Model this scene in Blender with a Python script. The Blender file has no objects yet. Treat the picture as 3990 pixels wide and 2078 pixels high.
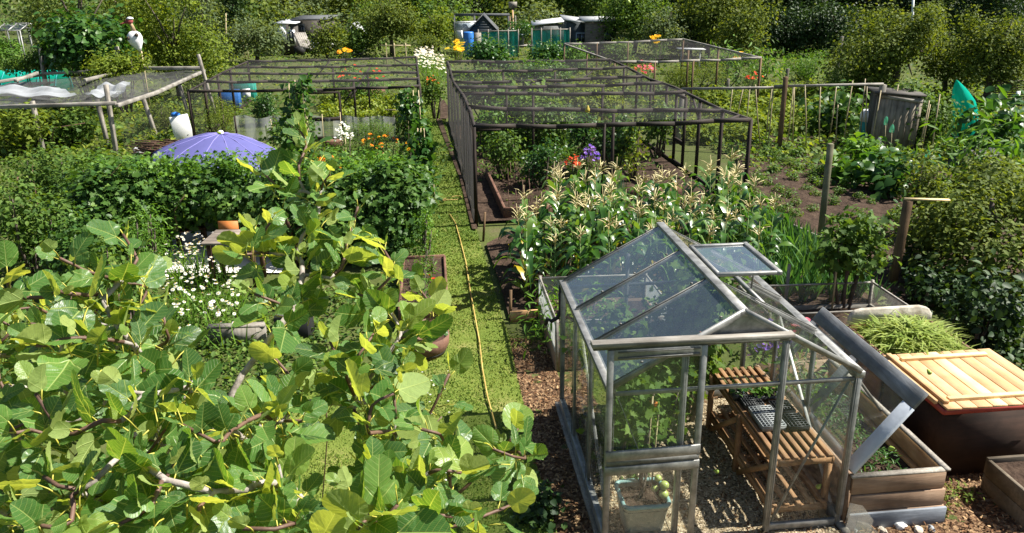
import bpy, math, random
import numpy as np
from mathutils import Vector, Matrix
rng = np.random.default_rng(11)
RD = math.radians
SC = bpy.context.scene
COL = SC.collection
# ------------------------------------------------------------------ camera model (full-size photo pixels)
PITCH, ROLL, CY, FOC, EYE = 0.3172, -0.0103, 889.5, 2981.0, 4.35
FW = np.array([0, math.cos(PITCH), -math.sin(PITCH)])
UP0 = np.array([0, math.sin(PITCH), math.cos(PITCH)])
RT = math.cos(ROLL) * np.array([1.0, 0, 0]) + math.sin(ROLL) * UP0
UP = -math.sin(ROLL) * np.array([1.0, 0, 0]) + math.cos(ROLL) * UP0
CAM = np.array([0, 0, EYE])
def ray(x, y):
    return FW + RT * (x - 1995) / FOC - UP * (y - CY) / FOC
def W(x, y, z=0.0):
    """point at height z seen at photo pixel (x, y)"""
    d = ray(x, y)
    return CAM + d * (z - EYE) / d[2]
def WY(x, y, Y):
    d = ray(x, y)
    return CAM + d * (Y / d[1])
def WD(x, y, k):
    return CAM + ray(x, y) * k
def G2(x, y):
    p = W(x, y); return (p[0], p[1])
# ------------------------------------------------------------------ mesh helpers
def nrm(v):
    v = np.asarray(v, float); n = np.linalg.norm(v, axis=-1, keepdims=True)
    return v / np.maximum(n, 1e-9)
def mesh_from(name, verts, faces_flat, loop_totals, smooth=False):
    me = bpy.data.meshes.new(name)
    nv = len(verts); nl = len(faces_flat); nf = len(loop_totals)
    me.vertices.add(nv); me.vertices.foreach_set('co', np.ascontiguousarray(verts, dtype=np.float32).ravel())
    me.loops.add(nl); me.loops.foreach_set('vertex_index', np.ascontiguousarray(faces_flat, dtype=np.int32))
    me.polygons.add(nf)
    ls = np.zeros(nf, dtype=np.int32); ls[1:] = np.cumsum(loop_totals)[:-1]
    me.polygons.foreach_set('loop_start', ls)
    me.polygons.foreach_set('loop_total', np.ascontiguousarray(loop_totals, dtype=np.int32))
    if smooth: me.polygons.foreach_set('use_smooth', np.ones(nf, dtype=bool))
    me.update(calc_edges=True)
    return me
def link(name, me, mat=None, parent=None):
    o = bpy.data.objects.new(name, me); COL.objects.link(o)
    if mat is not None and me is not None and not me.materials: me.materials.append(mat)
    if parent is not None: o.parent = parent
    return o
def tag(o, label=None, cat=None, group=None, kind=None):
    if label: o['label'] = label
    if cat: o['category'] = cat
    if group: o['group'] = group
    if kind: o['kind'] = kind
    return o
def thing(name, label, cat, loc=(0, 0, 0), group=None, rz=0.0):
    o = bpy.data.objects.new(name, None); COL.objects.link(o)
    o.location = tuple(float(c) for c in loc); o.rotation_euler = (0, 0, rz); o.empty_display_size = 0.1
    return tag(o, label, cat, group)
def dup(root, loc=None, rz=None, scale=None, label=None, group=None, tilt=None, mats=None):
    r = root.copy(); COL.objects.link(r)
    if loc is not None: r.location = tuple(float(c) for c in loc)
    if rz is not None: r.rotation_euler = (tilt[0] if tilt else 0, tilt[1] if tilt else 0, rz)
    if scale is not None: r.scale = scale if hasattr(scale, '__len__') else (scale,) * 3
    if label: r['label'] = label
    if group: r['group'] = group
    for ch in root.children:
        c = ch.copy(); COL.objects.link(c); c.parent = r
        for g in ch.children:
            d = g.copy(); COL.objects.link(d); d.parent = c
        if mats and ch.name.split('.')[0] in mats:
            c.material_slots[0].link = 'OBJECT'; c.material_slots[0].material = mats[ch.name.split('.')[0]]
    return r
def world_off(p):
    v = np.zeros(3)
    while p is not None:
        v += np.array(p.location); p = p.parent
    return v
class MB:
    """collects shapes, links them as one mesh object (points given in world space)"""
    def __init__(s): s.v = []; s.f = []; s.uv = None
    def add(s, verts, faces):
        b = len(s.v); s.v.extend([tuple(float(c) for c in p) for p in verts]); s.f.extend([tuple(i + b for i in f) for f in faces]); return s
    def box(s, c, size, rz=0.0, M=None):
        hx, hy, hz = [q / 2 for q in size]
        pts = [Vector((x, y, z)) for x in (-hx, hx) for y in (-hy, hy) for z in (-hz, hz)]
        if M is None: M = Matrix.Rotation(rz, 3, 'Z')
        pts = [M @ p + Vector(c) for p in pts]
        return s.add(pts, [(0, 1, 3, 2), (4, 6, 7, 5), (0, 4, 5, 1), (2, 3, 7, 6), (0, 2, 6, 4), (1, 5, 7, 3)])
    def bar(s, p, q, w, h, up=(0, 0, 1)):
        """rectangular beam from p to q: w sideways, h along up"""
        p = np.asarray(p, float); q = np.asarray(q, float); d = nrm(q - p); u = np.asarray(up, float)
        if abs(d @ nrm(u)) > .97: u = np.array([0., 1, 0])
        sd = nrm(np.cross(d, u)); u = np.cross(sd, d)
        pts = []
        for e in (p, q):
            for a, b in ((-1, -1), (1, -1), (1, 1), (-1, 1)): pts.append(e + sd * a * w / 2 + u * b * h / 2)
        return s.add(pts, [(3, 2, 1, 0), (4, 5, 6, 7), (0, 1, 5, 4), (1, 2, 6, 5), (2, 3, 7, 6), (3, 0, 4, 7)])
    def tube(s, pts, rad, n=6, cap=True):
        pts = [np.asarray(p, float) for p in pts]; m = len(pts)
        if not hasattr(rad, '__len__'): rad = [rad] * m
        vs = []; prev = None
        for i, p in enumerate(pts):
            t = nrm(pts[min(i + 1, m - 1)] - pts[max(i - 1, 0)])
            if prev is None:
                a = np.array([1., 0, 0]) if abs(t[0]) < .8 else np.array([0, 1., 0]); u = nrm(np.cross(t, a))
            else: u = nrm(prev - t * (prev @ t))
            prev = u; w = np.cross(t, u)
            for k in range(n):
                a = 2 * math.pi * k / n; vs.append(p + rad[i] * (math.cos(a) * u + math.sin(a) * w))
        fs = [(i * n + k, i * n + (k + 1) % n, (i + 1) * n + (k + 1) % n, (i + 1) * n + k) for i in range(m - 1) for k in range(n)]
        if cap: fs += [tuple(range(n))[::-1], tuple(range((m - 1) * n, m * n))]
        return s.add(vs, fs)
    def lathe(s, prof, c, n=16, axis=None):
        """prof: list of (r, z); c: base point"""
        vs = []; c = Vector([float(q) for q in c]); M = axis or Matrix.Identity(3)
        for r, z in prof:
            for k in range(n):
                a = 2 * math.pi * k / n; vs.append(M @ Vector((r * math.cos(a), r * math.sin(a), z)) + c)
        m = len(prof)
        fs = [(i * n + k, i * n + (k + 1) % n, (i + 1) * n + (k + 1) % n, (i + 1) * n + k) for i in range(m - 1) for k in range(n)]
        fs += [tuple(range(n))[::-1], tuple(range((m - 1) * n, m * n))]
        return s.add(vs, fs)
    def quad(s, a, b, c, d): return s.add([a, b, c, d], [(0, 1, 2, 3)])
    def build(s, name, mat, parent=None, smooth=False, bevel=0.0):
        off = world_off(parent)
        v = np.array(s.v, float).reshape(-1, 3) - off
        me = mesh_from(name, v, np.array([i for f in s.f for i in f]), np.array([len(f) for f in s.f]), smooth)
        if bevel:
            import bmesh
            bm = bmesh.new(); bm.from_mesh(me)
            ed = [e for e in bm.edges if len(e.link_faces) == 2 and e.calc_face_angle(0) > .5]
            bmesh.ops.bevel(bm, geom=ed, offset=bevel, segments=1, affect='EDGES', clamp_overlap=True)
            bm.to_mesh(me); bm.free()
        return link(name, me, mat, parent)
def poly_sheet(name, pts, z, mat, kind='structure', step=0.0, amp=0.0, seed=0, freq=3.0):
    """a horizontal sheet bounded by pts [(x,y)], gridded with bumps when step is set"""
    if not step:
        me = mesh_from(name, [(x, y, z) for x, y in pts], np.arange(len(pts)), np.array([len(pts)]))
        return tag(link(name, me, mat), kind=kind)
    P = np.array(pts); x0, y0 = P.min(0); x1, y1 = P.max(0)
    xs = np.arange(x0, x1 + step, step); ys = np.arange(y0, y1 + step, step)
    X, Y = np.meshgrid(xs, ys); Q = np.stack([X.ravel(), Y.ravel()], 1); ins = inside(Q, pts)
    edge = edge_dist(Q, pts); edge[~ins] = 0
    near = nearest_on(Q, pts); Q = np.where((~ins)[:, None], near, Q)
    Z = z + amp * bump(Q[:, 0] * freq, Q[:, 1] * freq, seed) * np.clip(edge / .12, 0, 1)
    nx = len(xs); idx = np.arange(len(Q)).reshape(X.shape)
    a = idx[:-1, :-1].ravel(); b = idx[:-1, 1:].ravel(); c = idx[1:, 1:].ravel(); d = idx[1:, :-1].ravel()
    keep = ins[a] | ins[b] | ins[c] | ins[d]
    F = np.stack([a, b, c, d], 1)[keep]
    me = mesh_from(name, np.column_stack([Q, Z]), F.ravel(), np.full(len(F), 4), True)
    return tag(link(name, me, mat), kind=kind)
def bump(x, y, seed=0):
    r = np.random.default_rng(seed + 77); o = np.zeros_like(x); a = 1.0
    for k in range(7):
        th = r.uniform(0, 6.28); ph = r.uniform(0, 6.28); f = 1.0 * 1.45 ** k
        o += a * np.sin(f * (x * math.cos(th) + y * math.sin(th)) + ph + 1.3 * np.sin(f * .6 * (y * math.cos(th) - x * math.sin(th)) + ph)); a *= .78
    return o / 3.0
def inside(Q, pts):
    x, y = Q[:, 0], Q[:, 1]; c = np.zeros(len(Q), bool); n = len(pts); j = n - 1
    for i in range(n):
        xi, yi = pts[i][:2]; xj, yj = pts[j][:2]
        c ^= ((yi > y) != (yj > y)) & (x < (xj - xi) * (y - yi) / ((yj - yi) or 1e-12) + xi); j = i
    return c
def nearest_on(Q, pts):
    best = np.full(len(Q), 1e9); out = Q.copy(); n = len(pts)
    for i in range(n):
        a = np.array(pts[i][:2]); b = np.array(pts[(i + 1) % n][:2]); ab = b - a
        t = np.clip(((Q - a) @ ab) / max(ab @ ab, 1e-9), 0, 1); p = a + t[:, None] * ab; d = np.linalg.norm(Q - p, axis=1); k = d < best; out[k] = p[k]; best[k] = d[k]
    return out
def edge_dist(Q, pts):
    d = np.full(len(Q), 1e9); n = len(pts)
    for i in range(n):
        a = np.array(pts[i][:2]); b = np.array(pts[(i + 1) % n][:2]); ab = b - a
        t = np.clip(((Q - a) @ ab) / max(ab @ ab, 1e-9), 0, 1); d = np.minimum(d, np.linalg.norm(Q - a - t[:, None] * ab, axis=1))
    return d
def scatter(n, pts, r=rng):
    P = np.array([p[:2] for p in pts]); lo, hi = P.min(0), P.max(0); out = np.zeros((0, 2))
    while len(out) < n:
        q = r.uniform(lo, hi, (n * 2, 2)); out = np.vstack([out, q[inside(q, pts)]])
    return out[:n]
# ------------------------------------------------------------------ leaves
def tmpl(kind):
    if kind == 'oval':      # folded along the midrib, drooping tip
        v = [(0, 0, 0), (.26, .28, .06), (.27, .62, .05), (0, 1, -.12), (-.27, .62, .05), (-.26, .28, .06), (0, .45, 0)]
        f = [(0, 1, 2, 6), (6, 2, 3), (0, 6, 4, 5), (6, 3, 4)]
    elif kind == 'quick':
        v = [(0, 0, 0), (.33, .5, .07), (0, 1, -.06), (-.33, .5, .07)]; f = [(0, 1, 2), (0, 2, 3)]
    elif kind == 'lance':
        v = [(0, 0, 0), (.11, .3, .03), (.1, .62, .02), (0, 1, -.15), (-.1, .62, .02), (-.11, .3, .03), (0, .5, -.01)]
        f = [(0, 1, 2, 6), (6, 2, 3), (0, 6, 4, 5), (6, 3, 4)]
    elif kind == 'heart':
        v = [(0, 0, 0), (.3, -.08, .05), (.45, .22, .1), (.28, .66, .04), (0, 1, -.14), (-.28, .66, .04), (-.45, .22, .1), (-.3, -.08, .05), (0, .4, 0)]
        f = [(0, 1, 2, 8), (8, 2, 3), (8, 3, 4), (0, 8, 6, 7), (8, 5, 6), (8, 4, 5)]
    elif kind == 'lobed':   # hop / vine leaf, three to five points
        v = [(0, 0, 0), (.3, -.1, .03), (.52, .2, .08), (.3, .36, .03), (.36, .66, .06), (.15, .62, .02), (0, 1, -.1), (-.15, .62, .02), (-.36, .66, .06), (-.3, .36, .03), (-.52, .2, .08), (-.3, -.1, .03), (0, .35, 0)]
        f = [(0, 1, 2, 12), (2, 3, 12), (12, 3, 4, 5), (12, 5, 6), (12, 6, 7), (12, 7, 8, 9), (10, 12, 9), (0, 12, 10, 11)]
    elif kind == 'blade':
        v = [(-.02, 0, 0), (.02, 0, 0), (.018, .5, .02), (-.018, .5, .02), (0, 1, .0)]; f = [(0, 1, 2, 3), (3, 2, 4)]
    elif kind == 'daisy':   # eight petals round a small hub, seen as a flat flower
        v = []; f = []
        for k in range(8):
            a = k * math.pi / 4; b = len(v)
            for rr, da in ((.12, -.3), (.5, -.26), (.5, .26), (.12, .3)): v.append((rr * math.cos(a + da), rr * math.sin(a + da), -.05 if rr > .3 else 0))
            f.append((b, b + 1, b + 2, b + 3))
    elif kind == 'hub':
        v = [(.17 * math.cos(k * math.pi / 3), .17 * math.sin(k * math.pi / 3), .03) for k in range(6)] + [(0, 0, .1)]; f = [(k, (k + 1) % 6, 6) for k in range(6)]
    elif kind == 'bell':
        v = [(.42 * math.cos(k * math.pi / 3), .42 * math.sin(k * math.pi / 3), .2 + .05 * (k % 2)) for k in range(6)] + [(0, 0, 0)]; f = [(k, (k + 1) % 6, 6) for k in range(6)]
    elif kind == 'chip':
        v = [(-.2, 0, 0), (.2, 0, .04), (.16, 1, .05), (-.18, 1, 0)]; f = [(0, 1, 2, 3)]
    return np.array(v, float), f
TM = {k: tmpl(k) for k in ('oval', 'quick', 'lance', 'heart', 'lobed', 'blade', 'daisy', 'hub', 'bell', 'chip')}
def leaf_arrays(P, N, D, size, kind, r=rng, tint=None):
    tv, tf = TM[kind]; n = len(P); N = nrm(N); D = nrm(D - N * (D * N).sum(1, keepdims=True)); B = np.cross(D, N)
    size = np.broadcast_to(size, (n,))[:, None, None]
    asp = r.uniform(.85, 1.15, (n, 1, 1))
    V = P[:, None, :] + size * (tv[None, :, 0:1] * B[:, None, :] * asp + tv[None, :, 1:2] * D[:, None, :] + tv[None, :, 2:3] * N[:, None, :])
    if tint is None: tint = r.random(n)
    m = len(tv); flat = np.array([i for q in tf for i in q]); tot = np.array([len(q) for q in tf])
    Fl = (flat[None, :] + (np.arange(n) * m)[:, None]).ravel(); T = np.tile(tot, n)
    return V.reshape(-1, 3), Fl, T, np.repeat(tint, m)
def leaf_mesh(name, arrays):
    off = 0; V = []; Fl = []; T = []; t = []
    for a in arrays:
        V.append(a[0]); Fl.append(a[1] + off); T.append(a[2]); t.append(a[3]); off += len(a[0])
    V = np.vstack(V); me = mesh_from(name, V, np.concatenate(Fl), np.concatenate(T))
    at = me.attributes.new('tint', 'FLOAT', 'POINT'); at.data.foreach_set('value', np.concatenate(t).astype(np.float32))
    return me
def rdir(n, r=rng):
    return nrm(r.normal(size=(n, 3)))
def shell_pts(n, blobs, r=rng, inner=.55, flatten_bottom=True):
    """points near the surfaces of ellipsoid blobs [(cx,cy,cz,rx,ry,rz)] with outward normals"""
    B = np.array(blobs, float); w = (B[:, 3] * B[:, 4] + B[:, 3] * B[:, 5] + B[:, 4] * B[:, 5]); w /= w.sum()
    k = r.choice(len(B), n, p=w); d = rdir(n, r)
    rad = inner + (1 - inner) * r.random(n) ** .6
    P = B[k, :3] + d * rad[:, None] * B[k, 3:]; return P, nrm(d / B[k, 3:])
def clump_leaves(blobs, nclump, per, spread, size, kind='quick', r=rng, inner=.5, gap=.0, gf=2.2, up=.5, droop=.3, tint_shift=0.0, zmin=None):
    c, n = shell_pts(nclump, blobs, r, inner)
    if gap > 0:
        v = np.sin(c[:, 0] * gf + 1.3 * np.sin(c[:, 2] * gf)) + np.sin(c[:, 1] * gf * 1.2 + 2 + np.sin(c[:, 0] * gf)) + np.sin(c[:, 2] * gf * 1.4 + 4)
        k = v > np.quantile(v, gap); c = c[k]; n = n[k]
    ct = r.random(len(c)) * .5
    P = np.repeat(c, per, 0) + r.normal(size=(len(c) * per, 3)) * spread; n = np.repeat(n, per, 0); t = np.repeat(ct, per) + r.random(len(P)) * .5 + tint_shift
    if zmin is not None: k = P[:, 2] > zmin; P = P[k]; n = n[k]; t = t[k]
    N = n * .6 + np.array([0, 0, up]) + rdir(len(P), r) * .65
    D = n * .5 + rdir(len(P), r) * .8 - np.array([0, 0, droop])
    s = size * r.uniform(.6, 1.25, len(P))
    return leaf_arrays(P, N, D, s, kind, r, np.clip(t, 0, 1))
# ------------------------------------------------------------------ materials
def new_mat(name):
    m = bpy.data.materials.new(name); m.use_nodes = True; nt = m.node_tree; nt.nodes.clear()
    out = nt.nodes.new('ShaderNodeOutputMaterial'); return m, nt, out
def nd(nt, t, **k):
    n = nt.nodes.new(t)
    for a, b in k.items():
        if a.startswith('i_'):
            n.inputs[a[2:].replace('_', ' ')].default_value = b
        else: setattr(n, a, b)
    return n
def ramp(nt, stops):
    r = nt.nodes.new('ShaderNodeValToRGB'); e = r.color_ramp.elements
    while len(e) > 1: e.remove(e[-1])
    e[0].position = stops[0][0]; e[0].color = (*stops[0][1], 1)
    for p, c in stops[1:]:
        q = e.new(p); q.color = (*c, 1)
    return r
def leaf_mat(name, dark, mid, light, transl=.35, rough=.55, spec=.28, ylw=None):
    m, nt, out = new_mat(name); L = nt.links.new
    at = nd(nt, 'ShaderNodeAttribute', attribute_name='tint')
    st = [(0.0, dark), (.5, mid), (.93, light)]
    if ylw: st += [(.985, ylw)]
    cr = ramp(nt, st); L(at.outputs['Fac'], cr.inputs[0])
    p = nd(nt, 'ShaderNodeBsdfPrincipled', i_Roughness=rough); p.inputs['Specular IOR Level'].default_value = spec
    L(cr.outputs[0], p.inputs['Base Color'])
    tr = nd(nt, 'ShaderNodeBsdfTranslucent')
    hs = nd(nt, 'ShaderNodeMixRGB', blend_type='MULTIPLY'); hs.inputs[0].default_value = 1.0; hs.inputs[2].default_value = (1.75, 1.6, .55, 1)
    L(cr.outputs[0], hs.inputs[1]); L(hs.outputs[0], tr.inputs['Color'])
    mx = nd(nt, 'ShaderNodeMixShader'); mx.inputs[0].default_value = transl
    L(p.outputs[0], mx.inputs[1]); L(tr.outputs[0], mx.inputs[2]); L(mx.outputs[0], out.inputs[0])
    return m
def plain(name, c, rough=.6, metal=0.0, spec=.4, var=.25, scale=6.0, bump_s=0.0, c2=None, detail=5, stretch=None, bscale=None):
    """noise-broken surface colour"""
    m, nt, out = new_mat(name); L = nt.links.new
    tc = nd(nt, 'ShaderNodeTexCoord'); mp = nd(nt, 'ShaderNodeMapping'); L(tc.outputs['Object'], mp.inputs[0])
    if stretch: mp.inputs['Scale'].default_value = stretch
    nz = nd(nt, 'ShaderNodeTexNoise'); nz.inputs['Scale'].default_value = scale; nz.inputs['Detail'].default_value = detail; nz.inputs['Roughness'].default_value = .65
    L(mp.outputs[0], nz.inputs['Vector'])
    lo = tuple(q * (1 - var) for q in c); hi = c2 or tuple(min(1, q * (1 + var)) for q in c)
    cr = ramp(nt, [(.3, lo), (.7, hi)]); L(nz.outputs[0], cr.inputs[0])
    p = nd(nt, 'ShaderNodeBsdfPrincipled', i_Roughness=rough, i_Metallic=metal); p.inputs['Specular IOR Level'].default_value = spec
    L(cr.outputs[0], p.inputs['Base Color'])
    if bump_s:
        b = nd(nt, 'ShaderNodeBump'); b.inputs['Strength'].default_value = bump_s; b.inputs['Distance'].default_value = .02
        n2 = nz
        if bscale:
            n2 = nd(nt, 'ShaderNodeTexNoise'); n2.inputs['Scale'].default_value = bscale; n2.inputs['Detail'].default_value = 4; L(mp.outputs[0], n2.inputs['Vector'])
        L(n2.outputs[0], b.inputs['Height']); L(b.outputs[0], p.inputs['Normal'])
    L(p.outputs[0], out.inputs[0]); return m
def wood(name, a, b, axis='X', scale=5.0, rough=.75, bump_s=.35, dirt=None):
    """grain stretched along one axis, with darker streaks and blotches"""
    m, nt, out = new_mat(name); L = nt.links.new
    tc = nd(nt, 'ShaderNodeTexCoord'); mp = nd(nt, 'ShaderNodeMapping'); L(tc.outputs['Object'], mp.inputs[0])
    sc = {'X': (.12, 1.6, 1.6), 'Y': (1.6, .12, 1.6), 'Z': (1.6, 1.6, .12)}[axis]; mp.inputs['Scale'].default_value = tuple(scale * 3 * q for q in sc)
    nz = nd(nt, 'ShaderNodeTexNoise'); nz.inputs['Scale'].default_value = 2.2; nz.inputs['Detail'].default_value = 7; nz.inputs['Roughness'].default_value = .7; L(mp.outputs[0], nz.inputs['Vector'])
    cr = ramp(nt, [(.28, a), (.5, tuple((x + y) / 2 for x, y in zip(a, b))), (.72, b)]); L(nz.outputs[0], cr.inputs[0])
    bl = nd(nt, 'ShaderNodeTexNoise'); bl.inputs['Scale'].default_value = 3.0; bl.inputs['Detail'].default_value = 4; L(tc.outputs['Object'], bl.inputs['Vector'])
    dr = ramp(nt, [(.4, (0, 0, 0)), (.75, (1, 1, 1))]); L(bl.outputs[0], dr.inputs[0])
    mx = nd(nt, 'ShaderNodeMixRGB', blend_type='MIX'); L(dr.outputs[0], mx.inputs[0]); L(cr.outputs[0], mx.inputs[1]); mx.inputs[2].default_value = (*(dirt or tuple(q * .55 for q in a)), 1)
    p = nd(nt, 'ShaderNodeBsdfPrincipled', i_Roughness=rough); p.inputs['Specular IOR Level'].default_value = .25; L(mx.outputs[0], p.inputs['Base Color'])
    bp = nd(nt, 'ShaderNodeBump'); bp.inputs['Strength'].default_value = bump_s; bp.inputs['Distance'].default_value = .01; L(nz.outputs[0], bp.inputs['Height']); L(bp.outputs[0], p.inputs['Normal'])
    L(p.outputs[0], out.inputs[0]); return m
def net_mat(name, c, opacity, scale=0, patchy=.15):
    m, nt, out = new_mat(name); L = nt.links.new
    d = nd(nt, 'ShaderNodeBsdfDiffuse'); d.inputs[0].default_value = (*c, 1); t2 = nd(nt, 'ShaderNodeBsdfTranslucent'); t2.inputs[0].default_value = (*c, 1)
    a = nd(nt, 'ShaderNodeAddShader'); mm = nd(nt, 'ShaderNodeMixShader'); mm.inputs[0].default_value = .35; L(d.outputs[0], mm.inputs[1]); L(t2.outputs[0], mm.inputs[2])
    tr = nd(nt, 'ShaderNodeBsdfTransparent'); mx = nd(nt, 'ShaderNodeMixShader')
    tc = nd(nt, 'ShaderNodeTexCoord'); nz = nd(nt, 'ShaderNodeTexNoise'); nz.inputs['Scale'].default_value = 2.5; nz.inputs['Detail'].default_value = 6; L(tc.outputs['Object'], nz.inputs['Vector'])
    mr = nd(nt, 'ShaderNodeMapRange'); mr.inputs[1].default_value = .3; mr.inputs[2].default_value = .7; mr.inputs[3].default_value = opacity * (1 - patchy); mr.inputs[4].default_value = min(1, opacity * (1 + patchy)); L(nz.outputs[0], mr.inputs[0])
    # a real net's threads cover more when they are met at a slant
    geo = nd(nt, 'ShaderNodeNewGeometry'); vm = nd(nt, 'ShaderNodeVectorMath', operation='DOT_PRODUCT'); L(geo.outputs['Incoming'], vm.inputs[0]); L(geo.outputs['True Normal'], vm.inputs[1])
    ab = nd(nt, 'ShaderNodeMath', operation='ABSOLUTE'); L(vm.outputs['Value'], ab.inputs[0]); mxm = nd(nt, 'ShaderNodeMath', operation='MAXIMUM'); L(ab.outputs[0], mxm.inputs[0]); mxm.inputs[1].default_value = .12
    dv = nd(nt, 'ShaderNodeMath', operation='DIVIDE'); dv.inputs[0].default_value = 1.0; L(mxm.outputs[0], dv.inputs[1]); om = nd(nt, 'ShaderNodeMath', operation='SUBTRACT'); om.inputs[0].default_value = 1.0; L(mr.outputs[0], om.inputs[1])
    pw = nd(nt, 'ShaderNodeMath', operation='POWER'); L(om.outputs[0], pw.inputs[0]); L(dv.outputs[0], pw.inputs[1]); o2 = nd(nt, 'ShaderNodeMath', operation='SUBTRACT'); o2.inputs[0].default_value = 1.0; L(pw.outputs[0], o2.inputs[1])
    L(o2.outputs[0], mx.inputs[0]); L(tr.outputs[0], mx.inputs[1]); L(mm.outputs[0], mx.inputs[2]); L(mx.outputs[0], out.inputs[0]); return m
def glass_mat(name, film=.06, filmc=(.75, .8, .85), refl=1.0, dirt=.12, dirtc=(.4, .42, .36), tintc=(.93, .96, .95)):
    """thin horticultural pane: clear with Fresnel reflection, a dusty film and dirt that runs in patches"""
    m, nt, out = new_mat(name); L = nt.links.new
    tr = nd(nt, 'ShaderNodeBsdfTransparent'); tr.inputs[0].default_value = (*tintc, 1)
    gl = nd(nt, 'ShaderNodeBsdfGlossy'); gl.inputs['Roughness'].default_value = .03
    # Schlick reflectance, the same from either face of the thin pane
    geo = nd(nt, 'ShaderNodeNewGeometry'); vm = nd(nt, 'ShaderNodeVectorMath', operation='DOT_PRODUCT'); L(geo.outputs['Incoming'], vm.inputs[0]); L(geo.outputs['True Normal'], vm.inputs[1])
    ab = nd(nt, 'ShaderNodeMath', operation='ABSOLUTE'); L(vm.outputs['Value'], ab.inputs[0]); om = nd(nt, 'ShaderNodeMath', operation='SUBTRACT'); om.inputs[0].default_value = 1.0; L(ab.outputs[0], om.inputs[1])
    pw = nd(nt, 'ShaderNodeMath', operation='POWER'); L(om.outputs[0], pw.inputs[0]); pw.inputs[1].default_value = 5.0
    ml = nd(nt, 'ShaderNodeMath', operation='MULTIPLY_ADD'); ml.inputs[1].default_value = 1.5 * refl; ml.inputs[2].default_value = .07 * refl; L(pw.outputs[0], ml.inputs[0]); ml.use_clamp = True
    mx = nd(nt, 'ShaderNodeMixShader'); L(ml.outputs[0], mx.inputs[0]); L(tr.outputs[0], mx.inputs[1]); L(gl.outputs[0], mx.inputs[2])
    tc = nd(nt, 'ShaderNodeTexCoord'); nz = nd(nt, 'ShaderNodeTexNoise'); nz.inputs['Scale'].default_value = 5; nz.inputs['Detail'].default_value = 8; nz.inputs['Roughness'].default_value = .7; L(tc.outputs['Object'], nz.inputs['Vector'])
    mr = nd(nt, 'ShaderNodeMapRange'); mr.inputs[1].default_value = .45; mr.inputs[2].default_value = .8; mr.inputs[3].default_value = film; mr.inputs[4].default_value = film + dirt; L(nz.outputs[0], mr.inputs[0])
    cc = nd(nt, 'ShaderNodeMixRGB'); L(nz.outputs[0], cc.inputs[0]); cc.inputs[1].default_value = (*filmc, 1); cc.inputs[2].default_value = (*dirtc, 1)
    df = nd(nt, 'ShaderNodeBsdfDiffuse'); L(cc.outputs[0], df.inputs[0]); tl = nd(nt, 'ShaderNodeBsdfTranslucent'); L(cc.outputs[0], tl.inputs[0])
    m5 = nd(nt, 'ShaderNodeMixShader'); m5.inputs[0].default_value = .5; L(df.outputs[0], m5.inputs[1]); L(tl.outputs[0], m5.inputs[2])
    fin = nd(nt, 'ShaderNodeMixShader'); L(mr.outputs[0], fin.inputs[0]); L(mx.outputs[0], fin.inputs[1]); L(m5.outputs[0], fin.inputs[2]); L(fin.outputs[0], out.inputs[0]); return m
def ground_mat(name, stops, scale, bs=.5, bscale=40, rough=.95, fine=None):
    m, nt, out = new_mat(name); L = nt.links.new
    tc = nd(nt, 'ShaderNodeTexCoord'); nz = nd(nt, 'ShaderNodeTexNoise'); nz.inputs['Scale'].default_value = scale; nz.inputs['Detail'].default_value = 9; nz.inputs['Roughness'].default_value = .7; L(tc.outputs['Object'], nz.inputs['Vector'])
    cr = ramp(nt, stops); L(nz.outputs[0], cr.inputs[0]); col = cr.outputs[0]
    if fine:
        v = nd(nt, 'ShaderNodeTexVoronoi'); v.inputs['Scale'].default_value = fine[0]; L(tc.outputs['Object'], v.inputs['Vector'])
        c2 = ramp(nt, fine[1]); hs = nd(nt, 'ShaderNodeSeparateColor'); L(v.outputs['Color'], hs.inputs[0]); L(hs.outputs[0], c2.inputs[0])
        mx = nd(nt, 'ShaderNodeMixRGB'); mx.inputs[0].default_value = fine[2]; L(col, mx.inputs[1]); L(c2.outputs[0], mx.inputs[2]); col = mx.outputs[0]
    p = nd(nt, 'ShaderNodeBsdfPrincipled', i_Roughness=rough); p.inputs['Specular IOR Level'].default_value = .15; L(col, p.inputs['Base Color'])
    n2 = nd(nt, 'ShaderNodeTexNoise'); n2.inputs['Scale'].default_value = bscale; n2.inputs['Detail'].default_value = 6; L(tc.outputs['Object'], n2.inputs['Vector'])
    b = nd(nt, 'ShaderNodeBump'); b.inputs['Strength'].default_value = bs; b.inputs['Distance'].default_value = .04; L(n2.outputs[0], b.inputs['Height']); L(b.outputs[0], p.inputs['Normal'])
    L(p.outputs[0], out.inputs[0]); return m
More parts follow.
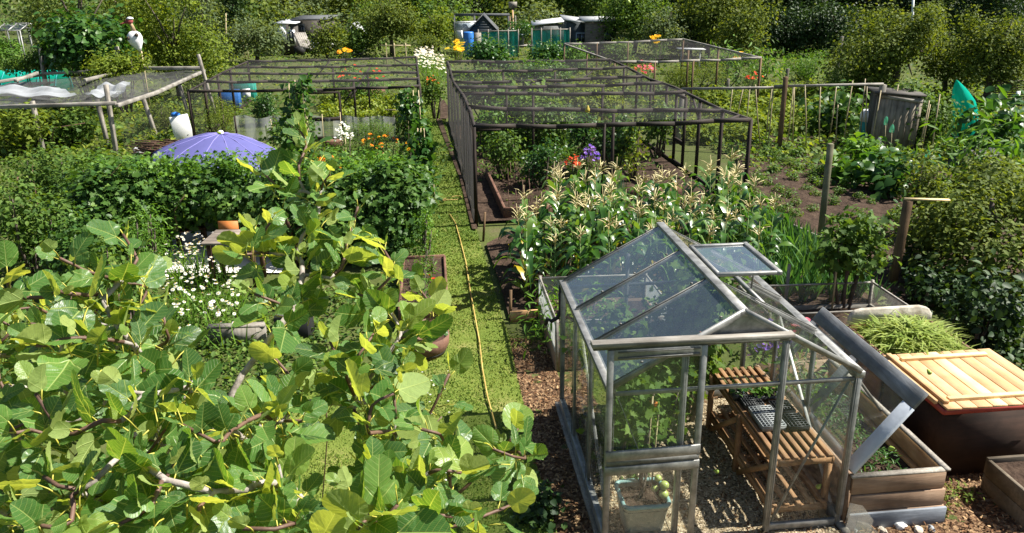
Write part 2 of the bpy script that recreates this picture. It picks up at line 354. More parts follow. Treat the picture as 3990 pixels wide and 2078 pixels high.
def fig_leaf_mat():
    """fig leaf: palmate and side veins from the leaf's own coordinates, matt pale underside, glossy top"""
    m, nt, out = new_mat('fig_leaf'); L = nt.links.new
    uv = nd(nt, 'ShaderNodeUVMap', uv_map='leaf'); sp = nd(nt, 'ShaderNodeSeparateXYZ'); L(uv.outputs[0], sp.inputs[0])
    def M(op, a, b=None, c=None, clamp=False):
        n = nd(nt, 'ShaderNodeMath', operation=op); n.use_clamp = clamp
        for i, q in enumerate((a, b, c)):
            if q is None: continue
            if isinstance(q, (int, float)): n.inputs[i].default_value = q
            else: L(q, n.inputs[i])
        return n.outputs[0]
    x, y = sp.outputs[0], sp.outputs[1]; ax = M('ABSOLUTE', x)
    mid = M('SUBTRACT', 1.0, M('DIVIDE', ax, M('SUBTRACT', .03, M('MULTIPLY', y, .016))), clamp=True)
    lat = M('SUBTRACT', y, M('MULTIPLY', ax, 1.05)); d1 = M('ABSOLUTE', lat); basal = M('SUBTRACT', 1.0, M('DIVIDE', d1, .026), clamp=True)
    q = M('MULTIPLY', M('SUBTRACT', y, M('ADD', M('MULTIPLY', ax, .62), M('MULTIPLY', M('MULTIPLY', ax, ax), .4))), 8.0)
    fr = M('ABSOLUTE', M('SUBTRACT', M('FRACT', q), .5)); side = M('SUBTRACT', 1.0, M('DIVIDE', M('SUBTRACT', .5, fr), .075), clamp=True)
    up = M('GREATER_THAN', lat, -.02); side = M('MULTIPLY', side, up)
    q2 = M('MULTIPLY', M('ADD', M('MULTIPLY', ax, .9), M('MULTIPLY', y, .55)), 10.0); fr2 = M('ABSOLUTE', M('SUBTRACT', M('FRACT', q2), .5)); low = M('MULTIPLY', M('SUBTRACT', 1.0, M('DIVIDE', M('SUBTRACT', .5, fr2), .07), clamp=True), M('SUBTRACT', 1.0, up))
    vein = M('MAXIMUM', M('MAXIMUM', mid, basal), M('MULTIPLY', M('MAXIMUM', side, low), .65))
    q3 = M('ABSOLUTE', M('SUBTRACT', M('FRACT', M('MULTIPLY', M('ADD', ax, M('MULTIPLY', y, .25)), 26.0)), .5)); fine = M('MULTIPLY', M('SUBTRACT', 1.0, M('DIVIDE', M('SUBTRACT', .5, q3), .1), clamp=True), .28)
    at = nd(nt, 'ShaderNodeAttribute', attribute_name='tint')
    top = ramp(nt, [(0, (.03, .085, .02)), (.45, (.06, .15, .03)), (.8, (.105, .21, .04)), (1, (.2, .28, .05))]); L(at.outputs['Fac'], top.inputs[0])
    bot = ramp(nt, [(0, (.13, .2, .06)), (.5, (.21, .29, .08)), (1, (.33, .38, .1))]); L(at.outputs['Fac'], bot.inputs[0])
    geo = nd(nt, 'ShaderNodeNewGeometry')
    nz = nd(nt, 'ShaderNodeTexNoise'); nz.inputs['Scale'].default_value = 9; nz.inputs['Detail'].default_value = 5; L(uv.outputs[0], nz.inputs['Vector'])
    mot = M('ADD', .78, M('MULTIPLY', nz.outputs[0], .45))
    side_c = nd(nt, 'ShaderNodeMixRGB'); L(geo.outputs['Backfacing'], side_c.inputs[0]); L(top.outputs[0], side_c.inputs[1]); L(bot.outputs[0], side_c.inputs[2])
    mo = nd(nt, 'ShaderNodeMixRGB', blend_type='MULTIPLY'); mo.inputs[0].default_value = 1; L(side_c.outputs[0], mo.inputs[1]); L(mot, mo.inputs[2])
    vc = nd(nt, 'ShaderNodeMixRGB'); L(M('MULTIPLY', M('MAXIMUM', vein, fine), .8), vc.inputs[0]); L(mo.outputs[0], vc.inputs[1]); vc.inputs[2].default_value = (.42, .5, .17, 1)
    p = nd(nt, 'ShaderNodeBsdfPrincipled'); L(vc.outputs[0], p.inputs['Base Color']); p.inputs['Specular IOR Level'].default_value = .42
    L(M('ADD', .36, M('MULTIPLY', geo.outputs['Backfacing'], .35)), p.inputs['Roughness'])
    h = M('SUBTRACT', M('MULTIPLY', nz.outputs[0], .35), M('MULTIPLY', M('MAXIMUM', vein, M('MULTIPLY', fine, .6)), .7))
    b = nd(nt, 'ShaderNodeBump'); b.inputs['Strength'].default_value = .55; b.inputs['Distance'].default_value = .006; L(h, b.inputs['Height']); L(b.outputs[0], p.inputs['Normal'])
    tr = nd(nt, 'ShaderNodeBsdfTranslucent'); tcx = nd(nt, 'ShaderNodeMixRGB', blend_type='MULTIPLY'); tcx.inputs[0].default_value = 1; L(vc.outputs[0], tcx.inputs[1]); tcx.inputs[2].default_value = (2.6, 2.2, .75, 1); L(tcx.outputs[0], tr.inputs[0])
    mx = nd(nt, 'ShaderNodeMixShader'); mx.inputs[0].default_value = .38; L(p.outputs[0], mx.inputs[1]); L(tr.outputs[0], mx.inputs[2]); L(mx.outputs[0], out.inputs[0]); return m
LM = dict(
    mid=leaf_mat('leaf_mid', (.03, .07, .014), (.075, .14, .024), (.15, .23, .04), rough=.6, spec=.18),
    yellow=leaf_mat('leaf_yellowgreen', (.055, .095, .012), (.125, .18, .022), (.24, .29, .04), rough=.65, spec=.15),
    olive=leaf_mat('leaf_olive', (.045, .075, .014), (.1, .14, .025), (.19, .23, .045), rough=.65, spec=.15),
    dark=leaf_mat('leaf_shade_dark', (.012, .03, .009), (.024, .055, .014), (.055, .105, .022), transl=.2),  # shade put into the leaf colour, for foliage standing in shadow
    grey=leaf_mat('leaf_greygreen', (.05, .08, .035), (.105, .145, .06), (.2, .25, .11), rough=.65, spec=.15),
    bright=leaf_mat('leaf_bright', (.045, .11, .012), (.085, .19, .018), (.16, .29, .035)),
    hop=leaf_mat('leaf_hop', (.022, .065, .014), (.055, .125, .022), (.13, .22, .04), rough=.45),
    lime=leaf_mat('leaf_lime', (.09, .15, .012), (.17, .235, .02), (.3, .34, .04)),
    potato=leaf_mat('leaf_potato', (.035, .085, .014), (.075, .15, .022), (.15, .23, .035), ylw=(.4, .36, .05)),
    bean=leaf_mat('leaf_bean', (.02, .065, .014), (.04, .11, .022), (.09, .17, .035), rough=.36),
    leek=leaf_mat('leaf_leek', (.02, .075, .025), (.045, .125, .04), (.1, .2, .07)),
    onion=leaf_mat('leaf_onion', (.04, .1, .06), (.07, .15, .09), (.12, .2, .12)),
    maize=leaf_mat('leaf_maize', (.025, .08, .014), (.055, .14, .022), (.13, .215, .045), rough=.3, spec=.55, ylw=(.42, .33, .02)),
    straw=leaf_mat('leaf_straw', (.5, .42, .2), (.64, .56, .3), (.75, .68, .42), transl=.15),
    grass=leaf_mat('leaf_grass', (.065, .125, .014), (.125, .195, .025), (.22, .265, .05), rough=.7, spec=.2),
    weed=leaf_mat('leaf_weed', (.07, .14, .015), (.17, .26, .035), (.3, .36, .09), rough=.6),
    white=leaf_mat('petal_white', (.6, .6, .56), (.72, .72, .68), (.8, .8, .76), rough=.7, spec=.1, transl=.2),
    gold=leaf_mat('petal_yellow', (.7, .36, .01), (.78, .45, .01), (.8, .55, .02), rough=.7, spec=.1, transl=.2),
    orange=leaf_mat('petal_orange', (.7, .2, .005), (.78, .32, .01), (.8, .42, .01), rough=.7, spec=.1, transl=.2),
    red=leaf_mat('petal_red', (.5, .03, .015), (.65, .06, .02), (.72, .12, .04), rough=.7, spec=.1, transl=.2),
    pink=leaf_mat('petal_pink', (.6, .07, .12), (.72, .16, .22), (.75, .3, .36), rough=.7, spec=.1, transl=.25),
    purple=leaf_mat('petal_purple', (.1, .05, .38), (.2, .1, .5), (.33, .2, .6), rough=.7, spec=.1, transl=.25),
    chip=leaf_mat('bark_chip', (.07, .035, .018), (.19, .1, .05), (.42, .28, .15), rough=.9, spec=.1, transl=0.0),
    stone=leaf_mat('gravel_chip', (.16, .12, .07), (.36, .28, .17), (.62, .53, .38), rough=.85, spec=.2, transl=0.0),
)
MT = dict(
    bark=plain('bark', (.09, .07, .055), .9, var=.45, scale=14, bump_s=.6),
    figbark=plain('fig_bark', (.2, .165, .14), .8, var=.4, scale=16, bump_s=.4, c2=(.42, .38, .34)),
    figtwig=plain('fig_twig', (.11, .062, .042), .6, var=.35, scale=20, bump_s=.2),
    petiole=plain('petiole', (.4, .37, .06), .5, var=.2),
    alu=plain('weathered_aluminium', (.2, .2, .19), .5, .5, var=.35, scale=9, stretch=(1, 1, 1), c2=(.36, .36, .345)),
    aludark=plain('aluminium_dark', (.16, .16, .15), .6, .4, var=.4, scale=12),  # darker metal tone, with groove shade put into the colour
    rubber=plain('black_plastic', (.015, .015, .016), .7, var=.3),
    cagewood=wood('dark_stained_timber', (.018, .012, .009), (.05, .034, .026), 'Z', 4),
    cagewoodx=wood('dark_stained_rail', (.02, .016, .013), (.06, .046, .038), 'X', 4),
    greywood=wood('weathered_timber', (.16, .14, .115), (.4, .37, .32), 'Z', 4),
    greywoodx=wood('weathered_plank', (.17, .15, .125), (.42, .4, .36), 'X', 4),
    bluewood=wood('grey_painted_plank', (.15, .17, .2), (.3, .33, .37), 'X', 4),
    post=wood('treated_post', (.15, .14, .08), (.27, .25, .16), 'Z', 4),
    postbrown=wood('brown_post', (.1, .06, .03), (.24, .15, .08), 'Z', 4),
    lidwood=wood('grey_lid_board', (.17, .175, .18), (.33, .34, .35), 'Y', 3), planterwood=wood('planter_board', (.1, .08, .055), (.22, .18, .13), 'X', 3),
    newwood=wood('new_larch_board', (.48, .29, .14), (.62, .42, .23), 'Y', 2.5, dirt=(.4, .22, .09)),
    newwoodpale=wood('new_pale_board', (.68, .5, .24), (.8, .64, .36), 'Y', 2.5, dirt=(.62, .42, .2)),
    cedar=wood('staging_cedar', (.24, .12, .055), (.44, .26, .13), 'Y', 4),
    brownbox=wood('creosoted_ply', (.022, .012, .008), (.05, .026, .018), 'X', 2, bump_s=.15),
    bedwood=wood('bed_board', (.12, .06, .04), (.24, .13, .09), 'Y', 3),
    framewood=wood('cold_frame_board', (.24, .15, .095), (.4, .28, .19), 'X', 3),
    innerwood=wood('knotty_pine', (.42, .24, .1), (.62, .4, .2), 'Y', 2.5, dirt=(.22, .1, .04)),
    bamboo=plain('bamboo_cane', (.42, .34, .19), .6, var=.3, scale=10),
    hose=plain('yellow_hose', (.4, .26, .06), .6, var=.35, scale=5, c2=(.55, .4, .12)),
    glass=glass_mat('greenhouse_glass', .025, dirt=.06, refl=.9),
    roofglass=glass_mat('roof_glass', .15, (.4, .52, .68), 1.6, dirt=.07, dirtc=(.4, .5, .58)),  # dusty film whose blue also paints in the reflected sky
    polyc=glass_mat('acrylic_sheet', .12, (.6, .58, .56), .8, dirt=.2, dirtc=(.5, .46, .4)),
    netblack=net_mat('black_net', (.13, .125, .13), .026),
    netside=net_mat('black_net_side', (.12, .115, .11), .11),
    netfaint=net_mat('fine_net', (.06, .06, .06), .06),
    netroof2=net_mat('loose_dark_net', (.13, .13, .13), .1, patchy=.5),
    netwhite=net_mat('white_mesh', (.55, .57, .56), .35),
    netpale=net_mat('pale_mesh', (.6, .62, .62), .6),
    netgreen=net_mat('green_windbreak', (.02, .28, .22), .8),
    netteal=net_mat('teal_net', (.01, .42, .3), .88),
    polythene=net_mat('polythene', (.4, .42, .45), .4, patchy=.5),
    soil=ground_mat('soil', [(.25, (.018, .011, .008)), (.5, (.05, .032, .022)), (.75, (.11, .075, .052))], 5, .9, 22),
    turf=ground_mat('turf', [(.3, (.08, .12, .018)), (.5, (.13, .17, .03)), (.7, (.22, .21, .07))], 2.2, .6, 60),
    earth=ground_mat('earth', [(.3, (.05, .06, .018)), (.5, (.07, .09, .022)), (.7, (.1, .09, .045))], 1.2, .6, 18),
    chips=ground_mat('bark_chips', [(.3, (.05, .026, .014)), (.55, (.12, .065, .036)), (.75, (.22, .14, .08))], 6, .9, 45, fine=(45, [(0, (.03, .016, .01)), (.5, (.13, .075, .04)), (1, (.4, .27, .15))], .65)),
    gravel=ground_mat('gravel', [(.3, (.2, .15, .09)), (.7, (.4, .32, .21))], 5, .9, 60, fine=(60, [(0, (.1, .07, .04)), (.5, (.34, .26, .16)), (1, (.6, .5, .36))], .75)),
    slab=ground_mat('pale_paving', [(.3, (.62, .6, .55)), (.7, (.78, .76, .72))], 3, .2, 30),
    parasol=plain('parasol_cloth', (.095, .095, .25), .75, var=.08, scale=3, spec=.1),
    whitep=plain('white_plastic', (.75, .75, .74), .4, var=.08),
    whitecloth=plain('white_cloth', (.7, .7, .72), .8, var=.12, scale=8, bump_s=.3),
    redcloth=plain('red_felt', (.25, .05, .05), .9, var=.3),
    teal=plain('teal_plastic', (.02, .3, .33), .4, var=.2), blue=plain('blue_plastic', (.03, .16, .5), .4, var=.2),
    pvctrough=plain('green_trough_rim', (.2, .33, .32), .45, var=.15), trough=plain('trough_side', (.36, .34, .26), .6, var=.2),
    terracotta=plain('terracotta', (.4, .17, .09), .8, var=.2),
    stone=plain('rubble_stone', (.45, .39, .3), .9, var=.35, scale=9, bump_s=.9, c2=(.68, .62, .52)),
    stonewhite=plain('white_rubble', (.6, .59, .57), .9, var=.3, scale=9, bump_s=.9),
    slate=plain('slate_piece', (.26, .28, .3), .6, var=.25),
    shedblack=wood('black_weatherboard', (.035, .045, .05), (.075, .09, .1), 'X', 2),
    shedbrown=wood('brown_shed_board', (.05, .045, .04), (.11, .1, .085), 'X', 2),
    shedgrey=wood('grey_shed_board', (.13, .14, .14), (.24, .25, .25), 'X', 2),
    felt=plain('roof_felt', (.09, .095, .1), .9, var=.3), feltpale=plain('pale_roof', (.42, .43, .43), .8, var=.2),
    tin=plain('white_tin', (.72, .72, .72), .5, var=.1), stonewall=plain('rough_wall', (.17, .14, .12), .95, var=.45, scale=4, bump_s=.8, stretch=(1, 1, 4)),
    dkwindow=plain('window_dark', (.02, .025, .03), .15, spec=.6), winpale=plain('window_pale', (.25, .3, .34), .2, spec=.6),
    red=plain('red_paint', (.3, .045, .035), .5, var=.2), potgreen=plain('dark_green_pot', (.02, .06, .05), .5, var=.2),
    bottlegreen=glass_mat('green_bottle', .35, (.1, .55, .3), 1, dirt=.05, dirtc=(.1, .5, .3)), bottleclear=glass_mat('clear_bottle', .35, (.7, .75, .75), 1, dirt=.05),
    fig=plain('fig_fruit', (.22, .3, .045), .45, var=.3, scale=20), figripe=plain('fig_fruit_ripe', (.36, .28, .04), .45, var=.3, scale=18), figpurple=plain('fig_fruit_purple', (.12, .022, .03), .45, var=.3),
    apple=plain('green_apple', (.24, .33, .07), .35, var=.2), tomato_g=plain('green_tomato', (.36, .42, .12), .3, var=.15), tomato_r=plain('ripe_tomato', (.55, .16, .03), .3, var=.2),
    cob=plain('maize_cob', (.5, .4, .1), .6, var=.3), silk=plain('maize_silk', (.25, .11, .04), .8), stalk=plain('plant_stalk', (.12, .19, .05), .6, var=.3), vine=plain('vine_stem', (.14, .08, .05), .7, var=.3),
    concrete=plain('mossy_concrete', (.4, .34, .25), .95, var=.4, scale=7, bump_s=.6, c2=(.62, .58, .5)),
    tray=plain('black_tray', (.02, .021, .022), .4, var=.2), traygrey=plain('grey_tray', (.25, .26, .26), .5, var=.15), compost=plain('seed_compost', (.03, .02, .014), .95, var=.5, scale=40, bump_s=.6),
    tableplank=wood('silvered_table', (.2, .16, .13), (.4, .34, .28), 'X', 3), chairwood=wood('brown_chair', (.07, .035, .022), (.15, .08, .05), 'X', 3), orangepl=plain('orange_panel', (.5, .17, .04), .6, var=.1),
    beanpod=plain('twine', (.55, .5, .4), .8),
)
FIGL = fig_leaf_mat()
# ------------------------------------------------------------------ world, sun, camera
SUN_AZ, SUN_EL = RD(7), RD(50)
w = bpy.data.worlds.new("World"); SC.world = w; w.use_nodes = True
bg = w.node_tree.nodes.get('Background') or w.node_tree.nodes.new('ShaderNodeBackground')
sky = w.node_tree.nodes.new('ShaderNodeTexSky'); sky.sky_type = 'NISHITA'; sky.sun_disc = False
sky.sun_elevation = SUN_EL; sky.sun_rotation = math.pi / 2 - SUN_AZ
w.node_tree.links.new(sky.outputs[0], bg.inputs[0]); bg.inputs[1].default_value = 0.05
sd = bpy.data.lights.new('sun', 'SUN'); sd.energy = 5.0; sd.angle = RD(.5); sd.color = (1, .95, .86)
so = bpy.data.objects.new('sun', sd); COL.objects.link(so)
sv = Vector((math.cos(SUN_EL) * math.cos(SUN_AZ), math.cos(SUN_EL) * math.sin(SUN_AZ), math.sin(SUN_EL)))
so.rotation_euler = sv.to_track_quat('Z', 'Y').to_euler(); so.location = sv * 60
cd = bpy.data.cameras.new('camera'); co = bpy.data.objects.new('camera', cd); COL.objects.link(co)
cd.sensor_width = 36; cd.lens = FOC / 3990 * 36; cd.clip_end = 1500; cd.clip_start = .05
cd.shift_x = 0.0; cd.shift_y = (CY - 1039) / 3990
co.matrix_world = Matrix(((RT[0], UP[0], -FW[0], CAM[0]), (RT[1], UP[1], -FW[1], CAM[1]), (RT[2], UP[2], -FW[2], CAM[2]), (0, 0, 0, 1)))
SC.camera = co
SC.view_settings.view_transform = 'Standard'; SC.view_settings.look = 'None'; SC.view_settings.exposure = 1.3; SC.view_settings.gamma = 1.0
SC.cycles.max_bounces = 9; SC.cycles.transparent_max_bounces = 24; SC.cycles.diffuse_bounces = 3; SC.cycles.glossy_bounces = 3; SC.cycles.caustics_reflective = False; SC.cycles.caustics_refractive = False
try:
    SC.cycles.use_denoising = True; SC.cycles.denoiser = 'OPENIMAGEDENOISE'
except Exception: pass
# ------------------------------------------------------------------ ground sheets
gm = MB().add([(-420, -40, 0), (420, -40, 0), (420, 700, 0), (-420, 700, 0)], [(0, 1, 2, 3)]).build('ground', MT['earth']); tag(gm, kind='structure')
PATH_R = [(1700, 300), (1725, 430), (1765, 620), (1800, 720), (1860, 915), (1905, 1060), (1960, 1250), (1985, 1320), (2010, 1450), (2040, 1580), (2085, 1800), (2170, 2078)]
PATH_L = [(1630, 300), (1640, 430), (1640, 620), (1650, 760), (1655, 900), (1640, 1060), (1660, 1200), (1690, 1330), (1560, 1400), (1330, 1440), (1000, 1560)]
lawn_pts = [G2(*p) for p in PATH_R] + [(.25, 4.0), (-5.0, 4.0)] + [G2(*p) for p in PATH_L[::-1]]
poly_sheet('grass_path', lawn_pts, .02, MT['turf'], step=.06, amp=.012, freq=4)
chip_pts = [G2(1985, 1320), G2(2120, 1330), G2(2190, 1500), (.95, 7.2), (2.6, 7.4), (3.4, 7.6), (3.3, 8.3), (5.2, 8.3), (6.0, 7.0), (6.0, 4.2), (.1, 4.2)] + [G2(*p) for p in PATH_R[7:][::-1]]
poly_sheet('bark_path', chip_pts, .012, MT['chips'], step=.035, amp=.018, freq=9, seed=3)
gx, gy, ga, GWD, GLN, HE, HR = .718, 5.017, .103, 1.94, 2.07, 1.44, 2.01
AX = np.array([math.cos(ga), math.sin(ga), 0]); AL = np.array([-math.sin(ga), math.cos(ga), 0]); GO = np.array([gx, gy, 0])
def g(a, l, z=0.0): return GO + AX * a + AL * l + np.array([0, 0, z])
poly_sheet('gravel_floor', [tuple(g(a, l)[:2]) for a, l in ((.02, -1.2), (1.92, -1.2), (1.92, 2.04), (.02, 2.04))], .035, MT['gravel'], step=.03, amp=.012, freq=14, seed=5)
cr, sr = math.cos(.1215), math.sin(.1215)
def cg(a, l, z=0.0): return np.array([-.65 + a * cr - l * sr, 13.38 + a * sr + l * cr, z])
soil_beds = [
    ('maize_soil', [G2(1895, 960), G2(1945, 1110), G2(1985, 1250), G2(2110, 1260), (.5, 9.35), (3.0, 9.6), (4.0, 9.7), (4.35, 13.4), (0, 13.0)]),
    ('leek_soil', [(3.3, 9.55), (5.0, 9.4), (5.0, 12.3), (4.5, 13.6), (3.9, 13.6)]),
    ('potato_soil', [G2(2900, 700), G2(2960, 830), G2(3200, 945), G2(3500, 1190), (8.0, 10.2), (9.5, 13.5), (10.5, 20.0), (6.2, 22.0)]),
    ('cage_soil', [tuple(cg(a, l)[:2]) for a, l in ((.1, .1), (5.0, .1), (5.0, 10.4), (.1, 10.4))]),
    ('border_soil', [G2(1840, 905), G2(1790, 700), G2(1735, 560), G2(1700, 470), G2(1720, 470), G2(1752, 560), G2(1800, 700), G2(1862, 905)]),
    ('far_soil', [G2(1720, 380), G2(1745, 420), G2(1745, 470), G2(1715, 470)]),
]
for i, (n, p) in enumerate(soil_beds): poly_sheet(n, p,   .05 + .003 * i, MT['soil'], step=.07, amp=.035, freq=5, seed=i)
poly_sheet('patio_paving', [G2(620, 1070), G2(1150, 1070), G2(1130, 930), G2(680, 900)], .03, MT['slab'])
# far ground rises to a wooded bank behind the plots
b = MB(); n = 40
xs = np.linspace(-260, 260, n); prof = [(95, 0), (115, 3), (140, 10), (175, 22), (230, 34)]
for y, z in prof: b.v += [(x, y + 6 * math.sin(x * .05), z * (1 + .15 * math.sin(x * .031 + 1))) for x in xs]
b.f = [(j * n + i, j * n + i + 1, (j + 1) * n + i + 1, (j + 1) * n + i) for j in range(len(prof) - 1) for i in range(n - 1)]
tag(b.build('hillside', MT['earth'], smooth=True), kind='structure')

# ------------------------------------------------------------------ greenhouse
GH = thing('greenhouse', 'aluminium greenhouse with dusty roof glass tinted blue like reflected sky and one roof vent propped open', 'greenhouse', g(GWD / 2, GLN / 2, 0), rz=0)
f = MB(); T = .035
def gb(p, q, w=.03, h=.03, up=(0, 0, 1), mb=None): (mb or f).bar(g(*p), g(*q), w, h, up)
for a in (0, GWD):
    gb((a, 0, .1), (a, GLN, .1), .05, .1)
    gb((a, -.03, HE), (a, GLN + .03, HE), .07, .05)
    for l in (0, .69, 1.38, GLN): gb((a, l, .15), (a, l, HE - .025), .04 if l in (0, GLN) else .024, .045, AL)
    for l in (.0, .69, 1.38, GLN): gb((a, l, HE + .02), (GWD / 2, l, HR - .02), .026, .03)
gb((GWD / 2, -.04, HR), (GWD / 2, GLN + .04, HR), .075, .04)
for l in (0, GLN):
    gb((.03, l, HE - .045), (GWD - .03, l, HE - .045), .02, .03)
    if l: gb((.03, l, .1), (GWD - .03, l, .1), .04, .1)
gb((.03, 0, .08), (.56, 0, .08), .03, .06); gb((1.33, 0, .08), (GWD - .03, 0, .08), .03, .06)
for a in (.56, 1.33): gb((a, 0, .04), (a, 0, 1.79), .04, .045, AL)
for a, in ((.65,), (1.29,)): gb((a, GLN, .15), (a, GLN, 1.72), .03, .04, AL)
gb((.05, .02, 1.39), (.535, .02, .09), .028, .006, AX); gb((GWD - .05, .02, 1.39), (1.37, .02, .09), .028, .006, AX)
gb((.03, .08, .2), (.03, 1.36, 1.38), .006, .028, AX); gb((GWD - .03, .08, .2), (GWD - .03, 1.36, 1.38), .006, .028, AX)
f.build('frame', MT['alu'], GH, bevel=.0012)
# rafters' rubber seals, and thin dark strips that paint the shade of grooves
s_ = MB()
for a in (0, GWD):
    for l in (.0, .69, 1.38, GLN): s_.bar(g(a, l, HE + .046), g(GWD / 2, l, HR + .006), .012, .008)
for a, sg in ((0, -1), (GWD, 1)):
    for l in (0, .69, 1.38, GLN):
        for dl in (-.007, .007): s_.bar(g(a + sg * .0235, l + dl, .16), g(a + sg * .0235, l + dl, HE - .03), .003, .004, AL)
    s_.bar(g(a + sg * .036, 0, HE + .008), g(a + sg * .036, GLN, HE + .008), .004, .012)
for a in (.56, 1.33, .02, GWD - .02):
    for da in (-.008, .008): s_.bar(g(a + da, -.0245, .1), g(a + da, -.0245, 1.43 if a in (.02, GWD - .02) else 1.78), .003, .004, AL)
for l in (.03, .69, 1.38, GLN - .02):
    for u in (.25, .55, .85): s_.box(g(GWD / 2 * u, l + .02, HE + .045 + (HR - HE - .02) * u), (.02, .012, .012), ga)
s_.build('seal_groove_strip', MT['aludark'], GH)
def pane(pts, name='pane', mat='glass'):
    m = MB(); m.add([g(*p) for p in pts], [tuple(range(len(pts)))]); return m.build(name, MT[mat], GH)
for i in range(3):
    l0, l1 = (.69 * i + .02, .69 * i + .67)
    pane([(0, l0, .15), (0, l1, .15), (0, l1, 1.41), (0, l0, 1.41)], 'wall_pane'); pane([(GWD, l0, .15), (GWD, l1, .15), (GWD, l1, 1.41), (GWD, l0, 1.41)], 'wall_pane')
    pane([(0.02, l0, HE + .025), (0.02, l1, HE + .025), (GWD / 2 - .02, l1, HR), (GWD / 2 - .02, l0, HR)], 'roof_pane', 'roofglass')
    if i == 1: pane([(GWD - .02, l0, HE + .025), (GWD - .02, l1, HE + .025), (GWD / 2 + .48, l1, HR - .28), (GWD / 2 + .48, l0, HR - .28)], 'roof_pane')
    else: pane([(GWD - .02, l0, HE + .025), (GWD - .02, l1, HE + .025), (GWD / 2 + .02, l1, HR), (GWD / 2 + .02, l0, HR)], 'roof_pane')
def ztop(a): return HE + (HR - HE) * (1 - abs(a - GWD / 2) / (GWD / 2)) - .02
for a0, a1 in ((.03, .64), (.66, 1.28), (1.3, GWD - .03)):
    top = [(a1, GLN, ztop(a1)), (GWD / 2, GLN, HR - .03), (a0, GLN, ztop(a0))] if a0 < GWD / 2 < a1 else [(a1, GLN, ztop(a1)), (a0, GLN, ztop(a0))]
    pane([(a0, GLN, .15), (a1, GLN, .15)] + top, 'gable_pane')
pane([(.03, 0, .11), (.54, 0, .11), (.54, 0, ztop(.54)), (.03, 0, ztop(.03))], 'gable_pane'); pane([(1.35, 0, .11), (GWD - .03, 0, .11), (GWD - .03, 0, ztop(GWD - .03)), (1.35, 0, ztop(1.35))], 'gable_pane')
m = MB(); m.add([g(.62, -.012, 1.8), g(1.335, -.012, 1.8), g(GWD / 2, -.012, 2.0)], [(0, 1, 2)]); m.build('apex_panel', MT['alu'], GH)
m = MB()
for a in (0.0, GWD): m.bar(g(a, -.03, HE + .03), g(GWD / 2, -.03, HR + .02), .02, .04)
m.build('barge_strip', MT['alu'], GH)
m = MB(); m.bar(g(-.166, -.06, 1.845), g(1.344, -.06, 1.835), .075, .035); m.build('door_track', MT['greywoodx'], GH, bevel=.003)
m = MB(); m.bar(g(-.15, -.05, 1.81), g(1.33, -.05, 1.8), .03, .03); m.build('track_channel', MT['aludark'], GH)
# sliding door
dr = MB()
for a in (-.02, .675): dr.bar(g(a, -.055, .05), g(a, -.055, 1.79), .045, .03, AL)
dr.bar(g(0, -.055, 1.75), g(.655, -.055, 1.75), .03, .085); dr.bar(g(0, -.055, .08), g(.655, -.055, .08), .03, .06)
D = dr.build('door', MT['alu'], GH, bevel=.0012)
m = MB()
for z, h in ((.905, .085), (.775, .075)): m.bar(g(-.04, -.075, z), g(.695, -.075, z + .012), .02, h)
m.build('kick_rail', MT['alu'], D, bevel=.003)
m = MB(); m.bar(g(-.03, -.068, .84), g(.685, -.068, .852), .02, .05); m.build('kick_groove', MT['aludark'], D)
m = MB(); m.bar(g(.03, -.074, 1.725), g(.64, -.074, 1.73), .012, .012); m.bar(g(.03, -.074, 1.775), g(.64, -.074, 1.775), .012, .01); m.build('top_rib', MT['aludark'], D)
for z0, z1 in ((.11, .735), (.945, 1.71)):
    m = MB(); m.add([g(0, -.05, z0), g(.655, -.05, z0), g(.655, -.05, z1), g(0, -.05, z1)], [(0, 1, 2, 3)]); m.build('pane', MT['glass'], D)
# open roof vent
def vent_pt(u, l): return g(GWD / 2 + .05 + u * .52, l, 2.03 + .0 * u)
m = MB()
m.bar(vent_pt(0, .68), vent_pt(1, .66), .035, .03); m.bar(vent_pt(0, 1.36), vent_pt(1, 1.36), .035, .03); m.bar(vent_pt(1, .64), vent_pt(1, 1.38), .045, .035); m.bar(vent_pt(.03, .7), vent_pt(.03, 1.34), .03, .03)
V = m.build('roof_vent', MT['alu'], GH, bevel=.003)
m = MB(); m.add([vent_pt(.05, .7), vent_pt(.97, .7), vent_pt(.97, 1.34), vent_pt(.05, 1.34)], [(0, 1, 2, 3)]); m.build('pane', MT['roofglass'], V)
m = MB(); m.tube([vent_pt(.9, 1.0), g(GWD / 2 + .5, 1.0, 1.75)], .008, 5); m.build('vent_stay', MT['alu'], V)
m = MB(); m.bar(g(GWD / 2 + .48, .7, HR - .27), g(GWD / 2 + .48, 1.36, HR - .27), .03, .03); m.build('vent_bar', MT['alu'], GH)
m = MB(); p0 = g(-.02, GLN + .02, HE - .02)
m.tube([p0, p0 + [0, 0, -.28], p0 + [-.03, 0, -.36], p0 + [-.09, .0, -.4], p0 + [-.13, .02, -.38], p0 + [-.15, .03, -.45]], .022, 8); m.build('downpipe', MT['rubber'], GH, smooth=True)
# timber footing
m = MB(); m.box(g(-.03, 1.0, .03), (.06, 2.3, .05), ga); m.build('footing', MT['greywood'], GH); m = MB(); m.box(g(GWD + .03, 1.0, .03), (.06, 2.2, .05), ga); m.build('footing', MT['greywood'], GH)

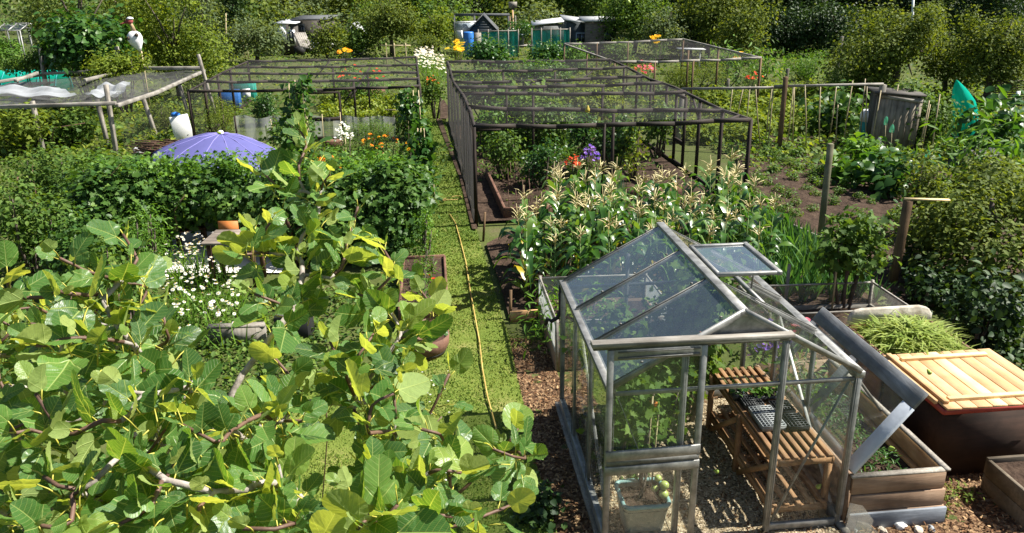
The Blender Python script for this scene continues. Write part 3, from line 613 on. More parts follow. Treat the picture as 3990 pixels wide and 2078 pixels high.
# slatted staging
ST = thing('slatted_bench', 'two tier brown slatted potting bench inside the greenhouse', 'bench', g(1.63, .8, 0))
for zz, l0, l1, n, a0, a1, nm in ((.65, .08, 1.58, 7, 1.42, 1.86, 'top_slats'), (.22, .06, 1.5, 5, 1.42, 1.84, 'shelf_slats')):
    m = MB()
    for i in range(n):
        a = a0 + (a1 - a0) * i / (n - 1); m.bar(g(a, l0, zz), g(a, l1, zz), .04, .022)
    m.build(nm, MT['cedar'], ST, bevel=.003)
    m = MB()
    for l in (l0 + .015, (l0 + l1) / 2, l1 - .02): m.bar(g(a0 - .02, l, zz - .04), g(a1 + .02, l, zz - .04), .025, .055)
    for a in (a0 - .02, a1 + .02): m.bar(g(a, l0, zz - .045), g(a, l1, zz - .045), .022, .06)
    m.build('rail', MT['cedar'], ST)
for a, l in ((1.39, .12), (1.87, .12), (1.39, 1.5), (1.87, 1.5), (1.39, .8)):
    m = MB(); m.bar(g(a, l, .01), g(a, l, .63), .04, .045, AX); m.build('leg', MT['cedar'], ST)
m = MB(); m.bar(g(1.39, .75, .05), g(1.39, .15, .55), .02, .045); m.bar(g(1.39, 1.45, .05), g(1.39, .85, .55), .02, .045); m.build('brace', MT['cedar'], ST)

def cell_tray(name, label, a, l, w_, d_, z, nx, ny, mat, fill, group=None, rz=0):
    t = thing(name, label, 'seed tray', g(a, l, z), group)
    m = MB(); m.box(g(a, l, z + .012), (w_, d_, .024), ga + rz)
    c0 = g(a, l, z); ca, sa = math.cos(ga + rz), math.sin(ga + rz)
    def q(u, v, h): return c0 + np.array([u * ca - v * sa, u * sa + v * ca, h])
    for i in range(nx + 1): u = -w_ / 2 + w_ * i / nx; m.bar(q(u, -d_ / 2, .042), q(u, d_ / 2, .042), .008, .012)
    for j in range(ny + 1): v = -d_ / 2 + d_ * j / ny; m.bar(q(-w_ / 2, v, .0425), q(w_ / 2, v, .0425), .008, .012)
    for e in (-1, 1): m.bar(q(e * w_ / 2, -d_ / 2, .022), q(e * w_ / 2, d_ / 2, .022), .006, .044); m.bar(q(-w_ / 2, e * d_ / 2, .022), q(w_ / 2, e * d_ / 2, .022), .006, .044)
    m.build('tray', mat, t); m = MB(); m.box(g(a, l, z + .03), (w_ - .014, d_ - .014, .008), ga + rz); m.build('compost', fill, t); return t
ZB = .664
cell_tray('cell_tray', 'large grey topped cell tray on the slatted bench', 1.55, .62, .2, .32, ZB, 6, 10, MT['traygrey'], MT['compost'])
cell_tray('cell_tray', 'black cell tray at the glass side of the bench, nearest the door', 1.76, .53, .17, .2, ZB, 5, 6, MT['tray'], MT['compost'])
cell_tray('cell_tray', 'black cell tray tucked between the front tray and seedling pots', 1.75, .76, .17, .18, ZB, 6, 5, MT['tray'], MT['compost'])
cell_tray('cell_tray', 'dark cell tray partly under the grey topped one', 1.52, .88, .17, .16, ZB, 7, 5, MT['tray'], MT['compost'])
for i, (a, l, lb, kd) in enumerate(((1.46, 1.03, 'black pot tray of leafy seedlings with white label, on the aisle side', 'bean'), (1.64, .98, 'black pot tray of bright green seedlings in the middle', 'bright'), (1.75, .97, 'black pot tray of seedlings with white label by the glass', 'mid'))):
    t = thing('seedling_tray', lb, 'seedlings', g(a, l, ZB))
    m = MB(); c = g(a, l, ZB)
    for e in (-1, 1): m.box(c + AX * e * .065 + [0, 0, .03], (.008, .13, .06), ga); m.box(c + AL * e * .065 + [0, 0, .03], (.138, .008, .06), ga)
    m.box(c + [0, 0, .004], (.13, .13, .008), ga); m.build('tray', MT['tray'], t); m = MB(); m.box(c + [0, 0, .045], (.12, .12, .01), ga); m.build('compost', MT['compost'], t)
    P = np.repeat(c + np.array([0, 0, .05]), 40, 0).reshape(-1, 3) if False else np.tile(c, (46, 1)) + np.column_stack([rng.uniform(-.07, .07, (46, 2)), rng.uniform(.06, .13, 46)])
    me = leaf_mesh('seedlings', [leaf_arrays(P, rdir(46) * .5 + [0, 0, 1], rdir(46), .05, 'oval')]); me.transform(Matrix.Translation(-Vector(world_off(t)))); link('seedlings', me, LM[kd], t)
    if i != 1: m = MB(); m.box(c + AL * -.06 + AX * .02 + [0, 0, .05], (.014, .003, .11), ga); m.build('plant_label', MT['whitep'], t)

# trough with tomato plant
TR = thing('growing_trough', 'pale trough with grey green rim full of dark compost inside the greenhouse', 'planter', g(.33, .16, 0))
m = MB(); a0, a1, l0, l1 = .15, .52, .0, .34; zt = .36
rim = []
for (ca_, cl_, st) in ((a1 - .05, l0 + .05, -90), (a1 - .05, l1 - .05, 0), (a0 + .05, l1 - .05, 90), (a0 + .05, l0 + .05, 180)):
    for k in range(5): th = RD(st + 90 * k / 4); rim.append((ca_ + .05 * math.cos(th), cl_ + .05 * math.sin(th)))
mm = MB(); n = len(rim)
for zz, sc in ((.04, .78), (zt - .02, 1.0)):
    for a, l in rim: mm.v.append(tuple(g(.335 + (a - .335) * sc, .17 + (l - .17) * sc, zz)))
mm.f = [(i, (i + 1) % n, n + (i + 1) % n, n + i) for i in range(n)]; mm.build('trough_side', MT['trough'], TR, smooth=True)
m.tube([g(a, l, zt) for a, l in rim + rim[:1]], .018, 8, cap=False); m.build('rim', MT['pvctrough'], TR, smooth=True)
m = MB(); m.add([g(a, l, zt - .05) for a, l in rim], [tuple(range(n))]); m.build('compost', MT['soil'], TR)

# pale blue lidded tub behind the glass
TB = thing('water_tub', 'pale blue round lidded tub at the back corner of the greenhouse', 'tub', g(.33, 1.75, 0))
m = MB(); m.lathe([(.17, 0.02), (.2, .8), (.205, .82)], g(.33, 1.75, 0), 20); m.build('tub_side', plain('tub_blue', (.2, .36, .45), .45, var=.1), TB, smooth=True)
m = MB(); m.lathe([(.215, .82), (.215, .85), (.19, .865), (.03, .88)], g(.33, 1.75, 0), 20); m.build('lid', plain('lid_blue', (.3, .45, .55), .4, var=.1), TB, smooth=False)

# ------------------------------------------------------------------ cold frame, bins
CF = thing('garden_coldframe', 'wooden cold frame with its acrylic lid propped up beside the greenhouse', 'cold frame', g(2.4, 1.0, 0))
def cf(u, l, z=0): return g(2.02 + u, l, z)
m = MB()
for z, h, o in ((.415, .17, 0), (.25, .15, .012), (.09, .165, .02)): m.bar(cf(0, 0 - o, z), cf(.8 + o, 0 - o, z), .03, h)
m.build('front_board', MT['framewood'], CF, bevel=.004)
m = MB(); m.bar(cf(-.01, -.045, .085), cf(.83, -.045, .085), .025, .165); m.build('painted_board', MT['bluewood'], CF, bevel=.004)
m = MB(); m.bar(cf(.8, 0.02, .25), cf(.8, 1.9, .25), .035, .49); m.build('side_board', MT['innerwood'], CF); m = MB(); m.bar(cf(.0, 0.02, .25), cf(.0, 1.9, .25), .03, .49); m.bar(cf(0, 1.9, .25), cf(.8, 1.9, .25), .03, .49); m.build('back_board', MT['framewood'], CF)
m = MB(); m.bar(cf(.74, .05, .3), cf(.74, 1.85, .3), .05, .06); m.build('batten', MT['innerwood'], CF)
m = MB(); m.bar(cf(.8, -.02, .505), cf(.8, 1.9, .505), .05, .02); m.bar(cf(-.02, -.005, .505), cf(.77, -.005, .505), .05, .018); m.build('top_trim', MT['greywood'], CF)
poly_sheet('coldframe_soil', [tuple(cf(u, l)[:2]) for u, l in ((.03, .03), (.78, .03), (.78, 1.86), (.03, 1.86))], .3, MT['soil'], step=.06, amp=.02)
th = RD(53); LW = .86
def lid(u, l, h=0): return cf(.0 + u * LW * math.cos(th) - h * math.sin(th), l, .53 + u * LW * math.sin(th) + h * math.cos(th))
nL = np.cross(nrm(lid(1, 0) - lid(0, 0)), AL); nL = -nL if nL[2] < 0 else nL
m = MB(); m.bar(lid(.91, .0, .0), lid(.91, 1.66, .0), .16, .03, nL); LD = m.build('lid', MT['lidwood'], CF, bevel=.0015)
m = MB(); m.bar(lid(.0, .06, .001), lid(.81, .06, .001), .13, .03, nL); m.build('front_plank', plain('white_painted_plank', (.5, .54, .6), .6, var=.15, scale=5, bump_s=.2), LD, bevel=.003)
m = MB(); m.bar(lid(0, 1.6, .001), lid(.81, 1.6, .001), .12, .03, nL); m.bar(lid(.0, .86, .004), lid(.81, .86, .004), .11, .03, nL); m.bar(lid(.04, .13, .003), lid(.04, 1.54, .003), .08, .03, nL); m.bar(lid(.73, 1.0, .012), lid(.73, 1.55, .012), .1, .02, nL); m.build('cross_rail', MT['lidwood'], LD, bevel=.0015)
m = MB(); m.add([lid(.02, .1, -.022), lid(.98, .1, -.022), lid(.98, 1.62, -.022), lid(.02, 1.62, -.022)], [(0, 1, 2, 3)]); m.build('sheet', MT['polyc'], LD)
m = MB(); m.bar(lid(.95, .03, -.03), lid(.95, 1.64, -.03), .05, .03, nL); m.bar(cf(.77, .9, .5), lid(.7, .9, -.03), .025, .025); m.build('prop', MT['greywood'], CF)
me = leaf_mesh('seedlings', [clump_leaves([(*cf(.42, .35 + .33 * k, .33), .25, .16, .1)], 70, 6, .03, .06, 'lance') for k in range(5)]); me.transform(Matrix.Translation(-Vector(world_off(CF))))
o = link('coldframe_seedlings', leaf_mesh('seedlings', [clump_leaves([(*cf(.42, .35 + .33 * k, .33), .25, .16, .1)], 70, 6, .03, .06, 'lance') for k in range(5)]), LM['bean']); tag(o, 'fine green seedlings growing inside the cold frame', 'seedlings')

B1 = thing('compost_bin', 'dark brown compost bin with a new orange boarded lid', 'compost bin', (4.25, 6.3, 0))
def b1(u, v, z=0): return np.array([3.79, 5.86, 0]) + AX * u + AL * v + np.array([0, 0, z])
m = MB(); m.box(b1(.5, .45, .36), (1.0, .9, .7), ga); m.build('bin_body', MT['brownbox'], B1)
m = MB(); m.bar(b1(-.05, -.04, .715), b1(1.05, -.04, .715), .02, .05); m.bar(b1(-.05, -.04, .715), b1(-.05, .95, .715), .02, .05); m.build('lid_skirt', MT['red'], B1)
for i in range(8):
    m = MB(); u = -.045 + i * .142; m.bar(b1(u + .067, -.07, .755 + .002 * (i % 2)), b1(u + .067, .93, .755 + .002 * (i % 2)), .136, .02); m.build('lid_board', MT['newwoodpale' if i == 3 else 'newwood'], B1, bevel=.003)
m = MB(); m.bar(b1(.04, .06, .782), b1(1.1, .06, .782), .05, .028); m.build('lid_batten', MT['newwoodpale'], B1, bevel=.003); m = MB(); m.bar(b1(.06, .8, .782), b1(.95, .8, .782), .05, .028); m.build('lid_batten', MT['newwoodpale'], B1, bevel=.003)
m = MB(); m.bar(b1(-.01, .0, .784), b1(-.01, .9, .784), .05, .03); m.bar(b1(-.07, .05, .76), b1(-.07, .8, .76), .03, .04); m.build('lid_edge', MT['newwood'], B1, bevel=.003)

B2 = thing('compost_bay', 'open topped compost bay heaped with pulled green weeds', 'compost bin', (4.15, 7.15, 0))
def b2(u, v, z=0): return np.array([3.72, 6.85, 0]) + AX * u + AL * v + np.array([0, 0, z])
m = MB(); m.bar(b2(0, 0, .36), b2(0, .72, .36), .03, .7); m.build('side_board', MT['bedwood'], B2); m = MB(); m.bar(b2(.95, 0, .36), b2(.95, .72, .36), .03, .7); m.build('side_board', MT['bedwood'], B2)
m = MB(); m.bar(b2(0.02, .72, .4), b2(.93, .72, .4), .03, .66); m.build('back_board', MT['innerwood'], B2)
m = MB()
rp = [(-.0, 0), (-.0, .1), (.05, .16), (.14, .18), (.8, .18), (.9, .15), (.95, .08), (.95, 0)]
vs = []
for v in (.70, .76):
    for u, z in rp: vs.append(b2(u, v, .72 + z))
n = len(rp); m.add(vs, [tuple(range(n)), tuple(range(n, 2 * n))[::-1]] + [(i, n + i, n + (i + 1) % n, (i + 1) % n) for i in range(n)])
m.build('rounded_panel', MT['concrete'], B2, bevel=.012)
P = b2(.47, .36, .6) + np.column_stack([rng.uniform(-.42, .42, 2600), rng.uniform(-.32, .32, 2600), np.zeros(2600)]) @ np.array([AX, AL, [0, 0, 1]])
d2 = np.hypot((P[:, 0] - b2(.47, .36)[0]) / .5, (P[:, 1] - b2(.47, .36)[1]) / .4); P[:, 2] += np.clip(1 - d2, 0, 1) * .2 + rng.random(2600) * .05
def wide_stems(Q):
    n = len(Q); D = nrm(rdir(n) * [1, 1, .05] + [.15, .05, -.03]); V, Fl, T, t = leaf_arrays(Q + [0, 0, .03], rdir(n) * .4 + [0, 0, 1], D, rng.uniform(.15, .34, n), 'blade', tint=rng.uniform(.55, 1, n)); V = V.reshape(n, 5, 3); c = V.mean(1, keepdims=True); e = V[:, 1:2] - V[:, 0:1]; V[:, [1, 2]] += e * .3; V[:, [0, 3]] -= e * .3; V[:, 2:4, 2] += .025; return V.reshape(-1, 3), Fl, T, t
a1_ = leaf_arrays(P[:1300], rdir(1300) * .5 + [0, 0, 1], rdir(1300) + [.6, .1, 0], .09, 'oval'); stm = wide_stems(P[1300:])
o = link('pulled_weeds', leaf_mesh('pulled_weeds', [a1_, stm]), LM['weed']); tag(o, 'heap of pulled pale green weeds filling the open compost bay', 'weeds', kind='stuff')

def plank_box(name, label, cat, c0, w_, d_, h, rows, mat, ang=ga, soil=True, t=.03):
    T_ = thing(name, label, cat, (c0[0], c0[1], 0)); ca, sa = math.cos(ang), math.sin(ang)
    def q(u, v, z): return np.array([c0[0] + u * ca - v * sa, c0[1] + u * sa + v * ca, z])
    for nm, A_, B_ in (('front_board', (0, 0), (w_, 0)), ('back_board', (0, d_), (w_, d_)), ('side_board', (0, t), (0, d_ - t)), ('side_board', (w_, t), (w_, d_ - t))):
        m = MB()
        for i in range(rows):
            hh = h / rows; m.bar(q(*A_, hh * (i + .5)), q(*B_, hh * (i + .5)), t + .004 * (i % 2), hh - .006)
        m.build(nm, mat, T_, bevel=.004)
    if soil: m = MB(); m.add([q(t / 2, t / 2, h - .05), q(w_ - t / 2, t / 2, h - .05), q(w_ - t / 2, d_ - t / 2, h - .05), q(t / 2, d_ - t / 2, h - .05)], [(0, 1, 2, 3)]); m.build('bed_soil', MT['soil'], T_)
    return T_, q
p_ = W(3930, 1930, .0)
BX, q_ = plank_box('plank_planter', 'grey brown plank planter cut off by the right picture edge', 'planter', (4.18, 5.15), .8, .55, .33, 2, MT['planterwood'])
o = link('planter_flowers', leaf_mesh('planter_flowers', [leaf_arrays(np.column_stack([rng.uniform(4.42, 4.6, 7), rng.uniform(5.3, 5.5, 7), rng.uniform(.34, .42, 7)]), rdir(7) + [0, 0, 1], rdir(7), .05, 'bell')]), LM['red']); tag(o, 'few red flowers in the plank planter at the right edge', 'flowers')
# stones and broken sheets at the foot of the cold frame
def rock(name, label, x, y, s, mat, z=0.0, sq=(1, .8, .7), seed=0):
    import bmesh
    r = np.random.default_rng(seed); bm = bmesh.new(); bmesh.ops.create_icosphere(bm, subdivisions=3, radius=1)
    pl = nrm(r.normal(size=(11, 3))); dd = r.uniform(.62, .9, 11)
    for v in bm.verts:
        p = np.array(v.co); k = min([1.0] + [dd[i] / max(1e-3, pl[i] @ p) for i in range(11) if pl[i] @ p > dd[i]]); p = p * k * (1 + .04 * math.sin(7 * p[0] + seed) * math.cos(6 * p[1]))
        v.co = Vector(p * np.array(sq) * s)
    me = bpy.data.meshes.new(name); bm.to_mesh(me); bm.free(); o = link(name, me, mat); o.location = (x, y, z + s * sq[2] * .55); o.rotation_euler = (0, 0, seed); return tag(o, label, 'stone')
for i, (fx, fy, s, mt, lb) in enumerate(((3365, 2050, .055, 'stone', 'tan angular stone in front of the cold frame'), (3430, 2068, .05, 'stone', 'brown rounded stone between the tan and white stones'), (3500, 2052, .065, 'stonewhite', 'white rough stone below the cold frame'), (3570, 2068, .05, 'stone', 'flat brown stone right of the white stone'), (3620, 2060, .04, 'slate', 'small dark stone at the end of the stone row'), (3330, 2074, .04, 'slate', 'small grey stone left of the tan stone'))):
    p = W(fx, fy); rock('stone', lb, p[0], p[1] - .02, s, MT[mt], seed=i + 1)
for i, (p, q, zt, lb) in enumerate(((g(1.97, -.05), g(2.06, -.25), .32, 'taller acrylic offcut leaning at the greenhouse corner'), (g(2.0, -.14), g(2.1, -.3), .2, 'shorter acrylic offcut leaning in front of the other'))):
    m = MB(); u = np.array([0, 0, zt]); dd = np.array([.03, .02, 0]); m.add([p, q, q + dd + u * .8, (p + q) / 2 + dd + u, p + dd + u * .85], [(0, 1, 2, 3, 4)]); v2 = [np.array(v) + np.array([.004, .002, 0]) for v in m.v[:5]]; m.add(v2, [(4, 3, 2, 1, 0)]); o = m.build('acrylic_offcut', MT['polyc']); tag(o, lb, 'acrylic sheet')

# ------------------------------------------------------------------ meshed raised beds
def mesh_bed(name, label, corners, h, hb, mat, netm, rail):
    c = [np.array([*q, 0]) for q in corners]; cen = sum(c) / 4
    t = thing(name, label, 'raised bed', cen); n = 4
    for i in range(4):
        m = MB(); a, b_ = c[i], c[(i + 1) % 4]; m.bar(a + [0, 0, hb / 2], b_ + [0, 0, hb / 2], .03, hb); m.build('bed_board', mat, t, bevel=.004)
        m = MB(); k = 10; vs = []
        for j in range(k + 1):
            p = a + (b_ - a) * j / k; out = nrm(np.cross(b_ - a, [0, 0, 1])) * .02
            vs += [p + out + [0, 0, hb * .8], p + out + [0, 0, h - .012 * math.sin(math.pi * j / k)]]
        m.add(vs, [(2 * j, 2 * j + 2, 2 * j + 3, 2 * j + 1) for j in range(k)]); m.build('mesh_side', netm, t)
        m = MB(); m.bar(a + [0, 0, h], b_ + [0, 0, h], .02, .022); m.build('top_rail', rail, t)
        m = MB(); m.bar(a + [0, 0, 0], a + [0, 0, h + .03], .035, .035); m.build('post', rail, t)
    m = MB(); m.add([p + [0, 0, hb - .05] for p in c], [(0, 1, 2, 3)]); m.build('bed_soil', MT['soil'], t); return t
mesh_bed('mesh_bed', 'raised bed with white mesh sides behind the left of the greenhouse', [(.5, 7.92), (1.9, 8.05), (1.75, 9.35), (.36, 9.26)], .62, .3, MT['framewood'], MT['netwhite'], MT['greywoodx'])
mesh_bed('mesh_bed', 'raised bed with clear mesh sides holding one tall tomato plant', [(3.05, 8.3), (4.82, 8.46), (4.72, 9.3), (2.95, 9.18)], .5, .2, MT['greywoodx'], MT['polyc'], MT['greywoodx'])
b = W(3060, 1178, .18); m = MB(); m.bar([b[0], b[1], 0], [b[0], b[1], .72], .035, .035); tag(m.build('bed_stake', MT['greywood']), 'thick grey stake in the clear mesh bed', 'stake')

# ------------------------------------------------------------------ fruit cages
def cage(name, label, cgf, Wd, Ln, cross_l, zoff, posts_l, posts_f, H, mats, mid_l=(), door=None, braces=()):
    """posts, sagging rails, cross beams and the netting between them"""
    t = thing(name, label, 'fruit cage', cgf(Wd / 2, Ln / 2, 0))
    ls = sorted(set([0.0] + list(cross_l) + [Ln]))
    def zr(a, l): return H + np.interp(l, *zoff[0]) * (1 - a / Wd) + np.interp(l, *zoff[1]) * a / Wd
    for a in (0, Wd):
        for l in posts_l[0 if a == 0 else 1]:
            m = MB(); m.bar(cgf(a, l, 0), cgf(a, l, zr(a, l)), .075, .06, (1, 0, 0)); m.build('post', mats[0], t)
        m = MB(); q = np.linspace(0, Ln, 16)
        for i in range(15): m.bar(cgf(a, q[i], zr(a, q[i])), cgf(a, q[i + 1] + .01, zr(a, q[i + 1])), .055, .05)
        m.build('side_rail', mats[1], t)
        m = MB(); m.bar(cgf(a, 0, .05), cgf(a, Ln, .05), .04, .1); m.build('base_board', mats[0], t)
    for a in posts_f:
        for l in (0, Ln): m = MB(); m.bar(cgf(a, l, 0), cgf(a, l, zr(a, l)), .06, .05, (1, 0, 0)); m.build('post', mats[0], t)
    for a, l in mid_l: m = MB(); m.bar(cgf(a, l, 0), cgf(a, l, zr(a, l) - .03), .055, .055, (1, 0, 0)); m.build('post', mats[0], t)
    for k, l in enumerate(ls):
        m = MB(); aa = np.linspace(0, Wd, 8)
        for i in range(7):
            dz = lambda x: -.03 * math.sin(math.pi * x / Wd) + .014 * math.sin(3.1 * x + k * 2)
            m.bar(cgf(aa[i], l, zr(aa[i], l) + dz(aa[i])), cgf(aa[i + 1] + .01, l, zr(aa[i + 1], l) + dz(aa[i + 1])), .06, .075)
        m.build('cross_beam', mats[1], t)
    for p, q in braces: m = MB(); m.bar(cgf(*p), cgf(*q), .04, .045); m.build('brace', mats[1], t)
    # roof net sags between the beams
    na, nl = 24, 40; vs = []; bl = np.array(ls)
    for i in range(na + 1):
        for j in range(nl + 1):
            a, l = Wd * i / na, Ln * j / nl; s_ = np.min(np.abs(bl - l)); vs.append(cgf(a, l, zr(a, l) + .035 - min(.06, s_ * .07) - .015 * math.sin(a * 3 + l * 2)))
    m = MB(); m.add(vs, [(i * (nl + 1) + j, (i + 1) * (nl + 1) + j, (i + 1) * (nl + 1) + j + 1, i * (nl + 1) + j + 1) for i in range(na) for j in range(nl)]); m.build('roof_net', mats[2], t, smooth=True)
    for e, (A_, B_, mt) in enumerate((((0, 0), (0, Ln), mats[3]), ((Wd, 0), (Wd, Ln), mats[4]), ((0, 0), (Wd, 0), mats[4]), ((0, Ln), (Wd, Ln), mats[4]))):
        m = MB(); k = 24; vs = []
        for j in range(k + 1):
            a = A_[0] + (B_[0] - A_[0]) * j / k; l = A_[1] + (B_[1] - A_[1]) * j / k; off = .035 + .012 * math.sin(j * 1.7)
            oa = -off if (A_[0] == 0 and B_[0] == 0) else off if A_[0] == Wd else 0; ol = -off if (A_[1] == 0 and B_[1] == 0) else (off if A_[1] == Ln else 0)
            vs += [cgf(a + oa, l + ol, .02), cgf(a + oa, l + ol, zr(a, l) + .02)]
        m.add(vs, [(2 * j, 2 * j + 2, 2 * j + 3, 2 * j + 1) for j in range(k)]); m.build('side_net', mt, t)
    if door:
        for a, l, a2, l2 in door:
            m = MB(); z1 = zr(a, l) - .12
            m.bar(cgf(a, l, 0.02), cgf(a, l, z1), .07, .06, (1, 0, 0)); m.bar(cgf(a2, l2, .02), cgf(a2, l2, z1), .07, .06, (1, 0, 0)); m.bar(cgf(a, l, z1), cgf(a2, l2, z1), .05, .06); m.bar(cgf(a, l, .62), cgf(a2, l2, .62), .045, .1); m.bar(cgf(a, l, .08), cgf(a2, l2, .08), .045, .1)
            m.build('door', mats[0], t)
    return t
def cage_plane(a, l, x, y, o=(-.65, 13.38), yw=.1215):
    """on the vertical plane a=const of the right-hand cage: (l, z) seen at photo pixel"""
    ax_ = np.array([math.cos(yw), math.sin(yw), 0]); al_ = np.array([-math.sin(yw), math.cos(yw), 0]); O = np.array([*o, 0]); d = ray(x, y); t = ((O - CAM) @ ax_ + a) / (d @ ax_); P = CAM + d * t - O; return P @ al_, P[2]
lz = [cage_plane(0, 0, *q) for q in ((1846, 492), (1837, 446), (1807, 362), (1768, 323), (1757, 287), (1750, 258), (1742, 239))]
rz_ = [cage_plane(5.11, 0, *q) for q in ((2932, 470), (2807, 427), (2622, 338), (2525, 307), (2470, 277), (2420, 252), (2381, 235))]
ll = np.maximum.accumulate([max(0, min(10.59, q[0])) for q in lz]); zl = np.clip([q[1] - 1.84 for q in lz], -.28, .14); rl = np.maximum.accumulate([max(0, min(10.59, q[0])) for q in rz_]); zr_ = np.clip([q[1] - 1.84 for q in rz_], -.28, .14)
cl = [1.35, 3.6, 5.3, 6.9, 8.6]
CAGE_A = cage('fruit_cage', 'long dark timber fruit cage right of the grass path with grey roof netting', cg, 5.11, 10.59, cl, ((ll + np.arange(7) * 1e-3, zl), (rl + np.arange(7) * 1e-3, zr_)),
     ([0, .85, 1.75, 2.7, 3.6, 5.3, 6.9, 8.6, 10.59], [0, 1.35, 2.6, 4.9, 6.2, 7.5, 8.9, 10.59]), [2.35], 1.84, (MT['cagewood'], MT['cagewoodx'], MT['netblack'], MT['netside'], MT['netfaint']),
     [(2.75, .9), (1.2, 5.3), (3.6, 5.3), (2.4, 6.9), (1.6, 3.6), (3.0, 8.6), (1.5, 8.6)], [(5.11, 3.5, 5.11, 4.15)], [((5.11, 2.6, 1.35), (5.11, 3.1, 1.78)), ((.0, .02, 1.78), (.55, .02, 1.78)), ((1.2, 6.9, .9), (2.2, 6.9, 1.75)), ((3.0, 8.6, .9), (4.1, 8.6, 1.75)), ((0, .5, 1.82), (.5, 0, 1.82)), ((5.11, .5, 1.8), (4.6, 0, 1.8))])
c2, s2 = math.cos(.127), math.sin(.127)
def cgl(a, l, z=0.0): return np.array([-8.73 + a * c2 - l * s2, 20.87 + a * s2 + l * c2, z])
CAGE_B = cage('fruit_cage', 'smaller black timber fruit cage left of the grass path', cgl, 6.23, 8.19, [1.9, 3.9, 5.9], (([0, 4, 8.19], [0.03, .06, 0]), ([0, 4, 8.19], [0, -.06, .02])),
     ([0, 1.7, 3.4, 5.2, 8.19], [0, .15, 2.6, 5.2, 8.19]), [], 1.46, (MT['cagewood'], MT['cagewoodx'], MT['netblack'], MT['netfaint'], MT['netfaint']),
     [(4.25, 2.2), (4.6, 3.9), (3.3, 5.9)], [(3.05, 0, 4.0, 0)], [((4.1, .02, 1.05), (4.4, .02, 1.42)), ((4.0, 3.9, .6), (4.6, 5.9, 1.4)), ((6.2, 8.15, 1.0), (5.4, 8.15, 1.42)), ((2.4, 8.15, .8), (3.0, 8.15, 1.42))])
def at_post(bx, by, tx, ty):
    b = W(bx, by); t = WY(tx, ty, b[1]); return b, t
b0, t0 = at_post(2945, 440, 2965, 226); HZ = t0[2]; bl_ = W(2395, 243, HZ); 
o3 = np.array([bl_[0], bl_[1]]); e3 = np.array([t0[0], t0[1]]) - o3; w3 = np.linalg.norm(e3); y3 = math.atan2(e3[1], e3[0])
def cgr(a, l, z=0.0): return np.array([o3[0] + a * math.cos(y3) - l * math.sin(y3), o3[1] + a * math.sin(y3) + l * math.cos(y3), z])
cage('fruit_cage', 'far pale posted fruit cage with saggy net roof, behind the long cage', cgr, w3, 6.5, [], (([0, 6.5], [0, .05]), ([0, 3, 6.5], [0, .05, .12])), ([0, 3.2, 6.5], [0, 3.2, 6.5]), [w3 * .27, w3 * .53], HZ, (MT['postbrown'], MT['greywoodx'], MT['netblack'], MT['netfaint'], MT['netfaint']), [(w3 * .75, 3.0)])
# ------------------------------------------------------------------ plants: helpers
def leaf_obj(name, arrays, mat, parent=None, off=None):
    me = leaf_mesh(name, arrays)
    if off is not None: me.transform(Matrix.Translation(-Vector([float(q) for q in off])))
    return link(name, me, mat, parent)
def bush(name, label, cat, blobs, mat, nclump, per=7, spread=.08, size=.07, kind='oval', group=None, gap=.34, inner=.5, up=.5, extra=None, stems=None):
    """a plant that grows from the ground: foliage (and stems) under one Empty, or one mesh"""
    c = np.mean(np.array(blobs)[:, :3], 0); base = (c[0], c[1], 0)
    t = thing(name, label, cat, base, group)
    leaf_obj('foliage', [clump_leaves(blobs, nclump, per, spread, size, kind, gap=gap, inner=inner, up=up, zmin=.01)], mat, t, base)
    m = MB()
    for b in blobs: m.tube([(c[0] + (b[0] - c[0]) * .3, c[1] + (b[1] - c[1]) * .3, 0), (b[0], b[1], b[2] * .6), (b[0] + .05, b[1], b[2] + b[5] * .5)], [.03, .02, .008] if b[5] < 1 else [.07, .05, .02], 5)
    m.build('stems', MT['bark'], t)
    if extra: extra(t, base)
    return t
def flowers(t, base, pts, kind, mat, size, hub=None, name='flowers'):
    n = len(pts)
    if base[1] < 13 and kind in ('daisy', 'bell') and name == 'flowers':     # near enough to count: every bloom is a part
        vs = [leaf_mesh('flower', [leaf_arrays(np.zeros((1, 3)), np.array([[.1, -.2, 1.0]]), rdir(1), size, kind, tint=np.array([q]))] + ([leaf_arrays(np.array([[0, 0, size * .05]]), np.array([[.1, -.2, 1.0]]), rdir(1), size, 'hub')] if hub else [])) for q in (.15, .5, .85)]
        for me in vs:
            me.materials.append(mat)
            if hub: me.materials.append(hub); mi = np.array([0] * len(TM[kind][1]) + [1] * len(TM['hub'][1]), np.int32); me.polygons.foreach_set('material_index', mi)
        for i in range(min(n, 100)):
            o = link('flower', vs[i % 3], None, t); o.location = tuple(np.array(pts[i]) - base); o.rotation_euler = (rng.normal() * .35, rng.normal() * .35, rng.uniform(0, 6.28)); s_ = rng.uniform(.8, 1.2); o.scale = (s_,) * 3
        if n > 100: flowers(t, base, pts[100:], kind, mat, size, hub, 'more_flowers')
        return
    N = rdir(n) * .45 + np.array([.15, -.25, 1])
    D = rdir(n); o = leaf_obj(name, [leaf_arrays(pts, N, D, size * rng.uniform(.8, 1.2, n), kind)], mat, t, base); o['kind'] = 'stuff'
    if hub: o = leaf_obj('flower_centres', [leaf_arrays(pts + nrm(N) * size * .05, N, D, size, 'hub')], hub, t, base); o['kind'] = 'stuff'
def px_blob(cx, yt, yb, hw, Y, depth=1.0):
    t = WY(cx, yt, Y); b = WY(cx, yb, Y); s = FOC / np.dot(t - CAM, FW); r = hw / s
    lo = 0.0 if (b[2] < 1.1 or Y > 30) else b[2]
    zc = (t[2] + lo) / 2; rz_ = max(.12, abs(t[2] - lo) / 2)
    return [t[0], Y, zc, r, r * depth, rz_]
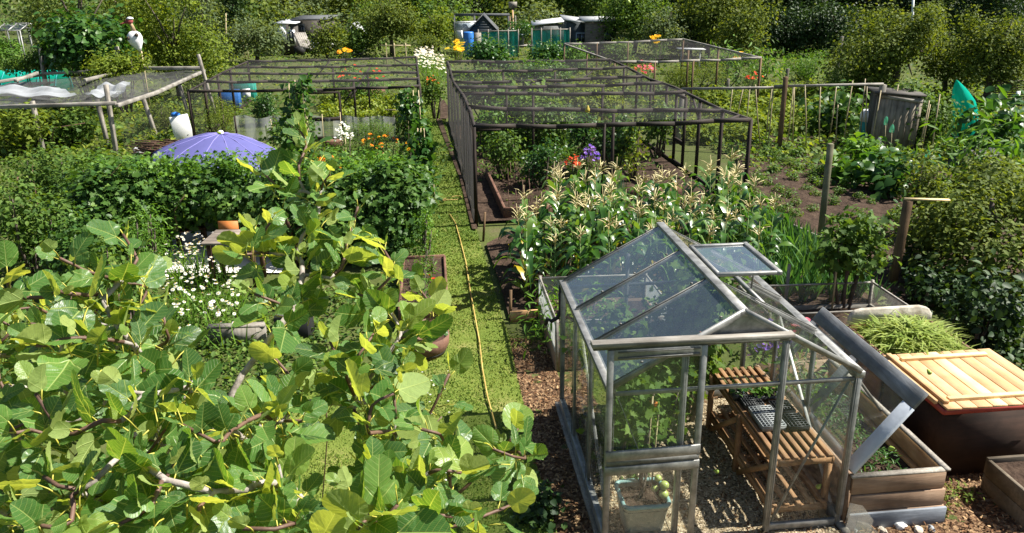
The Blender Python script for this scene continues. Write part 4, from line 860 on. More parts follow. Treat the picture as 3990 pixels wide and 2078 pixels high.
def lumps(b, n, r, k=.55, low=True):
    """break one ellipsoid into a crown of overlapping smaller ones"""
    out = []
    for i in range(n):
        d = nrm(r.normal(size=3)); q = r.uniform(.35, .75)
        if not low: d[2] = abs(d[2]) * .8 - .1
        s = r.uniform(.75, 1.15) * k
        out.append([b[0] + d[0] * b[3] * q, b[1] + d[1] * b[4] * q, b[2] + d[2] * b[5] * q, b[3] * s, b[4] * s, b[5] * s])
    return out
def trunk_mesh(base, top, r0, crown, r, nlimb=7):
    m = MB(); base = np.array(base, float); top = np.array(top, float); mid = (base + top) / 2 + r.normal(size=3) * .04 * np.linalg.norm(top - base)
    m.tube([base, mid, top], [r0, r0 * .75, r0 * .35], 8)
    for i in range(nlimb):
        s = base + (top - base) * r.uniform(.45, .95); c = crown[r.integers(len(crown))]; e = np.array(c[:3]) + r.normal(size=3) * np.array(c[3:]) * .3
        mm = (s + e) / 2 + np.array([0, 0, .08 * np.linalg.norm(e - s)]); m.tube([s, mm, e], [r0 * .4, r0 * .28, r0 * .08], 5)
    return m
def tree(label, cx, yt, yb, hw, Y, mat, nl=9, ncl=None, size=None, kind='quick', gap=.36, name='tree', seed=0, depth=.9, group=None, cat='tree'):
    r = np.random.default_rng(seed + 500); B = px_blob(cx, yt, yb, hw, Y, depth); L_ = lumps(B, nl, r)
    for q in range(nl): a = r.uniform(0, 6.28); f = r.uniform(.3, .85); L_.append([B[0] + B[3] * f * math.cos(a), B[1] + B[4] * f * math.sin(a), B[2] + B[5] * (1.02 - .55 * f * f), B[3] * .13, B[4] * .13, B[5] * r.uniform(.12, .3)])
    s = size or max(.08, .0028 * Y + .045); area = 12 * (B[3] * B[5] + B[3] * B[4]); ncl = ncl or int(min(2600, max(300, area / (s * s * 2.6))))
    t = thing(name, label, cat, (B[0], Y, 0), group)
    leaf_obj('crown', [clump_leaves(L_, ncl, 9, .55 * s * 2.6, s, kind, r, inner=.45, gap=gap, gf=2.6 / max(.5, B[3]), zmin=.02)], mat, t, (B[0], Y, 0))
    trunk_mesh((B[0], Y, -.05), (B[0] + .1, Y, B[2] + B[5] * .3), max(.05, B[3] * .07), L_, r).build('trunk', MT['bark'], t)
    return t
# ------------------------------------------------------------------ trees and shrubs, far to near
k = 0
for a in (
    ('olive leaved rounded tree at the far left behind the teal tunnel', 255, -140, 190, 170, 34, 'olive'),
    ('yellow green tree behind the white stork scarecrow', 640, -40, 285, 175, 29.5, 'yellow'),
    ('tall yellow green tree between the olive tree and the stork', 470, -140, 170, 140, 38, 'olive'),
    ('grey green tree beside the dark gap, left of the sheds', 760, -150, 230, 90, 37, 'grey'),
    ('grey green apple tree left of the white shed, canes before it', 985, 90, 240, 125, 43, 'grey'),
    ('broad pale grey green tree spreading above the white shed', 1080, -150, 95, 240, 60, 'grey'),
    ('bushy small tree in front of the brown flat roofed shed', 1262, 68, 205, 78, 44, 'olive'),
    ('low bushy shrub between the brown shed and the small grey hut', 1365, 105, 200, 62, 45, 'mid'),
    ('big rounded olive tree right of the small grey hut', 1515, 0, 198, 128, 46, 'olive'),
    ('feathery yellow green conifer left of the black gabled shed', 1702, 36, 160, 72, 48, 'yellow'),
    ('pale tree behind the small grey hut', 1320, -150, 80, 150, 62, 'olive'),
    ('mid green tree above the conifer on the skyline', 1610, -150, 50, 130, 66, 'mid'),
    ('grey tree behind the black gabled shed', 1850, -160, 55, 150, 70, 'grey'),
    ('yellowish tree behind the stack of upright planks', 2060, -160, 65, 150, 68, 'yellow'),
    ('dark olive tree behind the corrugated shed', 2260, -170, 65, 140, 64, 'mid'),
    ('large rounded tree right of the plank walled shed', 2480, -90, 175, 140, 45, 'mid'),
    ('silvery upright shrub behind the sunflowers', 2585, 45, 205, 95, 41.5, 'grey'),
    ('tall spreading tree behind the far fruit cage', 2780, -160, 195, 150, 43, 'olive'),
    ('lit tree at the right end of the far fruit cage, leaning right', 2925, -20, 190, 118, 40, 'olive'),
    ('old apple tree behind the grey leaning hut', 3520, 45, 320, 265, 27.5, 'olive'),
    ('second apple tree at the right edge beyond the wicker hurdle', 3900, 70, 340, 215, 26, 'olive'),
    ('low apple tree filling between the two old apple trees', 3720, 130, 340, 150, 28.5, 'olive'),
):
    k += 1; tree(a[0], *a[1:6], LM[a[6]], seed=k, nl=11 if a[4] > 120 else 8, depth=.8)
for a in (  # these trees carry their shade in the dark leaf colour
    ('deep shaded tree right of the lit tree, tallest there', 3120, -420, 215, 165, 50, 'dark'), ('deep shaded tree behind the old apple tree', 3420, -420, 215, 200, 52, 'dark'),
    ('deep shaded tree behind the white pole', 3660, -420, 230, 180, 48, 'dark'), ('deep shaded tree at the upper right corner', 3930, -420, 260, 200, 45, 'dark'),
    ('narrow tree in painted shade, added for the dark gap left of the grey green apple tree', 862, -300, 235, 55, 46, 'dark'), ('bush in painted shade right of the lit tree', 3080, 40, 240, 110, 44, 'dark'), ('bush in painted shade behind the bright lime shrub', 3260, 20, 250, 120, 43, 'dark'), ('dark bush under the tall spreading tree', 2700, 60, 215, 90, 44, 'dark'),  # bushes coloured as shade; the narrow tree is added to darken a gap
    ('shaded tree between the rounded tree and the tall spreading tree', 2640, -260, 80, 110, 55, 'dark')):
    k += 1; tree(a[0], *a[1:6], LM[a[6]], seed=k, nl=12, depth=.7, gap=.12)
# far woodland closes the view
r = np.random.default_rng(5); Lw = []
for x in np.linspace(-95, 95, 60):
    for row in range(3): Y = 80 + 22 * row + r.uniform(-6, 6); Lw.append([x * (1 + .22 * row) + r.uniform(-2, 2), Y, 3.2 + row * 3.5 + r.uniform(-.6, 1.5), 3.2, 3.0, 4.2 + row * 1.5])
o = leaf_obj('woodland', [clump_leaves(Lw, 9500, 8, .8, .62, 'quick', r, gap=.15, gf=.5)], LM['mid']); tag(o, 'belt of mixed woodland beyond the plots', 'woodland', kind='stuff')
Lw = []
for x in np.linspace(-46, 40, 58):
    Y = r.uniform(53, 72); hh = r.uniform(1.8, 4.6); Lw.append([x + r.uniform(-1, 1), Y, hh * .5, r.uniform(1.3, 2.6), 1.8, hh * .55])
for mt, q, nm, lb in (('mid', 0, 'scrub', 'band of mixed green scrub behind the sheds'), ('olive', 1, 'scrub', 'olive toned scrub filling in behind the sheds'), ('grey', 2, 'scrub', 'grey green scrub filling in behind the sheds')):
    o = leaf_obj(nm, [clump_leaves(Lw[q::3], 2300, 8, .42, .3, 'quick', r, gap=.15, gf=1.0)], LM[mt]); tag(o, lb, 'scrub', kind='stuff')
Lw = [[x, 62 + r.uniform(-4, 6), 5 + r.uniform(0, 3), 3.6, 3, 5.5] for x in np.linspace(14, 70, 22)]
o = leaf_obj('shaded_woodland', [clump_leaves(Lw, 4200, 8, .7, .5, 'quick', r, gap=.1, gf=.6)], LM['dark']); tag(o, 'wall of dark shaded trees along the right', 'woodland', kind='stuff')  # shade of this tree wall is painted into its leaves
# shrubs, by photo position
def shrub(label, cx, yt, yb, hw, Y, mat, size=.1, kind='oval', name='shrub', cat='shrub', nl=6, ncl=None, depth=.9, per=8, gap=.2, group=None, extra=None):
    global k; k += 1; r = np.random.default_rng(k + 900); B = px_blob(cx, yt, yb, hw, Y, depth); L_ = lumps(B, nl, r, .6)
    a = 12 * (B[3] * B[5] + B[3] * B[4]); ncl = ncl or int(min(1500, max(50, a / (size * size * 3.6))))
    return bush(name, label, cat, L_, LM[mat], ncl, per, size * 1.2, size, kind, group, gap, extra=extra)
for a in (
    ('glossy dark green large leaved bush left of the stork', 345, 70, 300, 180, 27.5, 'bean', .2, 'heart'),
    ('yellow tinted low shrub below the glossy dark bush', 410, 190, 292, 140, 25.5, 'yellow', .11),
    ('bright green foliage at the far left edge above the teal tunnel', 20, 60, 200, 60, 36, 'bright', .12),
    ('weedy clump in front of the teal tunnel', 110, 200, 300, 100, 27, 'mid', .1),
    ('small round olive shrub in front of the conifer', 1680, 138, 182, 46, 44, 'olive', .1),
    ('dense bright lime shrub right of the far fruit cage', 3140, 186, 300, 98, 33, 'bright', .12, 'lance'),
    ('rounded yellow green shrub inside the far fruit cage', 2720, 238, 325, 120, 30, 'yellow', .1, 'lance'),
    ('bramble clump left of the sunflowers', 2430, 165, 215, 70, 40, 'mid', .12),
    ('grey green weedy shrub below the plank walled shed', 2400, 150, 215, 45, 42, 'grey', .1),
    ('rosemary like shrub right of the far cage, beside the trestle', 3260, 275, 335, 60, 27, 'mid', .07, 'lance'),
    ('dark leafy kale clump behind the trestle canes', 3270, 355, 500, 110, 21.5, 'hop', .17, 'heart'),
    ('ivy tangle over the top of the grey hut', 3610, 335, 440, 120, 19.6, 'mid', .08, 'lobed'),
    ('big leaved squash plant right of the teal net bundle', 3900, 420, 530, 105, 18.3, 'bean', .22, 'heart'),
    ('strappy maize like clump below the teal net bundle', 3820, 520, 640, 120, 15.5, 'bright', .3, 'lance'),
    ('feathery tomato clump left of the bottle canes', 3370, 540, 640, 70, 17.0, 'bright', .09, 'lobed'),
    ('feathery green clump in front of the grey hut', 3470, 580, 680, 70, 16.3, 'mid', .09, 'lobed'),
    ('courgette plant with pale mottled leaves', 3470, 640, 770, 120, 15.4, 'bean', .2, 'heart'),
    ('courgette plant behind the grey leaning post', 3330, 610, 690, 70, 16.4, 'bright', .18, 'heart'),
    ('leafy green clump beside the apple hedge', 3650, 690, 800, 70, 14.0, 'potato', .1),
    ('tall currant bush inside the left cage', 1035, 355, 455, 62, 24, 'bean', .07),
    ('leafy green clump beside the left cage corner post', 1600, 400, 500, 62, 21.5, 'mid', .1),
    ('broad leaved clump behind the white mesh strip', 1150, 480, 560, 110, 19.3, 'potato', .12),
    ('ferny carrot tops behind the mesh strip', 1440, 470, 550, 120, 19.6, 'mid', .06, 'lance'),
    ('leafy raspberry canes at the front left of the long cage', 1965, 505, 650, 75, 16.8, 'mid', .1),
    ('tall dark tomato bush in the middle of the long cage', 2395, 385, 610, 82, 16.6, 'hop', .08, 'lobed'),
    ('dark leafy bush left of the tomato bush in the cage', 2270, 450, 590, 60, 17.3, 'bean', .09),
    ('yellowing bean wall at the edge of the tomato bush', 2478, 470, 612, 26, 16.4, 'lime', .09),
    ('broad leaf cabbage patch half way down the cage', 2000, 350, 440, 140, 20.5, 'mid', .16, 'heart'),
    ('broad leaf brassica clump near the cage middle', 2200, 330, 420, 110, 21.5, 'grey', .17, 'heart'),
    ('netted fruit bush at the far left of the cage', 1900, 265, 350, 110, 24, 'mid', .09),
    ('netted fruit bush at the far right of the cage', 2330, 270, 340, 90, 23.5, 'olive', .09),
    ('lush green crop row across the middle of the long cage', 2120, 380, 470, 200, 19.2, 'mid', .11),
    ('leafy crop on the right side of the long cage, near the door', 2560, 400, 520, 80, 18.6, 'potato', .1),
    ('tall netted green plants at the back of the long cage', 2100, 262, 330, 160, 23.2, 'hop', .1),
    ('yellow green crop strip in the back half of the long cage', 2250, 300, 380, 150, 21.8, 'yellow', .1),
    ('leafy clump along the left inside of the long cage', 1900, 380, 500, 60, 18.8, 'bright', .1),
    ('dark bush below the white flowers in the long cage', 2120, 540, 660, 80, 15.8, 'bean', .08),
    ('green border clump beside the path, left edge, far', 1690, 300, 420, 45, 24.5, 'mid', .1),
    ('bean row covered in leaves beyond the long cage', 1890, 172, 238, 95, 36, 'bean', .15, 'heart'),
    ('flowering runner beans with red specks beyond the long cage', 2130, 168, 240, 60, 36, 'bean', .14, 'heart'),
    ('leafy row right of the runner beans beyond the cage', 2250, 180, 240, 65, 36.5, 'bright', .14),
    ('maize like stand of green leaves behind the far cage', 2830, 215, 320, 85, 31, 'bright', .28, 'lance'),
    ('second stand of strappy green leaves right of the far cage', 2990, 220, 330, 55, 30.5, 'bright', .28, 'lance'),
    ('scrambling vine mass at the left edge under the weathered frame', 60, 425, 640, 150, 20.3, 'yellow', .12, 'lobed'),
    ('climbing vine leaves along the weathered frame rail', 230, 432, 620, 110, 20.6, 'mid', .11, 'lobed'),
    ('leafy tangle below the weathered frame corner', 330, 590, 700, 130, 16.6, 'mid', .1, 'lobed'),
    ('weedy green growth inside the weathered frame', 640, 385, 480, 80, 23.0, 'olive', .08, 'lance'),
    ('pale feathery fennel beside the left cage', 830, 390, 500, 80, 22.5, 'yellow', .07, 'lance'),
):
    shrub(*a[:7], *a[7:])
# ------------------------------------------------------------------ hop covered arbour hedge
hb = []
r = np.random.default_rng(42)
for u in np.linspace(0, 1, 15):
    x = -6.9 + 5.1 * u; y = 12.5 - .25 * u + r.uniform(-.1, .1); hb.append([x, y, .92 + r.uniform(-.14, .12), .42, .75, .45])
for u in np.linspace(0, 1, 5): hb.append([-1.95 + .1 * u, 12.0 + .8 * u, .75 - .1 * u, .45, .45, .7])
for u in np.linspace(0, 1, 6): hb.append([-6.6 + .6 * u, 11.6 + .2 * u, .8, .5, .4, .7])
for u in np.linspace(0, 1, 7): hb.append([-3.7 + 1.6 * u, 11.75 + r.uniform(-.1, .1), .55, .4, .4, .55])
HG = thing('hop_hedge', 'thick hop covered arbour hedge in front of the purple parasol', 'hedge', (-4.3, 12.3, 0))
leaf_obj('foliage', [clump_leaves(hb, 4300, 8, .1, .1, 'lobed', r, inner=.7, gap=.12, up=.55), clump_leaves(hb, 900, 6, .1, .09, 'lobed', r, inner=.2, gap=0)], LM['hop'], HG, (-4.3, 12.3, 0))
m = MB()
for i in range(26):
    x = r.uniform(-6.8, -1.8); y = 12.1 + r.uniform(-.3, .5); z = 1.4; pts = [(x, y, z)]
    for j in range(4): pts.append((pts[-1][0] + r.uniform(-.06, .1), pts[-1][1] + r.uniform(-.05, .05), pts[-1][2] + r.uniform(.01, .09)))
    m.tube(pts, .006, 4)
m.build('shoot', MT['stalk'], HG)
for x in (-6.6, -4.9, -3.4, -2.1): m = MB(); m.bar((x, 12.5, 0), (x, 12.5, 1.2), .08, .08); m.build('post', MT['greywood'], HG)
leaf_obj('young_foliage', [clump_leaves([[x, 12.2 + r.uniform(-.4, .4), 1.45 + r.uniform(0, .12), .16, .2, .1] for x in np.linspace(-6.7, -1.9, 36)], 420, 5, .06, .06, 'lobed', r, inner=.1)], LM['bright'], HG, (-4.3, 12.3, 0))
# low herb border by the path end of the hedge
shrub('light green mint like border spilling onto the path', 1650, 800, 1060, 36, 11.3, 'bright', .045, nl=7)
shrub('thin leaved border plants lower down the path edge', 1665, 960, 1130, 32, 10.5, 'mid', .045, 'lance', nl=6)
# ------------------------------------------------------------------ left jungle of apple stems and climbers
for i, (cx, yt, yb, hw, Y, mt, sz, kd, lb) in enumerate((
    (120, 560, 900, 190, 13.6, 'mid', .075, 'oval', 'tangle of apple shoots at the left edge, upper part'), (330, 620, 900, 150, 13.0, 'mid', .075, 'oval', 'leafy apple tangle left of the hop hedge'),
    (60, 760, 1150, 170, 10.6, 'mid', .08, 'oval', 'dense leafy bush at the left edge behind the fig'), (300, 800, 1120, 160, 10.2, 'hop', .075, 'oval', 'dark leafy bush between the fig and the hedge'),
    (520, 800, 960, 110, 10.9, 'bright', .08, 'lance', 'bright green leafy stems left of the wooden table'), (430, 930, 1250, 130, 8.6, 'mid', .08, 'oval', 'leafy undergrowth behind the fig leaves'))):
    shrub(lb, cx, yt, yb, hw, Y, mt, sz, kd, nl=8, depth=.8)
for i, (pts, lb) in enumerate((([(190, 1010), (185, 900), (150, 820), (130, 700), (125, 640)], 'reddish upright apple shoot at the left edge'), ([(355, 960), (370, 820), (420, 700), (470, 640)], 'arching apple shoot crossing the leafy tangle'), ([(20, 900), (60, 760), (70, 690)], 'short upright apple shoot in the left corner'), ([(690, 900), (680, 820), (720, 760)], 'thin shoot rising before the hop hedge'), ([(200, 560), (210, 500), (330, 480)], 'bent shoot along the weathered frame'))):
    m = MB(); P = [WY(x, y, 11.5 if i != 4 else 18) for x, y in pts]; m.tube(P, [.016, .013, .01, .007, .005][:len(P)] , 5); t = thing('apple_shoot', lb, 'shoot', P[0]); m.build('stem', MT['vine'], t)
    q = np.vstack([P[j] + (P[j + 1] - P[j]) * u for j in range(len(P) - 1) for u in np.linspace(0, 1, 14)]); leaf_obj('foliage', [leaf_arrays(np.repeat(q, 2, 0) + rng.normal(size=(len(q) * 2, 3)) * .015, rdir(len(q) * 2) + [0, 0, .8], rdir(len(q) * 2) + [0, 0, .3], .07, 'oval')], LM['mid'], t, P[0])
# ------------------------------------------------------------------ sweetcorn block
def ribbon(m, base, az, L, w_, rise, droop, r, n=9):
    d = np.array([math.cos(az), math.sin(az), 0]); s = np.array([-math.sin(az), math.cos(az), 0]); vs = []; tw = r.uniform(-.8, .8)
    for i in range(n):
        t = i / (n - 1); p = base + d * L * t * (1 - .25 * t * droop) + np.array([0, 0, rise * math.sin(min(1, t * 1.25) * math.pi * .55) - droop * L * t ** 2.6])
        ww = w_ * (math.sin(math.pi * (.12 + .88 * t) ** .8) ** .7 + .02) * (1 - t ** 6); a = tw * t; sv_ = s * math.cos(a) + np.array([0, 0, math.sin(a)]); wav = .012 * math.sin(t * 14 + az)
        vs += [p - sv_ * ww + [0, 0, .2 * ww + wav], p, p + sv_ * ww + [0, 0, .2 * ww - wav]]
    m.add(vs, [(3 * i + q, 3 * i + q + 1, 3 * i + q + 4, 3 * i + q + 3) for i in range(n - 1) for q in (0, 1)])
    return n * 3
protos = []
for i in range(6):
    r = np.random.default_rng(60 + i); t = thing('maize_plant', 'sweetcorn plant with arching leaves and a straw coloured tassel', 'sweetcorn', (0, 0, 0), 'sweetcorn plants in the block behind the greenhouse')
    h = 1.02 + r.uniform(-.06, .06); lean = r.normal(size=2) * .03; m = MB(); m.tube([(0, 0, 0), (lean[0] * .5, lean[1] * .5, h * .5), (*lean, h)], [.015, .012, .007], 6); m.build('stalk', MT['stalk'], t, smooth=True)
    m = MB(); az = r.uniform(0, 6.28); ti = []
    for j in range(12):
        z = .12 + (h - .16) * j / 11; az += math.pi + r.uniform(-.5, .5); tv = 1.0 if (j < 3 and r.random() < .35) else r.uniform(0, .9)
        c = ribbon(m, np.array([lean[0] * z / h, lean[1] * z / h, z]), az, r.uniform(.42, .64) * (1 - .3 * abs(j - 5) / 6), .047, r.uniform(.12, .26), r.uniform(.35, .95), r); ti += [tv] * c
    o = m.build('foliage', LM['maize'], t, smooth=True); at = o.data.attributes.new('tint', 'FLOAT', 'POINT'); at.data.foreach_set('value', np.array(ti, np.float32))
    m = MB(); b_ = np.array([*lean, h - .02]); m.tube([b_, b_ + [0, 0, .34]], [.005, .003], 4); ti = [.5] * len(m.v)
    for j in range(9):
        a = r.uniform(0, 6.28); L = r.uniform(.12, .21); z0 = r.uniform(.06, .2); e = r.uniform(.5, 1.1); d = np.array([math.cos(a) * math.sin(e), math.sin(a) * math.sin(e), math.cos(e)])
        p0 = b_ + [0, 0, z0]; n0 = len(m.v); m.tube([p0, p0 + d * L * .6, p0 + d * L + [0, 0, -.03]], [.0075, .007, .004], 4); ti += [r.random()] * (len(m.v) - n0)
    o = m.build('tassel', LM['straw'], t); at = o.data.attributes.new('tint', 'FLOAT', 'POINT'); at.data.foreach_set('value', np.array(ti, np.float32))
    m = MB(); a = r.uniform(0, 6.28); p0 = np.array([0, 0, h * .45]); d = np.array([math.cos(a) * .35, math.sin(a) * .35, 1]); m.tube([p0, p0 + d * .05, p0 + d * .15, p0 + d * .2], [.012, .024, .02, .006], 7); C_ = m.build('cob', MT['stalk'] if i % 3 else MT['cob'], t, smooth=True)
    m = MB(); m.tube([p0 + d * .195, p0 + d * .24 + [.01, 0, -.01]], [.01, .012], 5); m.build('silk', MT['silk'], C_)
    protos.append(t)
used = [False] * 6; r = np.random.default_rng(8); cnt = 0
for j in range(9):
    for i in range(10):
        u = i / 9; v = j / 8; x = .42 + 3.3 * u + r.uniform(-.1, .1) - .2 * (1 - v) * (1 - u); y = 9.75 + 3.0 * v + r.uniform(-.12, .12) + .12 * u
        if (u < .08 and v > .55) or (u > .9 and v < .2) or r.random() < .06: continue
        p = protos[cnt % 6]; s = r.uniform(.8, 1.14)
        if not used[cnt % 6]: used[cnt % 6] = True; p.location = (x, y, .03); p.rotation_euler = (0, 0, r.uniform(0, 6.28)); p.scale = (s,) * 3
        else: dup(p, (x, y, .03), r.uniform(0, 6.28), s, tilt=(r.normal() * .05, r.normal() * .05))
        cnt += 1
# ------------------------------------------------------------------ repeated small crops
def crop_proto(name, label, cat, group, arrays_fn, mat, n=3, seed=0):
    out = []
    for i in range(n):
        r = np.random.default_rng(seed + i); o = thing(name, label, cat, (0, 0, 0), group); leaf_obj('foliage', arrays_fn(r), mat, o); out.append(o)
    return out
def sow(protos, pts, r, s=(.85, 1.15), z=.04):
    for i, (x, y) in enumerate(pts):
        p = protos[i % len(protos)]; o = p if i < len(protos) else dup(p)
        q = r.uniform(*s); o.location = (float(x), float(y), z); o.rotation_euler = (0, 0, r.uniform(0, 6.28)); o.scale = (q, q, q * r.uniform(.9, 1.1))
def fan(r, n, L, w_, spread):
    D = rdir(n, r) * spread + np.array([0, 0, 1.0]); D = nrm(D); N = nrm(np.cross(D, rdir(n, r))); return [leaf_arrays(r.normal(size=(n, 3)) * [.012, .012, 0], N, D, L * r.uniform(.6, 1.15, n), 'blade', r)]
def wide_blade(r, n, L, spread, wid):
    V, Fl, T, t = fan(r, n, L, 0, spread)[0]; V = V.reshape(n, 5, 3); c = V.mean(1, keepdims=True); e = V[:, 1:2] - V[:, 0:1]; V[:, [0, 3]] -= e * wid; V[:, [1, 2]] += e * wid; V[:, 4, 2] -= .12 * L; return [(V.reshape(-1, 3), Fl, T, t)]
pr_ = crop_proto('leek_plant', 'leek plant with a fan of narrow blue green leaves', 'leek', 'leeks in the rows right of the sweetcorn', lambda r: wide_blade(r, 20, .5, .45, .45), LM['leek'], 4, 20)
r = np.random.default_rng(3); pts = []
for row in range(7):
    for q in np.linspace(0, 1, 15): y = 9.75 + 3.4 * q; x = 3.45 + .2 * row + .3 * (1 - q); pts.append((x + r.uniform(-.03, .03) + .05, y + r.uniform(-.06, .06)))
pts = [p for p in pts if not (p[0] < 4.25 and p[1] > 12.2)]
sow(pr_, pts, r)
pr_ = crop_proto('onion_plant', 'upright blue green onion plant in the cage bed', 'onion', 'onions growing in the long fruit cage', lambda r: wide_blade(r, 12, .5, .2, .12), LM['onion'], 3, 40)
pts = [tuple(cg(2.0 + .12 * i, .55 + .17 * j)[:2]) for i in range(9) for j in range(5)]; sow(pr_, [(x + r.uniform(-.03, .03), y + r.uniform(-.03, .03)) for x, y in pts], r)
def pot(r): return [clump_leaves([[0, 0, .16, .24, .24, .15]], 26, 7, .05, .085, 'oval', r, inner=.3, gap=0)]
pr_ = crop_proto('potato_plant', 'leafy green row crop plant in the dug soil', 'potato plant', 'row crop plants in the dug soil on the right', pot, LM['potato'], 4, 60)
pts = []
for (x0, y0, x1, y1, n) in ((2905, 690, 3230, 870, 9), (2960, 780, 3170, 880, 5), (3020, 680, 3420, 905, 13), (3130, 640, 3560, 900, 15), (3000, 620, 3330, 800, 12), (3200, 960, 3300, 1000, 3), (3290, 900, 3460, 1000, 7), (2920, 740, 3010, 830, 4), (2940, 560, 3200, 650, 12), (2960, 600, 3240, 700, 12)):
    for q in np.linspace(0, 1, n): p = W(x0 + (x1 - x0) * q, y0 + (y1 - y0) * q); pts.append((p[0] + r.uniform(-.12, .12), p[1] + r.uniform(-.15, .15)))
pts = [p for p in pts if r.random() < .68]; sow(pr_, pts, r, (.38, .72))
pr_ = crop_proto('bean_row_plant', 'yellowing potato plant in the plot beyond the trestle', 'potato plant', 'yellowing plants in the plot beyond the trestle', pot, LM['yellow'], 3, 70)
pts = []
for (x0, x1, y, n) in ((2700, 3150, 400, 13), (2720, 3250, 440, 14), (2760, 3150, 480, 11), (2720, 3060, 520, 9), (2700, 2960, 560, 8), (2990, 3400, 370, 10)):
    for q in np.linspace(0, 1, n): p = W(x0 + (x1 - x0) * q, y); pts.append((p[0] + r.uniform(-.3, .3), p[1] + r.uniform(-.4, .4)))
sow(pr_, pts, r, (1.1, 1.7))
pr_ = crop_proto('pumpkin_plant', 'yellow green sprawling plant inside the left fruit cage', 'potato plant', 'sprawling plants in the left fruit cage', pot, LM['lime'], 3, 80)
pts = [(W(x, y)[0] + r.uniform(-.2, .2), W(x, y)[1] + r.uniform(-.2, .2)) for x in range(1270, 1600, 34) for y in (410, 440, 470)]; sow(pr_, pts, r, (1.0, 1.6))
# ground cover between the plants
def cover(name, label, polys, n, mat, size, hgt, kind='oval', seed=0):
    r = np.random.default_rng(seed + 300); P = np.vstack([scatter(int(n * f), p, r) for p, f in polys]); hh = .5 + .5 * bump(P[:, 0] * 2.2, P[:, 1] * 2.2, seed); keep = hh > .12; P = P[keep]; hh = hh[keep]
    z = r.random(len(P)) * hgt * np.clip(hh, .2, 1.3); o = leaf_obj(name, [leaf_arrays(np.column_stack([P, z]), rdir(len(P), r) * .8 + [0, 0, .9], rdir(len(P), r) + [0, 0, .3], size * r.uniform(.6, 1.3, len(P)), kind, r)], mat); return tag(o, label, 'ground cover', kind='stuff')
cover('ground_cover', 'low mixed weeds and crops over the far plots', [([(-45, 30), (-3, 30), (-2, 62), (-60, 62)], .3), ([(-2.6, 32), (30, 30), (60, 62), (-2, 62)], .32), ([(-21, 19), (-10.5, 19), (-4.0, 30), (-25, 31)], .13), ([(5.5, 18), (18, 16), (30, 32), (3.6, 31)], .25)], 42000, LM['mid'], .16, .4, seed=1)
cover('ground_cover', 'yellow green low weeds over the far plots', [([(-40, 31), (30, 31), (45, 60), (-50, 60)], .6), ([(5.5, 17), (14, 16), (20, 30), (4.2, 30)], .25), ([(-14, 19), (-9, 19), (-10, 29), (-18, 29)], .15)], 26000, LM['yellow'], .15, .35, seed=2)
cover('plot_weeds', 'mixed low crops and weeds over the middle plots', [([(-9, 14.2), (-1.6, 13.6), (-1.5, 20.4), (-9.3, 20.2)], .3), ([(-12, 9), (-7, 9.5), (-7.5, 19), (-14, 19)], .25), ([(5.6, 16.5), (9, 16.5), (15, 20), (5.2, 22)], .22), ([tuple(cg(a, l)[:2]) for a, l in ((.3, 3), (4.8, 3.5), (4.8, 10), (.3, 10))], .15)], 24000, LM['mid'], .09, .26, seed=3)
cover('hedge_weeds', 'shady undergrowth below the fig and hedge', [([(-6.5, 5.5), (-1.9, 7.6), (-1.6, 10.5), (-6.5, 10.2)], 1)], 9000, LM['mid'], .07, .22, seed=4)
cover('shade_leaves', 'dark low leaves in the shade of the apple hedge', [([(5.3, 6.2), (7.5, 6), (8.5, 10), (5.8, 9.6)], 1)], 4500, LM['dark'], .1, .2, seed=5)  # leaf colour darkened to paint the hedge's shade
cover('fallen_chips', 'loose bark chips on the path beside the greenhouse', [(chip_pts, 1)], 14000, LM['chip'], .032, .018, 'chip', seed=6).location = (0, 0, .028)
cover('floor_gravel', 'loose gravel and chips on the greenhouse floor', [([tuple(g(a, l)[:2]) for a, l in ((.05, -.9), (1.9, -.9), (1.9, 2.0), (.05, 2.0))], 1)], 5000, LM['stone'], .02, .012, 'chip', seed=7).location = (0, 0, .045)
r = np.random.default_rng(9); P = scatter(110000, lawn_pts, r); dd = np.hypot(P[:, 0], P[:, 1]); P = P[r.random(len(P)) < np.clip(12 / dd, .2, 1) ** 1.2]; n = len(P)
Dg = rdir(n, r) * .55 + [0, 0, 1]; o = leaf_obj('grass_blades', [leaf_arrays(np.column_stack([P, np.full(n, .018)]), rdir(n, r) * .6 + [0, -.5, .7], Dg, r.uniform(.012, .032, n) * np.clip(np.hypot(P[:, 0], P[:, 1]) / 9, 1, 2), 'quick', r, np.clip(.5 + .3 * bump(P[:, 0] * 1.5, P[:, 1] * 1.5, 4) + r.normal(size=n) * .2, 0, 1))], LM['grass']); tag(o, 'short mown grass of the path and lawn', 'grass', kind='stuff')
P = scatter(130, [G2(1560, 1450), G2(1750, 1450), G2(1800, 2078), G2(1500, 2078)], r); o = leaf_obj('clover_flowers', [leaf_arrays(np.column_stack([P, np.full(130, .05)]), rdir(130, r) * .3 + [0, 0, 1], rdir(130, r), .022, 'daisy')], LM['white']); tag(o, 'white clover heads in the lawn', 'clover', kind='stuff')
